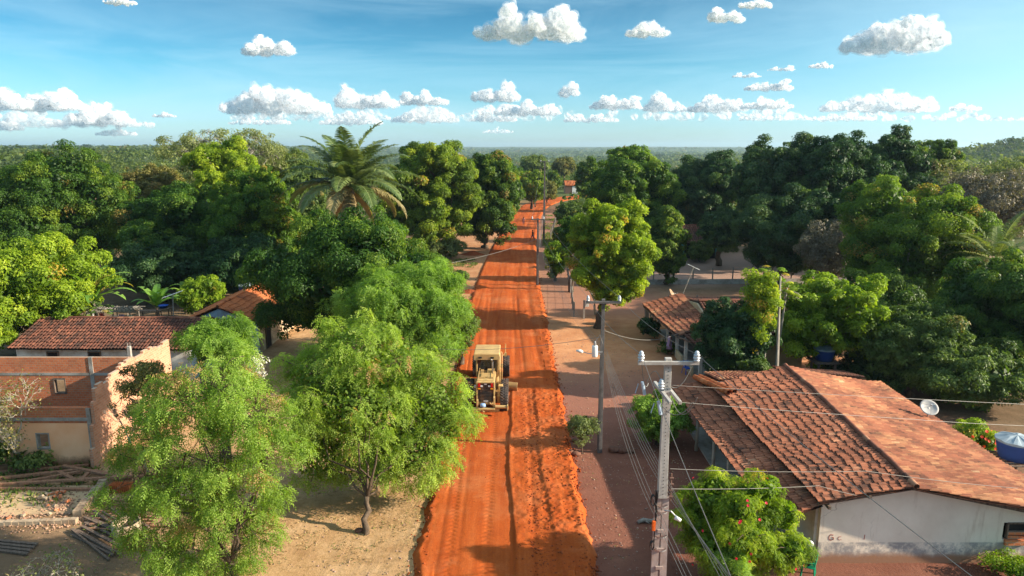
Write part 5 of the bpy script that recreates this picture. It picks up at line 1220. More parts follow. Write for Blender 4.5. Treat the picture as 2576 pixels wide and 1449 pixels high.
# ------------------------------------------------------------ palms, bananas, papayas
def frond_mesh(rng, root, az, elev, ln, curl, nleaf, ll, lw, droop, dead=0.0):
    pts = []; p = np.array(root, float); e = elev; st = ln / 16; h = np.array((math.cos(az), math.sin(az), 0))
    for i in range(17):
        pts.append(p.copy()); d = h * math.cos(e) + np.array((0, 0, math.sin(e))); p = p + d * st; e -= curl / 16 * (.4 + 1.2 * i / 16)
    P = np.array(pts); k = nleaf; t = np.linspace(.10, 1, k); x = t * 16; i0 = np.minimum(x.astype(int), 15); f = (x - i0)[:, None]; q = P[i0] * (1 - f) + P[i0 + 1] * f
    dv = unit(P[np.minimum(i0 + 1, 16)] - P[i0]); side = np.cross(dv, np.array((0, 0, 1.0))); side = unit(side); up = np.cross(side, dv)
    prof = np.sin(np.clip(t * 1.02, 0, 1) * math.pi) ** .55 * ll * (.55 + .45 * (1 - t)) + .12
    VV = []; TT = []
    for s in (-1, 1):
        dd = unit(side * s * .85 + dv * .55 + up * .30 + rng.normal(size=(k, 3)) * .09 - np.array((0, 0, droop)))
        nn = unit(np.cross(dd, dv) * s + rng.normal(size=(k, 3)) * .15)
        # each leaflet bends: two quads
        m_ = q + dd * prof[:, None] * .55; d2 = unit(dd - np.array((0, 0, .35 + droop * .6))); sd = unit(np.cross(nn, dd)) * lw * .5
        e_ = m_ + d2 * prof[:, None] * .45
        V = np.stack([q - sd * .5, q + sd * .5, m_ + sd, m_ - sd, m_ - sd, m_ + sd, e_ + sd * .2, e_ - sd * .2], 1).reshape(-1, 3); VV.append(V)
        T = np.zeros((len(V), 4), np.float32); T[:, 0] = np.clip(rng.normal(.45, .22), 0, 1); T[:, 1] = dead; TT.append(T)
    # midrib
    r = np.linspace(.045, .012, 17); V = []
    for j in range(16):
        s = np.cross(P[j + 1] - P[j], (0, 0, 1.0)); s = s / (np.linalg.norm(s) + 1e-9); V += [P[j] - s * r[j], P[j] + s * r[j], P[j + 1] + s * r[j + 1], P[j + 1] - s * r[j + 1]]
    V = np.array(V) + np.array((0, 0, .01)); T = np.zeros((len(V), 4), np.float32); T[:, 0] = 1; T[:, 1] = dead * .6; VV.append(V); TT.append(T)
    V = np.vstack(VV); return V, np.vstack(TT)
def palm(label, px, py, Y, ln, n, trunk_r=.22, seed=1, dead=5, nleaf=60, lw=.07, ll=.85):
    rng = np.random.default_rng(seed); c = AT(px, py, Y); T = thing('palm_tree', label, 'palm', (c[0], c[1], 0)); off = np.array((c[0], c[1], 0))
    VV = []; TT = []; b = 0
    for i in range(n):
        u = (i + .5) / n; az = i * 2.399963 + rng.normal(0, .15); el = R(82) - R(85) * u ** .85 + rng.normal(0, .05); V, Tt = frond_mesh(rng, c + np.array((math.cos(az), math.sin(az), 0)) * .15, az, el, ln * rng.uniform(.88, 1.08) * (1.0 if u < .85 else .9), R(62) + R(30) * u, nleaf, ll, lw, .12 + .25 * u, 0.0 if u < .86 else .7)
        VV.append(V); TT.append(Tt)
    for i in range(dead):
        az = rng.uniform(0, 6.28); V, Tt = frond_mesh(rng, c - np.array((0, 0, .3)), az, R(-35), ln * .62, R(50), nleaf, ll * .6, lw, .6, 1.0); VV.append(V); TT.append(Tt)
    V = np.vstack(VV); Tt = np.vstack(TT); F = np.arange(len(V)).reshape(-1, 4); link('fronds', npmesh('fronds', V - off, F, Tt), LM['palm'], T)
    mb = MB(); k = 14; mb.tube([(0.0 + .05 * math.sin(i * .6), 0, c[2] * i / k - .1) for i in range(k + 1)], [trunk_r * (1.15 - .25 * i / k) * (1.0 + .08 * (i % 2)) for i in range(k + 1)], 12)
    for i in range(16):
        a = i * 2.4; z = c[2] - .1 - .9 * (i / 16); mb.bar((math.cos(a) * .15, math.sin(a) * .15, z - .3), (math.cos(a) * .42, math.sin(a) * .42, z + .25), .10, .04)
    mb.build('trunk', M['greybark'], T, None, True); return T
def banana(label, px, py, Y, h, n, ln, seed, group=None):
    rng = np.random.default_rng(seed); g = AT(px, py, Y); T = thing('banana_plant', label, 'banana plant', (g[0], g[1], 0), 0, group); VV = []; TT = []
    for i in range(n):
        az = i * 2.4 + rng.normal(0, .2); el = R(rng.uniform(30, 82)); e = el; p = np.array((rng.normal(0, .1), rng.normal(0, .1), h * rng.uniform(.85, 1))); L_ = ln * rng.uniform(.75, 1.1); m_ = 12; h_ = np.array((math.cos(az), math.sin(az), 0)); s = np.array((-math.sin(az), math.cos(az), 0)); P = []; W_ = []; U = []
        for j in range(m_ + 1):
            t = j / m_; P.append(p.copy()); W_.append(.30 * math.sin(math.pi * min(1, t * .93 + .07)) ** .6 * (0.15 if t < .12 else 1)); d = h_ * math.cos(e) + np.array((0, 0, math.sin(e))); U.append(np.cross(s, d) * -1); p = p + d * L_ / m_; e -= R(95) / m_ * (.3 + 1.4 * t)
        tn = np.clip(rng.normal(.5, .25), 0, 1); dd = float(rng.random() < .12)
        for j in range(m_):
            for q in (-1, 1):
                if rng.random() < .10 and j > 4: continue
                a, b = P[j], P[j + 1]; v = [a, a + s * q * W_[j] + U[j] * W_[j] * .25, b + s * q * W_[j + 1] * rng.uniform(.9, 1) + U[j + 1] * W_[j + 1] * .25 - np.array((0, 0, .02)), b]
                VV += v; TT += [(tn, dd, 0, 1)] * 4
    V = np.array(VV); F = np.arange(len(V)).reshape(-1, 4); link('leaves', npmesh('leaves', V, F, np.array(TT, np.float32)), LM['banana'], T)
    mb = MB(); 
    for k in range(3): a = k * 2.1; mb.tube([(math.cos(a) * .25 * (k > 0), math.sin(a) * .25 * (k > 0), -.1), (math.cos(a) * .1, 0, h * .5), (0, 0, h * (.98 if k == 0 else .7))], [.15, .12, .07], 9)
    mb.build('stem', M['oldwood'], T, None, True); return T
def papaya(label, base, h, nb, ln, seed, lean=(0, 0), mat='bright', yellow=.1, group=None, name='papaya_tree'):
    rng = np.random.default_rng(seed); T = thing(name, label, 'papaya tree', (base[0], base[1], 0), 0, group); top = np.array((lean[0], lean[1], h)); VV = []; TT = []; mb = MB(); mb.tube([(0, 0, -.1), (lean[0] * .4, lean[1] * .4, h * .5), tuple(top)], [.11, .08, .05], 9)
    for i in range(nb):
        az = i * 2.4; el = rng.uniform(-.3, 1.0); z = top - np.array((0, 0, rng.uniform(0, .5))); L_ = ln * rng.uniform(.7, 1.1); d = np.array((math.cos(az) * math.cos(el), math.sin(az) * math.cos(el), math.sin(el))); tip = z + d * L_ - np.array((0, 0, .12)); mb.tube([tuple(z), tuple((z + tip) / 2 + np.array((0, 0, .05))), tuple(tip)], .014, 4)
        n = unit((d * .4 + np.array((0, 0, 1)))[None])[0]; u = unit(np.cross(n, d)[None])[0]; f = np.cross(u, n) * -1; tn = rng.random(); fl = float(rng.random() < yellow)
        for k in range(8):
            a = -2.4 + 4.8 * k / 7; g = f * math.cos(a) + u * math.sin(a); g = g - n * .25; sd = np.cross(n, g) * .10; q = .36 * (.75 + .25 * math.cos(a)) * rng.uniform(.9, 1.1)
            VV += [tip, tip + g * q * .5 + sd, tip + g * q - n * .06, tip + g * q * .5 - sd]; TT += [(tn, fl, 0, 1)] * 4
    V = np.array(VV); link('leaves', npmesh('leaves', V, np.arange(len(V)).reshape(-1, 4), np.array(TT, np.float32)), LM[mat], T); mb.build('trunk', M['greybark'], T, None, True); return T
def bare_tree(name, label, base, c, r, seed, mat='greybark', n=160, leaves=0, lm='sparse', cat='tree', th=.02, group=None):
    "a leafless or nearly leafless branching tree"
    rng = np.random.default_rng(seed); base = np.array(base, float); c = np.array(c, float); T = thing(name, label, cat, tuple(base), 0, group); mb = MB(); tips = []
    def grow(p, d, ln, rad, lev):
        q = p + d * ln; mid = (p + q) / 2 + rng.normal(size=3) * ln * .08; mb.tube([p, mid, q], [rad, rad * .85, rad * .65], 5, False)
        if lev == 0: tips.append(q); return
        for k in range(rng.integers(2, 4)):
            nd = unit((d + rng.normal(size=3) * .55 + np.array((0, 0, .12)))[None])[0]; out = (q - c) / r
            if np.sum(out ** 2) > 1.1: nd = unit((nd - out * .6)[None])[0]
            grow(q, nd, ln * rng.uniform(.62, .9), max(th * .5, rad * .62), lev - 1)
    L0 = np.linalg.norm(c - base); start = base + (c - base) * .45; limb(mb, rng, base - np.array((0, 0, .1)), start, th * 5, th * 3.4, 7, .15)
    for i in range(max(3, n // 45)):
        d = unit((rng.normal(size=3) * r + np.array((0, 0, r[2])))[None])[0]; grow(start, d, float(np.mean(r)) * .55, th * 2.4, 5)
    mb.build('branches', M[mat], T, base, True)
    if leaves:
        tp = np.array(tips); idx = rng.choice(len(tp), leaves); p = tp[idx] + rng.normal(size=(leaves, 3)) * .18
        sz = np.full(leaves, .13 if th < .03 else .22) * rng.uniform(.6, 1.3, leaves); V, F = leaf_quads(rng, p, unit(rng.normal(size=(leaves, 3)) + (0, 0, .5)), unit(rng.normal(size=(leaves, 3)) - (0, 0, .3)), sz, sz * .45)
        Tt = np.zeros((len(V), 4), np.float32); Tt[:, 0] = np.repeat(rng.random(leaves), 4); Tt[:, 1] = np.repeat((rng.random(leaves) < .1) * 1., 4); link('leaves', npmesh('leaves', V - base, F, Tt), LM[lm], T)
    return T

# ============================================================ BUILD
def tick(n): pass
build_ground(); tick('ground'); build_road(); tick('road'); build_clods(); tick('clods'); build_pebbles(); build_litter(); tick('litter'); build_forest(); tick('forest'); build_haze(); build_clouds(); tick('clouds')

# ---------------------------------------------------------------- left side trees
tree('neem_tree', 'bright feathery neem tree on a short forked trunk, beside the road below the grader', (700, 800, 1170, 1272), 28.2, 'neem', 'spray', seed=5, Ln=.11, Wd=.036, cr=.42, base=tuple(G(920, 1345)), fork=1.25, tr=.12,
     lobes=[(-.12, 0, .66, .36, .40, .30), (.30, 0, .46, .36, .42, .28), (-.45, 0, .35, .42, .42, .32), (.55, .1, .02, .42, .4, .36), (-.1, -.3, .1, .5, .45, .42), (-.60, .1, -.15, .38, .4, .36), (.42, -.1, -.42, .40, .38, .34), (-.2, 0, -.5, .44, .42, .33), (-.55, 0, -.58, .3, .32, .26), (.62, .1, -.30, .32, .3, .4), (.1, .4, .0, .5, .4, .5), (.15, 0, -.60, .38, .4, .30)], px=1.6, cov=1.3, twigs=170, flush=.14, bark='bark', depth=.85, hole=.25)
tree('neem_tree', 'wide feathery neem tree behind the front ones, at the road edge above the grader', (845, 655, 1195, 910), 44, 'neem', 'spray', seed=6, Ln=.14, Wd=.05, cr=.5, nl=13, cov=2.0, droop=.4)
tree('neem_tree', 'big drooping neem tree filling the lower left, in front of the peach walled ruin', (285, 885, 735, 1468), 22.2, 'neem', 'spray', seed=7, Ln=.10, Wd=.033, cr=.42, base=(-9.1, 21.2, 0), tr=.12,
     lobes=[(.25, 0, .66, .34, .4, .26), (-.05, 0, .50, .34, .4, .26), (.55, 0, .42, .36, .4, .26), (-.40, 0, .18, .44, .42, .30), (.15, 0, .20, .45, .45, .3), (.62, 0, .05, .34, .4, .3), (-.62, 0, -.08, .34, .36, .22), (-.1, -.1, -.15, .42, .42, .3), (-.42, 0, -.42, .38, .38, .22), (.35, 0, -.25, .42, .42, .3), (-.05, 0, -.55, .40, .4, .26), (.30, 0, -.62, .38, .4, .3), (-.2, 0, -.82, .30, .35, .2), (.15, 0, -.84, .32, .35, .18)], px=1.6, cov=1.15, twigs=200, flush=.30, hole=.34)
tree('neem_tree', 'small light green neem sapling crown rising before the white house wall', (465, 796, 628, 905), 30.5, 'neem', 'spray', seed=8, Ln=.11, Wd=.04, cr=.35, cov=2.0, nl=9, ls=(.38, .5), twigs=40)
tree('cashew_tree', 'dark olive leaved tree growing inside the brick side wall of the ruin', (300, 905, 465, 1075), 30.2, 'olive', seed=9, Ln=.12, Wd=.06, cr=.35, nl=9, cov=1.0, hole=.3, flush=.2, twigs=70, droop=.3)
tree('mango_tree', 'large dense dark mango tree below the palm, beside the long house', (652, 522, 1092, 905), 49, 'mango', seed=10, depth=.72, nl=15, cov=2.3, droop=.7, flush=.03, ls=(.3, .46))
palm('tall babassu palm with arching fronds rising above the mango trees', 880, 468, 66, 6.9, 38, .30, 11, 9, 120, .10, 1.35)
tree('mango_tree', 'large bright green mango tree left of the road, right of the palm', (968, 338, 1185, 650), 97, 'mangolight', seed=12, nl=16, cov=2.2, flush=.16, droop=.7, ls=(.26, .42))
tree('mango_tree', 'rusty tipped mango tree closest to the road on its left edge', (1125, 382, 1312, 622), 106, 'mango', seed=13, nl=15, cov=2.2, flush=.25, droop=.7, ls=(.28, .42))
tree('mango_tree', 'large rounded mango tree at the left edge, tallest of that corner', (-30, 385, 325, 735), 78, 'mango', seed=14, nl=20, cov=2.2, flush=.12, ls=(.24, .40))
tree('mango_tree', 'wide dark mango tree in the middle of the left grove', (315, 455, 585, 742), 75, 'mango', seed=15, nl=16, cov=2.1, flush=.06, ls=(.26, .42))
tree('mango_tree', 'mango tree flushed with yellow green new leaves, left of the palm', (535, 410, 745, 735), 72, 'mangolight', seed=16, nl=15, cov=2.1, flush=.22, ls=(.26, .44))
tree('jatoba_tree', 'upright yellow green tree with pale bare limbs in its top, left grove', (475, 345, 660, 520), 88, 'bright', seed=17, nl=13, cov=1.4, flush=.06, hole=.15, bark='palebark', ls=(.24, .38), twigs=40)
tree('tree', 'thin airy crowned tree standing against the sky behind the left grove', (425, 318, 742, 470), 112, 'sparse', seed=18, nl=15, cov=.75, hole=.35, bark='greybark', twigs=150, ls=(.24, .38), cr=1.1)
tree('tree', 'dry olive brown tree between two green mangoes on the left', (298, 410, 455, 560), 92, 'olive', seed=19, nl=11, cov=1.7, hole=.1, twigs=60, flush=.1)
tree('tree', 'mid green bushy tree just left of the palm crown', (690, 405, 820, 640), 88, 'dullgreen', seed=20, nl=12, cov=2.0, flush=.03)
tree('tree', 'grey green low tree seen through the gap beside the palm trunk', (640, 380, 800, 520), 120, 'dullgreen', seed=21, nl=10, cov=1.6, flush=.03)
tree('almond_tree', 'broad bright yellow green tree at the left edge above the brown roof', (-95, 585, 232, 865), 50, 'bright', seed=22, nl=18, Ln=.20, Wd=.11, cov=2.0, flush=.03, ls=(.26, .42), cr=.7)
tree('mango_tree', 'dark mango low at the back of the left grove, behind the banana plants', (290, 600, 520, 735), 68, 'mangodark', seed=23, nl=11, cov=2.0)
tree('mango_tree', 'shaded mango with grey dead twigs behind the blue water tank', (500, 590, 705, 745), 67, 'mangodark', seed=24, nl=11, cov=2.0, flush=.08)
tree('bush', 'pale green shrub at the left edge beside the brown roof', (-60, 765, 40, 885), 45.5, 'bright', seed=25, nl=7, cov=1.7, cat='shrub', trunk=False)
tree('bush', 'round shrub with upright shoots behind the ridge of the pale blue house', (452, 695, 562, 782), 60, 'bright', seed=26, nl=8, cov=1.5, cat='shrub', flush=.04)
bare_tree('dry_tree', 'dry nearly leafless tree at the left edge before the peach wall', G(50, 1165), AT(28, 1010, 29.5), np.array((1.7, 1.5, 1.8)), 27, 'palebark', 260, 1500, 'olive', th=.016)
bare_tree('dead_shrub', 'dead twiggy shrub in the bottom left corner', (-15.6, 20.6, 0), (-15.4, 20.8, 1.0), np.array((1.0, 1.0, .7)), 28, 'palebark', 140, 350, 'sparse', cat='shrub', th=.012)
bare_tree('dead_branch', 'leafless forked branch reaching across the ruin window', (-16.9, 30.6, 0), AT(255, 990, 30.4), np.array((1.0, .8, .8)), 29, 'palebark', 60, 0, cat='branch', th=.014)
tree('bush', 'small weedy shrub at the foot of the peach wall', (20, 1140, 120, 1172), 31.3, 'dullgreen', seed=30, nl=6, cov=1.4, cat='shrub', trunk=False)
tree('bush', 'dark green shrub at the left end of the peach wall', (-20, 1115, 16, 1175), 31.0, 'dullgreen', seed=31, nl=6, cov=1.4, cat='shrub', trunk=False)
tree('frangipani_bush', 'shrub covered in white blossom hidden in the neem leaves', (608, 900, 675, 965), 31, 'whiteflower', seed=32, nl=7, cov=.35, cat='shrub', Ln=.09, Wd=.07)
banana('large banana plant with long ragged leaves left of the laundry shelter', 238, 775, 51, 4.1, 17, 3.6, 33, 'banana plants behind the long house')
banana('lower banana plant in the middle of the back yard', 395, 790, 55, 2.7, 14, 2.7, 34, 'banana plants behind the long house')
banana('banana plant half hidden beside the round shrub', 470, 760, 63, 1.6, 9, 1.9, 35, 'banana plants behind the long house')
papaya('papaya tree with a round leafy top beside the laundry shelter', AT(245, 800, 50), 3.6, 26, 1.0, 36, mat='dullgreen')
tree('bush', 'greyish shrub at the road edge below the rusty tipped mango', (1075, 600, 1165, 665), 95, 'sparse', seed=37, nl=8, cov=1.3, cat='shrub')
tree('bush', 'low shrub in the weeds left of the road, beyond the wide neem', (1135, 680, 1175, 715), 78, 'dullgreen', seed=38, nl=6, cov=1.3, cat='shrub', trunk=False)
tree('bush', 'leafy sprig of shrub on the left road edge above the grader', (1120, 770, 1205, 880), 47, 'dullgreen', seed=39, nl=7, cov=1.2, cat='shrub', hole=.15)

# ---------------------------------------------------------------- road end
for i, (bb, Y, k, lb) in enumerate([
    ((1300, 430, 1375, 505), 172, 'mangolight', 'round light green tree left of the road bend'),
    ((1262, 425, 1325, 490), 185, 'mango', 'dark tree behind the rusty tipped mango at the road bend'),
    ((1352, 455, 1400, 505), 190, 'olive', 'small olive tree at the inside of the road bend'),
    ((1368, 428, 1408, 478), 205, 'mango', 'dark rounded tree just left of the tiny far house'),
    ((1310, 390, 1375, 440), 260, 'dullgreen', 'tall pale tree beyond the road bend'),
    ((1392, 395, 1445, 440), 270, 'olive', 'brownish crowned tree beyond the tiny far house'),
    ((1450, 400, 1510, 500), 165, 'mango', 'dark tree beside the tiny far house, right of the bend'),
    ((1395, 510, 1460, 565), 112, 'dullgreen', 'low round shrub on the grass right of the road'),
    ((1330, 462, 1362, 508), 178, 'dullgreen', 'pale shrub at the left edge of the road bend'),
    ((1205, 400, 1300, 470), 150, 'mango', 'mango crown peeping over the left roadside trees')]):
    tree('tree', lb, bb, Y, k, seed=60 + i, nl=10, cov=1.8, flush=.06)

# ---------------------------------------------------------------- right side trees
tree('cashew_tree', 'rounded sunlit cashew tree on the open verge, right of the T topped poles', (1432, 490, 1645, 790), 58, 'bright', seed=70, nl=16, Ln=.19, Wd=.10, cov=1.9, flush=.10, base=tuple(G(1505, 825)), ls=(.28, .42), fork=1.9, cr=.62)
tree('cashew_tree', 'small tree at the fence left of the sunlit cashew', (1370, 598, 1425, 700), 79, 'bright', seed=71, nl=8, Ln=.2, Wd=.1, cov=1.6, flush=.2)
tree('tree', 'leafy branchy tree behind the sunlit cashew on its left', (1398, 540, 1480, 640), 73, 'mango', seed=72, nl=9, cov=1.7, flush=.1)
bare_tree('dead_tree', 'grey leafless twiggy tree against the sunlit cashew', (7.6, 62.5, 0), AT(1465, 612, 62), np.array((1.7, 1.4, 1.7)), 73, 'palebark', 260, 0, th=.024)
tree('mango_tree', 'round bright green mango on the skyline right of the road', (1515, 364, 1645, 470), 128, 'mangolight', seed=74, nl=12, cov=2.0, flush=.03)
tree('mango_tree', 'dark mango tree behind the sunlit cashew', (1482, 402, 1700, 640), 94, 'mango', seed=75, nl=16, cov=2.1, flush=.04, ls=(.26, .42))
tree('mango_tree', 'narrow dark mango with hanging foliage left of the yard house', (1632, 520, 1725, 735), 77, 'mango', seed=76, nl=11, cov=2.0)
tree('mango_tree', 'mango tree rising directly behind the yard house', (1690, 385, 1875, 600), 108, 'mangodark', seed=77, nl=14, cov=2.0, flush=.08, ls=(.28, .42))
tree('mango_tree', 'mango tree on a thick bare trunk in the swept yard', (1765, 520, 1860, 640), 86, 'mangodark', seed=78, nl=9, cov=2.0, base=tuple(G(1808, 668)), fork=2.6, tr=.35)
tree('bush', 'trimmed round shrub before the yard house', (1733, 605, 1787, 655), 93, 'dullgreen', seed=79, nl=7, cov=2.2, cat='shrub')
for i, (bb, Y, k, lb, fl) in enumerate([
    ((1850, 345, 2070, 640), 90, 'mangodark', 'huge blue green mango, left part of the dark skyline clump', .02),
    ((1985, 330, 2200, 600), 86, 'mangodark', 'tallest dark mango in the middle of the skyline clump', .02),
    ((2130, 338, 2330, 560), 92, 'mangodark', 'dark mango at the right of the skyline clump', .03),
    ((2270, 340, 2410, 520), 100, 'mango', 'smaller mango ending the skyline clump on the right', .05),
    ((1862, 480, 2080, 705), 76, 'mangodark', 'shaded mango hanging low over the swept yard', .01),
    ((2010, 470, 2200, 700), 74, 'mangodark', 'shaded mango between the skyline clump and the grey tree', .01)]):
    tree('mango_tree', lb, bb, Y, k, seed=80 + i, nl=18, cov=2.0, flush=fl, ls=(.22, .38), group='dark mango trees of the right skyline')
tree('tree', 'grey brown almost leafless tree under the dark mangoes', (2022, 545, 2190, 700), 67, 'grey', seed=90, nl=11, cov=1.0, hole=.25, twigs=160, bark='greybark', Ln=.16, cr=.6)
tree('mango_tree', 'yellow green mango with orange shoots and bare limbs, right side', (2130, 462, 2460, 790), 58, 'mangolight', seed=91, nl=19, cov=2.1, flush=.16, ls=(.24, .40), bark='greybark')
tree('mango_tree', 'smaller yellow tipped mango left behind the yellow green one', (2125, 445, 2270, 600), 70, 'mangolight', seed=92, nl=12, cov=2.0, flush=.2)
for i, (bb, Y, k, lb, hl) in enumerate([
    ((2235, 385, 2420, 520), 105, 'sparse', 'airy pale tree behind the yellow green mango', .3),
    ((2380, 430, 2600, 600), 84, 'grey', 'wide grey twiggy scrub tree at the right edge', .25),
    ((2430, 400, 2640, 500), 125, 'sparse', 'pale scrub tree at the right edge below the hill', .25),
    ((2300, 410, 2450, 540), 95, 'sparse', 'grey limbed sparse tree beside the right hill', .3),
    ((2480, 415, 2600, 475), 150, 'olive', 'golden leaved tree at the right edge under the hill', .1)]):
    tree('tree', lb, bb, Y, k, seed=95 + i, nl=12, cov=1.1, hole=hl, twigs=130, bark='greybark', flush=.05, cr=.9)
tree('mango_tree', 'large blue green mango filling the right edge', (2375, 640, 2680, 1000), 43, 'mango', seed=101, nl=18, cov=2.1, droop=.8, ls=(.24, .4))
palm('young palm with pale feathery fronds at the right edge', 2505, 655, 51, 4.2, 20, .16, 102, 0, 56, .07, .7)
tree('tree', 'bright leafed bushy tree behind the papayas, left of the dark thicket', (1960, 690, 2232, 930), 44, 'bright', seed=103, nl=15, Ln=.17, Wd=.10, cov=2.0, ls=(.26, .42))
tree('tree', 'dull green shade tree between the bushy tree and the right edge', (2180, 770, 2420, 1060), 41, 'dullgreen', seed=104, nl=15, cov=1.9, droop=.6, flush=.03)
tree('tree', 'dark undergrowth tree behind the ridge of the large house', (2080, 905, 2300, 1040), 43, 'mangodark', seed=105, nl=12, cov=1.9)
tree('tree', 'dark leafy tree behind the grey dish at the right edge', (2290, 860, 2600, 1080), 39.5, 'dullgreen', seed=106, nl=13, cov=1.8, flush=.02)
tree('tree', 'mid green tree in the gap right of the grey twiggy tree', (2080, 690, 2330, 830), 52, 'mango', seed=107, nl=12, cov=1.9)
tree('bougainvillea', 'dense dark climbing bush swallowing the end of the veranda house', (1765, 752, 1935, 960), 42, 'mangodark', seed=108, nl=14, Ln=.10, Wd=.06, cov=2.2, ls=(.3, .45), cat='shrub', cr=.42)
papaya('tallest papaya tree behind the dark climbing bush, yellowing lower leaves', AT(1920, 900, 41.5), 7.6, 24, .95, 110, (.2, 0), 'bright', .15, 'papaya trees behind the large house')
papaya('papaya tree with hanging dead leaves, left of the leaning pole', AT(1905, 900, 41), 6.2, 20, .9, 111, (-.1, 0), 'bright', .5, 'papaya trees behind the large house')
papaya('shorter papaya tree right of the tallest one', AT(1950, 900, 42), 6.6, 16, .8, 112, (.4, 0), 'bright', .05, 'papaya trees behind the large house')
tree('vine', 'column of yellow green climbing vine round the papaya stems', (1874, 655, 1946, 900), 40.8, 'bright', seed=113, nl=12, cov=1.3, hole=.2, cat='vine', flush=.3, trunk=False, Ln=.13, Wd=.08, cr=.4)
tree('hibiscus_bush', 'tall hibiscus bush with red flowers before the white gable', (1705, 1192, 2012, 1500), 22.0, 'bright', 'spray', seed=114, nl=24, Ln=.05, Wd=.024, px=1.2, cov=1.5, hole=.20, cat='shrub', ls=(.18, .34), cr=.30, twigs=320, flush=.02, cap=150000)
tree('bush', 'small feathery shrub at the bottom edge beside the hibiscus', (1805, 1378, 1872, 1470), 20.3, 'neem', 'spray', seed=115, nl=7, Ln=.06, Wd=.02, cov=1.6, cat='shrub', cr=.25)
tree('bush', 'round light green bush behind the front pole, beside the veranda', (1588, 990, 1722, 1108), 34.0, 'neem', seed=116, nl=9, Ln=.09, Wd=.04, cov=1.8, cat='shrub', cr=.35)
tree('shrub', 'little grey green tree on a stony foot beside the dark pole', (1423, 1040, 1502, 1112), 33.2, 'sparse', seed=117, nl=8, Ln=.09, Wd=.04, px=1.6, cov=.6, cat='shrub', base=tuple(G(1465, 1142)), fork=.7, tr=.03, twigs=30, hole=.1, cr=.28)
tree('ixora_bush', 'round shrub dotted with red flowers beside the raised water tank', (2405, 1068, 2505, 1160), 31.5, 'bright', seed=118, nl=9, Ln=.11, Wd=.06, cov=1.8, cat='shrub', flush=.22)
tree('bush', 'dark clipped shrub at the corner of the veranda house', (1612, 800, 1652, 850), 54, 'mangodark', seed=119, nl=7, cov=2.0, cat='shrub', trunk=False)
tree('bush', 'low plants along the veranda wall beside the person in lilac', (1655, 860, 1700, 905), 50.5, 'dullgreen', seed=120, nl=6, cov=1.0, cat='shrub', trunk=False)
tree('bush', 'patch of leafy weeds in the bottom right corner', (2480, 1412, 2620, 1480), 22.5, 'bright', seed=121, nl=6, Ln=.09, Wd=.05, cov=1.4, cat='shrub', trunk=False)
tree('bush', 'dark green potted looking shrub behind the ridge, right of the papayas', (1850, 905, 1930, 945), 38.5, 'dullgreen', seed=122, nl=6, cov=1.6, cat='shrub', trunk=False)
# red hibiscus flowers, one bush part
def blossoms(name_owner, c, r, n, seed, size, mat='flower'):
    rng = np.random.default_rng(seed); e = unit(rng.normal(size=(n, 3)) + np.array((0, -.9, .5))); P = np.array(c) + e * np.array(r) * rng.uniform(.92, 1.12, (n, 1)); VV = []
    for p, d in zip(P, e):
        u = unit(np.cross(d, rng.normal(size=3))[None])[0]; v = np.cross(d, u)
        for k in range(5):
            a = 1.2566 * k; g = u * math.cos(a) + v * math.sin(a); s = np.cross(d, g) * size * .5; VV += [p, p + g * size * .6 + s + d * size * .3, p + g * size + d * size * .3, p + g * size * .6 - s + d * size * .3]
    V = np.array(VV); T = np.zeros((len(V), 4), np.float32); T[:, 0] = .5; T[:, 3] = 1
    par = [o for o in C.objects if o.name.startswith(name_owner) and o.type == 'EMPTY'][0]
    o = link('flowers', npmesh('flowers', V - np.array(par.location), np.arange(len(V)).reshape(-1, 4), T), LM[mat], par); o['kind'] = 'stuff'
cH = AT(1858, 1340, 22.0); blossoms('hibiscus_bush', (cH[0], cH[1], 2.2), (2.1, 2.1, 2.1), 26, 5, .05)
cI = AT(2455, 1112, 31.5); blossoms('ixora_bush', (cI[0], cI[1], cI[2]), (.95, .95, .85), 34, 6, .08)
cV = AT(2210, 830, 38.5); 

tick('trees')
# ---------------------------------------------------------------- buildings
house_right()
brick_ruin()
T, off = house_simple('long low white house with dark mottled tile roof behind the unfinished building', -32.3, -21.0, 44.3, 50.3, 2.32, 3.35, M['whiteplaster'], M['tileold'], 'x', .5, 21, dark=.16, right_wallm=M['paleblue'])
for px0, px1 in ((118, 150), (222, 256)):
    a = AT(px0, 886, 44.2); b = AT(px1, 912, 44.2); window_part(T, ((a[0] + b[0]) / 2, 44.185, a[2] - .42), (b[0] - a[0] - .1, .8), M['oldwood'], 'window', 'x', off)
window_part(T, (-20.88, 45.8, 1.35), (.9, 1.3), M['oldwood'], 'window', 'y', off); window_part(T, (-20.88, 48.6, 1.1), (.8, 1.8), M['oldwood'], 'door', 'y', off)
T, off = house_simple('house with orange tiled ridge and pale blue gable behind the long house', -24.3, -18.7, 50.4, 60.5, 2.25, 3.5, M['paleblue'], M['tilenew'], 'y', .75, 23, right_wallm=M['cream'])
window_part(T, (-19.9, 50.28, 1.35), (.8, .9), M['oldwood'], 'window', 'x', off); window_part(T, (-18.58, 52.0, 1.05), (.9, 2.0), M['oldwood'], 'door', 'y', off)
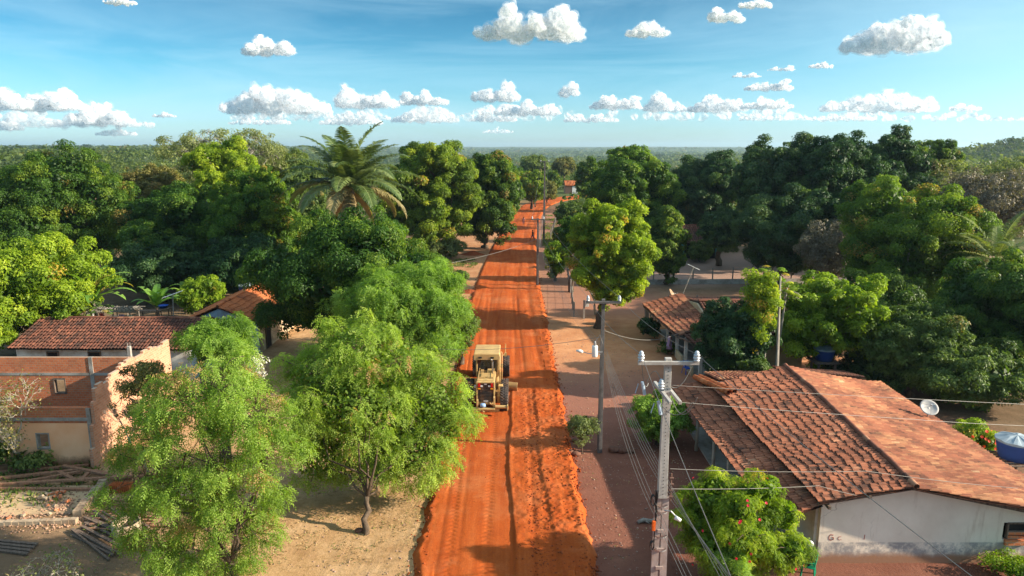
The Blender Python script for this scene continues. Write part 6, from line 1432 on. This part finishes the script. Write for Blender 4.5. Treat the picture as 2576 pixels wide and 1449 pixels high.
# veranda house
T = thing('house', 'veranda house with red tiled hip roof and white posts, beyond the large house', 'house', (15.5, 51, 0)); off = (15.5, 51, 0)
mb = MB(); wall(mb, (13.9, 47.5), (13.9, 57.3), -.1, 2.7, .2, [(2, 3, 0, 2.0), (5.5, 6.6, .9, 1.9)]); wall(mb, (13.9, 47.4), (20.2, 47.4), -.1, 2.7, .2); wall(mb, (13.9, 57.3), (20.2, 57.3), -.1, 2.7, .2); wall(mb, (20.2, 47.4), (20.2, 57.3), -.1, 2.7, .2); mb.build('wall', M['cream'], T, off)
mb = MB(); mb.box((13.99, 50, 1), (.1, 1, 2)); mb.box((13.99, 53.5, 1.4), (.1, 1.1, 1)); mb.build('door', M['dark'], T, off)
roof_slope('roof', (14.2, 52.4, 3.45), (20.6, 52.6, 3.45), (20.6, 46.5, 2.55), (14.0, 46.4, 2.5), M['tileold'], T, off, seed=31, tw=.24, tl=.45)
roof_slope('roof', (14.2, 52.4, 3.45), (20.6, 52.6, 3.45), (20.6, 58.2, 2.5), (14.2, 58.2, 2.5), M['tileold'], T, off, seed=31, tw=.24, tl=.45)
roof_slope('roof', (14.25, 47.2, 2.72), (14.25, 57.6, 3.0), (10.9, 57.4, 2.15), (11.55, 47.6, 2.12), M['tile'], T, off, seed=33, tw=.26, tl=.50, dark=.1)
roof_slope('roof', (11.9, 47.5, 2.2), (15.6, 47.4, 2.95), (16.2, 44.3, 2.15), (12.5, 44.6, 1.95), M['tileold'], T, off, seed=34, tw=.26, tl=.5)
mb = MB(); ridge_row(mb, (11.6, 47.55, 2.15), (14.25, 47.35, 2.85), 3, .12, 0); ridge_row(mb, (14.2, 52.4, 3.5), (20.6, 52.6, 3.5), 4, .12, 0); mb.build('ridge_tiles', M['tileold'], T, off, True)
mb = MB(); mb.add([(14.05, 47.4, 2.6), (14.05, 57.3, 2.6), (14.05, 52.4, 3.35), (14.25, 47.4, 2.6), (14.25, 57.3, 2.6), (14.25, 52.4, 3.35)], [(0, 2, 1), (3, 4, 5), (0, 3, 5, 2), (1, 2, 5, 4)]); mb.build('gable', M['cream'], T, off)
for y in (44.9, 47.2, 49.5, 52.2, 55.2):
    mb = MB(); x = 12.15 - (y - 45) * .03 + (.35 if y < 46 else 0); mb.box((x, y, 1.05), (.20, .20, 2.1)); mb.build('post', M['whiteplaster'], T, off)
mb = MB(); 
for y0, y1 in ((45.0, 47.0), (47.6, 49.3), (50.2, 52.0), (52.8, 55)): mb.bbox(11.95 - (y0 - 45) * .03, 12.1 - (y0 - 45) * .03, y0, y1, -.1, .62)
mb.build('parapet', M['cream'], T, off)
mb = MB(); mb.bbox(12.1, 13.8, 45, 57, -.1, .10); mb.build('porch_floor', M['concrete'], T, off)
mb = MB(); mb.bar((11.6, 47.4, 2.02), (12.9, 45.2, 1.9), .1); mb.bar((11.55, 47.6, 2.0), (10.95, 57.2, 2.02), .1); mb.build('beam', M['oldwood'], T, off)
# yard house, tiny house
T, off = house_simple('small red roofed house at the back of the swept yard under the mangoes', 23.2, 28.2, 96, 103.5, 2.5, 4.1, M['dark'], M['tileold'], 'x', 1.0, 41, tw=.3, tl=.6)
for x in (23.3, 25.8, 28.0): 
    mb = MB(); mb.box((x, 95.4, 1.15), (.35, .3, 2.3)); mb.build('post', M['teal'], T, off)
T, off = house_simple('tiny pink and white house with orange roof at the far end of the road', 17.6, 22.5, 234, 240, 2.7, 3.9, M['pink'], M['tilenew'], 'x', .6, 43, tw=.5, tl=1.0, right_wallm=M['whiteplaster'])
mb = MB(); mb.box((20.9, 233.6, 1.3), (2.2, .1, 2.6)); mb.build('porch_wall', M['lamp'], T, off)

# ---------------------------------------------------------------- grader, poles
grader()
pole_main()
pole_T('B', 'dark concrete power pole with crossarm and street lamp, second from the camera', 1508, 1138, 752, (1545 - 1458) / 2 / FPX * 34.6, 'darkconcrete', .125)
X, Y, H, _ = POLE['B']; T = [o for o in C.objects if o.get('label', '').startswith('dark concrete power pole with')][0]
mb = MB(); zt = AT(1485, 880, 32.8)[2]; mb.lathe((-.38, -.22, zt - .35), [(.01, 0), (.13, 0), (.14, .04), (.14, .52), (.12, .56), (.01, .57)], 18); mb.build('transformer', M['lamp'], T, None, True)
mb = MB(); mb.box((-.18, -.2, zt - .12), (.35, .06, .08)); insulator(mb, -.38, -.22, zt + .2, .9); mb.tube([(-.38, -.22, zt + .4), (-.15, -.22, zt + .75), (0, -.15, zt + .3)], .012, 5); mb.build('bracket', M['steel'], T)
zl = AT(1450, 890, 32.6)[2]; mb = MB(); mb.tube([(-.1, -.15, zl - .12), (-.7, -.2, zl - .05), (-1.0, -.22, zl + .05)], .022, 6); la = mb.build('lamp_arm', M['steel'], T)
mb = MB(); mb.tube([(-.95, -.22, zl + .03), (-1.08, -.22, zl + .07), (-1.28, -.22, zl + .1)], [.06, .09, .04], 12); mb.build('lamp_head', M['lamp'], la, None, True)
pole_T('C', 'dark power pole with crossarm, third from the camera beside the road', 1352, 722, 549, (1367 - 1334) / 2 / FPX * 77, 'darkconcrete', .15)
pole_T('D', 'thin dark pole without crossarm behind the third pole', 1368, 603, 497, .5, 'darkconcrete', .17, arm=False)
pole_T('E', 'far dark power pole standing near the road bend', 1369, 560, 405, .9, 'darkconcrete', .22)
pole_T('F', 'slim grey pole on the grass right of the road', 1406, 560, 508, .3, 'concrete', .10, arm=False)
pole_T('G', 'slim pole left of the road under the mango', 1296, 505, 455, .3, 'concrete', .12, arm=False)
# loose poles on the right
a = AT(1943, 935, 40.5); b = AT(1963, 695, 40.5); T = thing('wooden_pole', 'tall leaning grey wooden pole in front of the bright leafed bushy tree', 'pole', (a[0], 40.5, 0)); mb = MB(); mb.tube([(0, 0, -.1), (.25, 0, a[2] * .6 + 1), (b[0] - a[0], 0, b[2])], [.13, .11, .06], 9); mb.build('shaft', M['greybark'], T, None, True)

# wires
XA, YA, HA, WA = POLE['A']; XB, YB, HB, WB = POLE['B']; XC, YC, HC, WC = POLE['C']; XE, YE, HE, WE = POLE['E']; XD, YD, HD, _ = POLE['D']
for s, nm in ((-1, 'left'), (1, 'right')):
    wire('high voltage line along the %s ends of the pole crossarms' % nm, [(XA + s * (WA / 2 + 1.0) + (.6 if s > 0 else -.2), YA - 19, HA + .8), (XA + s * (WA / 2 - .08), YA - .12, HA + .14), (XB + s * (WB / 2 - .1), YB - .12, HB + .1), (XC + s * (WC / 2 - .1), YC, HC + .1), (XE + s * (WE / 2 - .1), YE, HE + .1)], .0075, [.3, .25, .5, .6])
for i in range(5):
    z = 5.25 - i * .2; dx = .12 + .05 * i
    wire('low voltage line number %s from the top in the bundle between poles' % ('one', 'two', 'three', 'four', 'five')[i], [(XA + dx + .5 + i * .42, YA - 15, z + .3 + .12 * i), (XA + dx, YA, z), (XB + .20 + .03 * i, YB - .1, z + .1), (XC + .2, YC, z - .2), (XE, YE, z)], .007, [.15, .25 + .07 * i, .9, .8])
for i, (x0, z0) in enumerate(((-.22, 4.5), (-.25, 4.3), (-.2, 4.0))):
    wire(('black service cable', 'grey service cable', 'lowest service cable')[i] + ' left of the bundle between the first two poles', [(XA + x0 + .9, YA - 17, z0 + .2), (XA + x0, YA - .15, z0), (XB + .18, YB - .1, 5.0 - .2 * i)], .007, [.2, .45 + .12 * i], mat='cable')
# branch lines to the right from the front pole
def pxw(px, py, Y): q = AT(px, py, Y); return (q[0], q[1], q[2])
wire('upper branch line crossing right above the large tiled roof', [(XA + .1, YA - .05, HA - .82), pxw(2576, 1017, 22), pxw(3200, 1060, 25)], .0065, [.02, .1])
wire('lower branch line crossing right above the large tiled roof', [(XA + .19, YA - .9, HA - 1.03), pxw(2300, 1055, 21), pxw(2576, 1071, 22), pxw(3200, 1110, 25)], .0065, [.02, .02, .1])
wire('thick twisted service cable from the front pole to the large house gable', [(XA + .2, YA - .05, 5.55), pxw(2180, 1185, 21.5), pxw(2560, 1228, 23)], .009, [.06, .05], mat='cable')
wire('thin slack service cable from the front pole to the large house', [(XA + .2, YA - .05, 4.9), pxw(2060, 1222, 22.6), (12.6, 23.2, 2.75)], .009, [.05, .02], mat='cable')
wire('service cable from the second pole to the veranda roof', [(XB + .1, YB, 6.3), (11.7, 47.6, 2.3)], .014, .5, mat='cable')
wire('service cable crossing the road to the left houses', [(XB, YB, 6.0), pxw(1180, 880, 36.5), pxw(800, 858, 47), (-18.9, 50.5, 2.3)], .012, [.15, .1, .3], mat='cable')
wire('looped wire crossing the road from the third pole to the left trees', [(XC, YC, HC - 2.2), pxw(1090, 668, 62)], .018, .35, mat='wire')

# ---------------------------------------------------------------- people
J = walking(); g = G(1317, 571); person('person', 'person in pinkish clothes walking down the middle of the road, far away', (g[0], g[1], .18), R(180), J, M['pinkcloth'], M['pinkcloth'])
g = G(1340, 608); person('person', 'person in dark clothes at the right edge of the road, nearer of the two walkers', (g[0], g[1], .16), R(120), walking(.35, .4), M['darkcloth'], M['bluecloth'])
person('person', 'person in a lilac dress leaning on the veranda wall', (11.55, 49.9, 0), R(-60), walking(.1, .25), None, None, dress=M['lilac'])
plastic_chair('green plastic chair by the corner of the white gable', (10.55, 22.65, 0), R(65), M['greenchair'])
person('person', 'person in dark clothes and white cap sitting in the green chair', (10.53, 22.66, .0), R(65), seated(), M['darkcloth'], M['darkcloth'], cap=M['whitecloth'])
g = G(1728, 940); plastic_chair('blue plastic chair on the bare ground behind the large house', (g[0], g[1], 0), R(200), M['bluechair'])

# ---------------------------------------------------------------- dishes, tanks, yard things
p = G(2333, 1050, 2.2); satellite_dish('satellite_dish', 'grey satellite dish on a mast at the back edge of the large roof', (p[0], p[1], 1.95), .42, M['dish'], (-.1, -.75, .8), .72)
p = AT(1690, 742, 58.2); satellite_dish('satellite_dish', 'rusty mesh satellite dish behind the veranda house', (p[0], p[1], 0), .62, M['rustydish'], (.9, -.3, .6), max(1.5, p[2] - .1))
# raised tanks
g = AT(2552, 1150, 29.5); log_stand('log stand carrying the ribbed water tank at the right edge', (g[0], 29.5, 0), 1.5, 1.35); water_tank('blue water tank with ribbed grey lid on logs at the right edge', (g[0], 29.5, 1.352), .78, .85)
g = AT(2070, 930, 43); log_stand('log stand under the blue tank behind the large roof', (g[0], 43, 0), 1.3, 1.75); water_tank('blue lidded water tank behind the ridge of the large roof', (g[0], 43, 1.752), .62, .75)
g = AT(621, 738, 63.5); log_stand('low stand under the blue tank of the left back yard', (g[0], 63.5, 0), 1.4, 1.85); water_tank('blue water tank with pale lid in the left back yard beyond the orange ridge', (g[0], 63.5, 1.852), .72, .75)
# left yard: shelter with laundry, tables, antenna
SX = float(AT(290, 790, 56)[0]); T = thing('laundry_shelter', 'rough stick shelter behind the long roof', 'shelter', (SX, 56, 0)); mb = MB(); rng = np.random.default_rng(3)
for x in (-1.6, -.5, .6, 1.6):
    for y in (-.7, .7): p_ = MB(); p_.tube([(x, y, -.1), (x + rng.normal(0, .06), y, 2.0 + rng.normal(0, .1))], .05, 6); p_.build('post', M['greybark'], T)
for i in range(9): y = -1 + i * .25; mb.tube([(-1.9, y, 2.0 + rng.normal(0, .04)), (1.9, y + rng.normal(0, .15), 2.05 + rng.normal(0, .05))], .04, 6)
for i in range(12): x = -1.8 + i * .3; mb.tube([(x, -.95, 2.08), (x + rng.normal(0, .1), .95, 2.1)], .03, 5)
mb.build('stick_roof', M['greybark'], T)
mb = MB(); 
for i in range(26): x = -1.55 + i * .085; mb.bar((x, -.68, 0), (x, -.68, 1.25 + rng.normal(0, .06)), .06, .03)
mb.build('plank_side', M['oldwood'], T)
for i, (x, c_, z, w_) in enumerate(((-1.4, 'whitecloth', 1.65, .7), (-.55, 'redcloth', 1.6, .35), (.55, 'whitecloth', 1.4, .75), (1.05, 'lilac', 1.5, .4), (1.7, 'greencloth', 1.4, .4))):
    mb = MB(); n = 8; vs = []
    for j in range(n + 1):
        for k in range(5): vs.append((x + (j / n - .5) * w_, -1.0 + .05 * math.sin(j * 1.7 + k), z + .35 - k * .2 - .05 * math.sin(j * 2.1) * k / 4))
    mb.add(vs, [(j * 5 + k, j * 5 + k + 1, j * 5 + k + 6, j * 5 + k + 5) for j in range(n) for k in range(4)]); o = mb.build('laundry', M[c_], None); o.location = (SX, 56, 0); s = o.modifiers.new('thick', 'SOLIDIFY'); s.thickness = .012
    tag(o, ('white sheet hanging at the left end of the stick shelter', 'red garment hanging on the stick shelter', 'wide pale sheet slung under the stick shelter', 'lilac garment hanging near the right end of the shelter', 'pale green cloth at the right end of the stick shelter')[i], 'laundry', 'laundry on the stick shelter')
for i, (px, w_) in enumerate(((378, 1.9), (412, 1.3))):
    q = AT(px, 787, 60 + i); T = thing('rough_table', ('long rough plank table in the left back yard', 'short plank table holding the blue basin')[i], 'table', (q[0], q[1], 0)); mb = MB()
    for j in range(5): mb.box((0, -.3 + j * .15, 1.0), (w_, .13, .04))
    mb.build('table_top', M['oldwood'], T)
    for sx_ in (-1, 1):
        for sy in (-1, 1): mb = MB(); mb.tube([(sx_ * w_ * .45, sy * .28, -.1), (sx_ * w_ * .42, sy * .26, .98)], .05, 6); mb.build('leg', M['oldwood'], T)
q = AT(412, 787, 61); mb = MB(); mb.lathe((0, 0, 1.022), [(.01, 0), (.28, 0), (.42, .22), (.45, .23), (.40, .20), (.26, .03), (.01, .03)], 22); o = mb.build('basin', M['bluechair'], None, None, True); o.location = (q[0], q[1], 0); tag(o, 'blue plastic basin on the short plank table', 'basin')
def antenna(label, base, top, boom, n=8):
    base = np.array(base, float); top = np.array(top, float); T = thing('television_antenna', label, 'antenna', tuple(base)); mb = MB(); mb.tube([(0, 0, 0), tuple(top - base)], .035, 6); mb.build('mast', M['greybark'], T); mb = MB(); b = np.array(boom, float); t = top - base; mb.tube([tuple(t - b * .5), tuple(t + b * .5)], .03, 5); pr = np.cross(b, (0, 0, 1)); pr = pr / np.linalg.norm(pr)
    for i in range(n): p_ = t + b * (i / (n - 1) - .5); L_ = .35 - .2 * i / n; mb.tube([tuple(p_ - pr * L_), tuple(p_ + pr * L_)], .012, 4)
    mb.build('boom', M['lamp'], T)
q = AT(435, 800, 49.2); t_ = AT(435, 740, 49.2); antenna('television antenna on a pole above the long house', (q[0], 49.2, 2.6), (t_[0], 49.2, t_[2]), (1.3, .2, .45))
q = G(1722, 742, 3.2); t_ = AT(1745, 672, 58); antenna('television antenna on a leaning mast above the veranda roof', (14.1, 57.5, 2.6), (t_[0], 58, t_[2]), (1.0, .3, -.5))
a = AT(712, 676, 54); T = thing('light_pole', 'slim pole with white tube lamp poking from the large dark mango', 'lamp post', (a[0], 54, 0)); mb = MB(); mb.tube([(0, 0, -.1), (0, 0, AT(712, 676, 54)[2])], .05, 7); mb.build('shaft', M['greybark'], T); mb = MB(); zz = AT(712, 676, 54)[2]; mb.tube([(-.15, 0, zz - .1), (.25, 0, zz + .08)], .04, 8); mb.build('lamp_tube', M['lamp'], T)
# fences of the swept yard
def fence(label, p0, p1, n, h, mat, low=None, wires=True, name='fence'):
    p0 = np.array(p0, float); p1 = np.array(p1, float); T = thing(name, label, 'fence', (p0[0], p0[1], 0)); rng = np.random.default_rng(int(abs(p0[0] * 7)))
    for i in range(n):
        q = (p1 - p0) * i / (n - 1); mb = MB(); hh = h * rng.uniform(.88, 1.1); mb.tube([(q[0], q[1], -.1), (q[0] + rng.normal(0, .05), q[1], hh)], .075, 7); mb.build('post', M[mat], T)
    if low: mb = MB(); wall(mb, (0, 0), tuple(p1 - p0), -.1, low, .18); mb.build('low_wall', M['concrete'], T)
    if wires:
        mb = MB()
        for z in (.35, .65, .95): mb.tube([(0, 0, z * h / 1.2), (p1[0] - p0[0], p1[1] - p0[1], z * h / 1.2)], .008, 4)
        mb.build('fence_wire', M['wire'], T)
fence('post fence on a low dark wall along the swept yard', (13.5, 77), (38, 78), 12, 1.9, 'greybark', .55)
fence('row of grey posts between the veranda house and the swept yard', (14.5, 63.5), (30, 65), 7, 1.5, 'greybark')
fence('roadside post and wire fence by the small tree, right of the road', (5.6, 62), (7.3, 96), 14, 1.35, 'greybark')
fence('far post fence on the grass near the road bend', (6.5, 118), (9.6, 150), 9, 1.4, 'greybark')
T = thing('stick_pen', 'small enclosure of upright sticks behind the veranda house', 'pen', (AT(1655, 742, 60.5)[0], 60.5, 0)); rng = np.random.default_rng(8); mb = MB()
for i in range(34):
    t = i / 34 * 4; s = int(t); f = t - s; x, y = [(-.9 + 1.8 * f, -.8), (.9, -.8 + 1.6 * f), (.9 - 1.8 * f, .8), (-.9, .8 - 1.6 * f)][s]; mb.tube([(x, y, -.1), (x + rng.normal(0, .05), y, 1.25 + rng.normal(0, .15))], .045, 5)
mb.build('sticks', M['greybark'], T); mb = MB(); mb.bar((-.9, -.86, .9), (.9, -.86, .92), .05); mb.bar((-.9, -.86, .4), (.9, -.86, .42), .05); mb.build('rail', M['oldwood'], T)
g = AT(1480, 655, 60); T = thing('meter_box', 'small white meter box on a post under the sunlit cashew', 'box', (6.4, 61, 0)); mb = MB(); mb.box((0, 0, .8), (.16, .16, 1.8)); mb.build('post', M['concrete'], T); mb = MB(); mb.box((.22, -.1, 1.4), (.35, .18, .5)); mb.build('box', M['lamp'], T, bev=.01)
# boards, well ring, rubble
def plank(a, b, w_, h_, label, mat, group):
    a = np.array(a, float); b = np.array(b, float); mb = MB(); mb.bar((0, 0, 0), tuple(b - a), w_, h_); o = mb.build('timber_plank', M[mat], None); o.location = Vector([float(q) for q in a]); tag(o, label, 'plank', group); return o
def gp(px, py, z=.06): q = G(px, py); return (q[0], q[1], z)
for i, (a, b, z0, z1, lb) in enumerate([
    ((-20, 1192), (225, 1176), .08, .12, 'long reddish beam lying nearest the foot of the peach wall'),
    ((-20, 1210), (205, 1192), .10, .22, 'reddish beam with a pale end, second from the peach wall'),
    ((160, 1184), (310, 1216), .25, .30, 'wide brown board lying diagonally over the other beams'),
    ((235, 1190), (330, 1214), .12, .18, 'thin board beside the wide diagonal board'),
    ((-20, 1228), (395, 1213), .16, .36, 'longest straight beam crossing under the neem leaves'),
    ((-20, 1233), (258, 1236), .08, .10, 'straight reddish beam at the front of the beam pile'),
    ((70, 1220), (205, 1196), .18, .20, 'short beam slanting up to the right in the pile'),
    ((150, 1198), (200, 1218), .22, .10, 'short grey stub of board in the middle of the beam pile'),
    ((205, 1215), (225, 1200), .15, .22, 'shortest offcut propped against the longest beam'),
    ((280, 1228), (345, 1230), .1, .12, 'board end beside the stacked roof tiles')]):
    plank(gp(*a, z0), gp(*b, z1), .16, .10, lb, 'redwood', 'beams lying before the peach wall')
rng = np.random.default_rng(17)
for i in range(15):
    a = (175 + i * 7.5 + rng.normal(0, 4), 1345 - i * 5.0 + rng.normal(0, 5)); b = (a[0] + 110 + rng.normal(0, 8), a[1] + 62 + rng.normal(0, 5)); o = plank(gp(a[0], a[1], .05 + .05 * (i % 3)), gp(b[0], b[1], .05 + .06 * ((i + 1) % 3)), rng.uniform(.07, .13), .06, 'weathered grey plank in the diagonal heap left of the well ring', 'oldwood', 'weathered planks heaped left of the well ring')
for i in range(14):
    x = 220 + rng.uniform(0, 60); y = 1262 + i * 5.5 + rng.normal(0, 2); o = plank(gp(x, y, .05 + .04 * (i % 2)), gp(x + rng.uniform(90, 170), y + rng.normal(4, 7), .06 + .05 * (i % 3)), rng.uniform(.05, .09), .05, 'thin reddish batten in the loose stack behind the well ring', 'redwood', 'thin battens stacked behind the well ring')
for i in range(4):
    y = 1362 + i * 8; o = plank(gp(-20, y, .06), gp(95 - i * 8, y + 12, .08), .12, .07, 'grey plank lying at the left edge below the rubble', 'oldwood', 'grey planks at the left edge')
g = G(313, 1348); mb = MB(); mb.lathe((0, 0, 0), [(.52, 0), (.52, .50), (.44, .50), (.44, 0)], 40); o = mb.build('well_ring', M['tanconcrete'], None, None, True); o.location = (g[0], g[1] + .2, 0); tag(o, 'round concrete well ring lying beside the planks', 'well ring')
T = thing('foundation', 'low broken foundation wall with tan floor slab before the ruin', 'foundation', (-19, 28, 0)); off = (-19, 28, 0); rng = np.random.default_rng(5)
mb = MB(); a = G(195, 1300); b = G(262, 1222); n = 14
for i in range(n):
    q = a + (b - a) * (i + .5) / n; mb.box((q[0], q[1], .12), (.34, np.linalg.norm(b - a) / n * 1.004, .36 + .05 * rng.normal()), math.atan2(b[0] - a[0], b[1] - a[1]) * -1)
a2 = G(-20, 1322); b2 = G(195, 1316)
for i in range(12):
    q = a2 + (b2 - a2) * (i + .5) / 12; mb.box((q[0], q[1], .08), (np.linalg.norm(b2 - a2) / 12 * 1.002, .22, .24 + .04 * rng.normal()))
mb.build('footing', M['tanconcrete'], T, off)
mb = MB(); q = [G(-30, 1300), G(190, 1292), G(255, 1222), G(-30, 1224)]; mb.add([(p[0], p[1], .03) for p in q] + [(p[0], p[1], -.1) for p in q], [(0, 1, 2, 3), (0, 4, 5, 1), (1, 5, 6, 2), (2, 6, 7, 3), (3, 7, 4, 0)]); mb.build('floor_slab', simple('tan_floor_slab', (.50, .35, .20), .9, .18, .8, dirt=(.24, .16, .1)), T, off)
for i in range(26):
    px, py = (rng.normal(140, 22), rng.normal(1262, 13)) if i < 18 else (rng.normal(80, 50), rng.normal(1305, 8)); g = G(px, py); mb = MB(); mb.box((0, 0, 0), (.22 * rng.uniform(.5, 1.2), .13, .10), taper=.9); o = mb.build('broken_brick', M['brick'] if i % 3 else M['tanconcrete'], None, bev=.01); o.location = (g[0], g[1], .08 + (.1 if i < 9 else 0)); o.rotation_euler = (rng.normal(0, .2), rng.normal(0, .3), rng.uniform(0, 3)); tag(o, 'broken brick on the rubble of the old floor slab', 'brick', 'broken bricks on the floor slab')
rp = []; 
for i in range(420):
    px, py = rng.uniform(0, 240), rng.normal(1310, 16); g = G(px, py); rp.append((g[0], g[1], .04))
for i in range(300):
    g = G(rng.normal(145, 30), rng.normal(1266, 14)); rp.append((g[0], g[1], .06))
rocks('rubble', np.array(rp), rng.uniform(.015, .06, len(rp)), simple('brick_rubble', (.36, .22, .15), .9, .5, 3), 'crumbled brick and mortar scattered over the old slab', 'rubble')
# stacked roof tiles
g = G(303, 1240); T = thing('tile_stack', 'stack of red roof tiles standing at the end of the foundation wall', 'tile stack', (g[0], g[1], 0)); mb = MB()
for r_ in range(2):
    for i in range(11):
        x = -.42 + i * .085; n = 7; vs = []
        for z in (0, .40): vs += [(x + .05 * math.sin(a_) * .5, r_ * .2 + .085 * math.cos(a_), z + .02 + rng.normal(0, .004)) for a_ in np.linspace(0, math.pi, n)]
        mb.add(vs, [(k, k + 1, n + k + 1, n + k) for k in range(n - 1)])
o = mb.build('roof_tiles', M['tilenew'], T); s = o.modifiers.new('thick', 'SOLIDIFY'); s.thickness = .02
# stones by the pole and the little tree, log, soil heap
for i, (px, py, r_, lb) in enumerate([(1432, 1143, .22, 'left stone at the foot of the little grey green tree'), (1449, 1146, .2, 'right stone at the foot of the little grey green tree'), (1545, 1136, .26, 'largest stone beside the foot of the dark pole'), (1566, 1138, .24, 'middle stone of the row right of the dark pole'), (1586, 1138, .2, 'last stone of the row right of the dark pole'), (1447, 1110, .15, 'small stone on the road edge near the little tree'), (1247, 548, .3, 'stone on the sandy patch left of the road'), (905, 1338, .16, 'stone at the foot of the front neem trunk')]):
    g = G(px, py); me_v, me_f = ico(2); rg = np.random.default_rng(i + 50); v = me_v * (1 + (vn(me_v[:, 0] * 2 + i, me_v[:, 1] * 2 + me_v[:, 2], 3)[:, None] - .5) * .6) * np.array((1.15, .9, .7)) * r_; o = link('stone', npmesh('stone', v, me_f, None, False), M['stone']); o.location = (g[0], g[1], r_ * .45); tag(o, lb, 'stone', 'stones by the roadside')
g = G(1625, 1318); mb = MB(); mb.tube([(0, 0, .08), (.25, .1, .12), (.6, .05, .10), (.8, .2, .16)], [.07, .09, .08, .04], 8); mb.tube([(.3, .1, .12), (.45, -.15, .1)], [.05, .02], 6); o = mb.build('log', M['greybark'], None, None, True); o.location = (g[0] - .35, g[1], 0); tag(o, 'short grey log lying on the ground left of the front pole', 'log')
def heap(px, py, r_, h, seed, lb, Yo=0):
    g = G(px, py); n = 26; k = 14; vs = [(0, 0, h)]; rg = np.random.default_rng(seed)
    for i in range(1, k + 1):
        for j in range(n):
            a_ = 2 * math.pi * j / n; t = i / k; rr = r_ * t * (1 + .25 * (vn(math.cos(a_) * 2 + 5, math.sin(a_) * 2 + seed, 3) - .5)); vs.append((rr * math.cos(a_), rr * math.sin(a_) * .7, h * (1 - t) ** 1.1 * (1 + .35 * (vn(a_ * 3, t * 6, seed) - .5)) - .03 * t))
    fs = [(0, 1 + j, 1 + (j + 1) % n) for j in range(n)] + [(1 + i * n + j, 1 + (i + 1) * n + j, 1 + (i + 1) * n + (j + 1) % n, 1 + i * n + (j + 1) % n) for i in range(k - 1) for j in range(n)]
    me = bpy.data.meshes.new('soil_heap'); me.from_pydata([tuple(float(q) for q in v_) for v_ in vs], [], fs); o = link('soil_heap', me, M['clod']); o.location = (g[0], g[1], 0); tag(o, lb, 'soil heap', 'heaps of red soil left of the road')
heap(1190, 640, 1.9, .55, 3, 'dark red soil heap left of the road under the rusty tipped mango'); heap(1172, 762, 1.5, .4, 4, 'red soil heap spilling off the left road edge above the grader'); heap(1180, 735, 1.3, .35, 5, 'smaller red soil heap behind the other at the left road edge')

tick('rest')
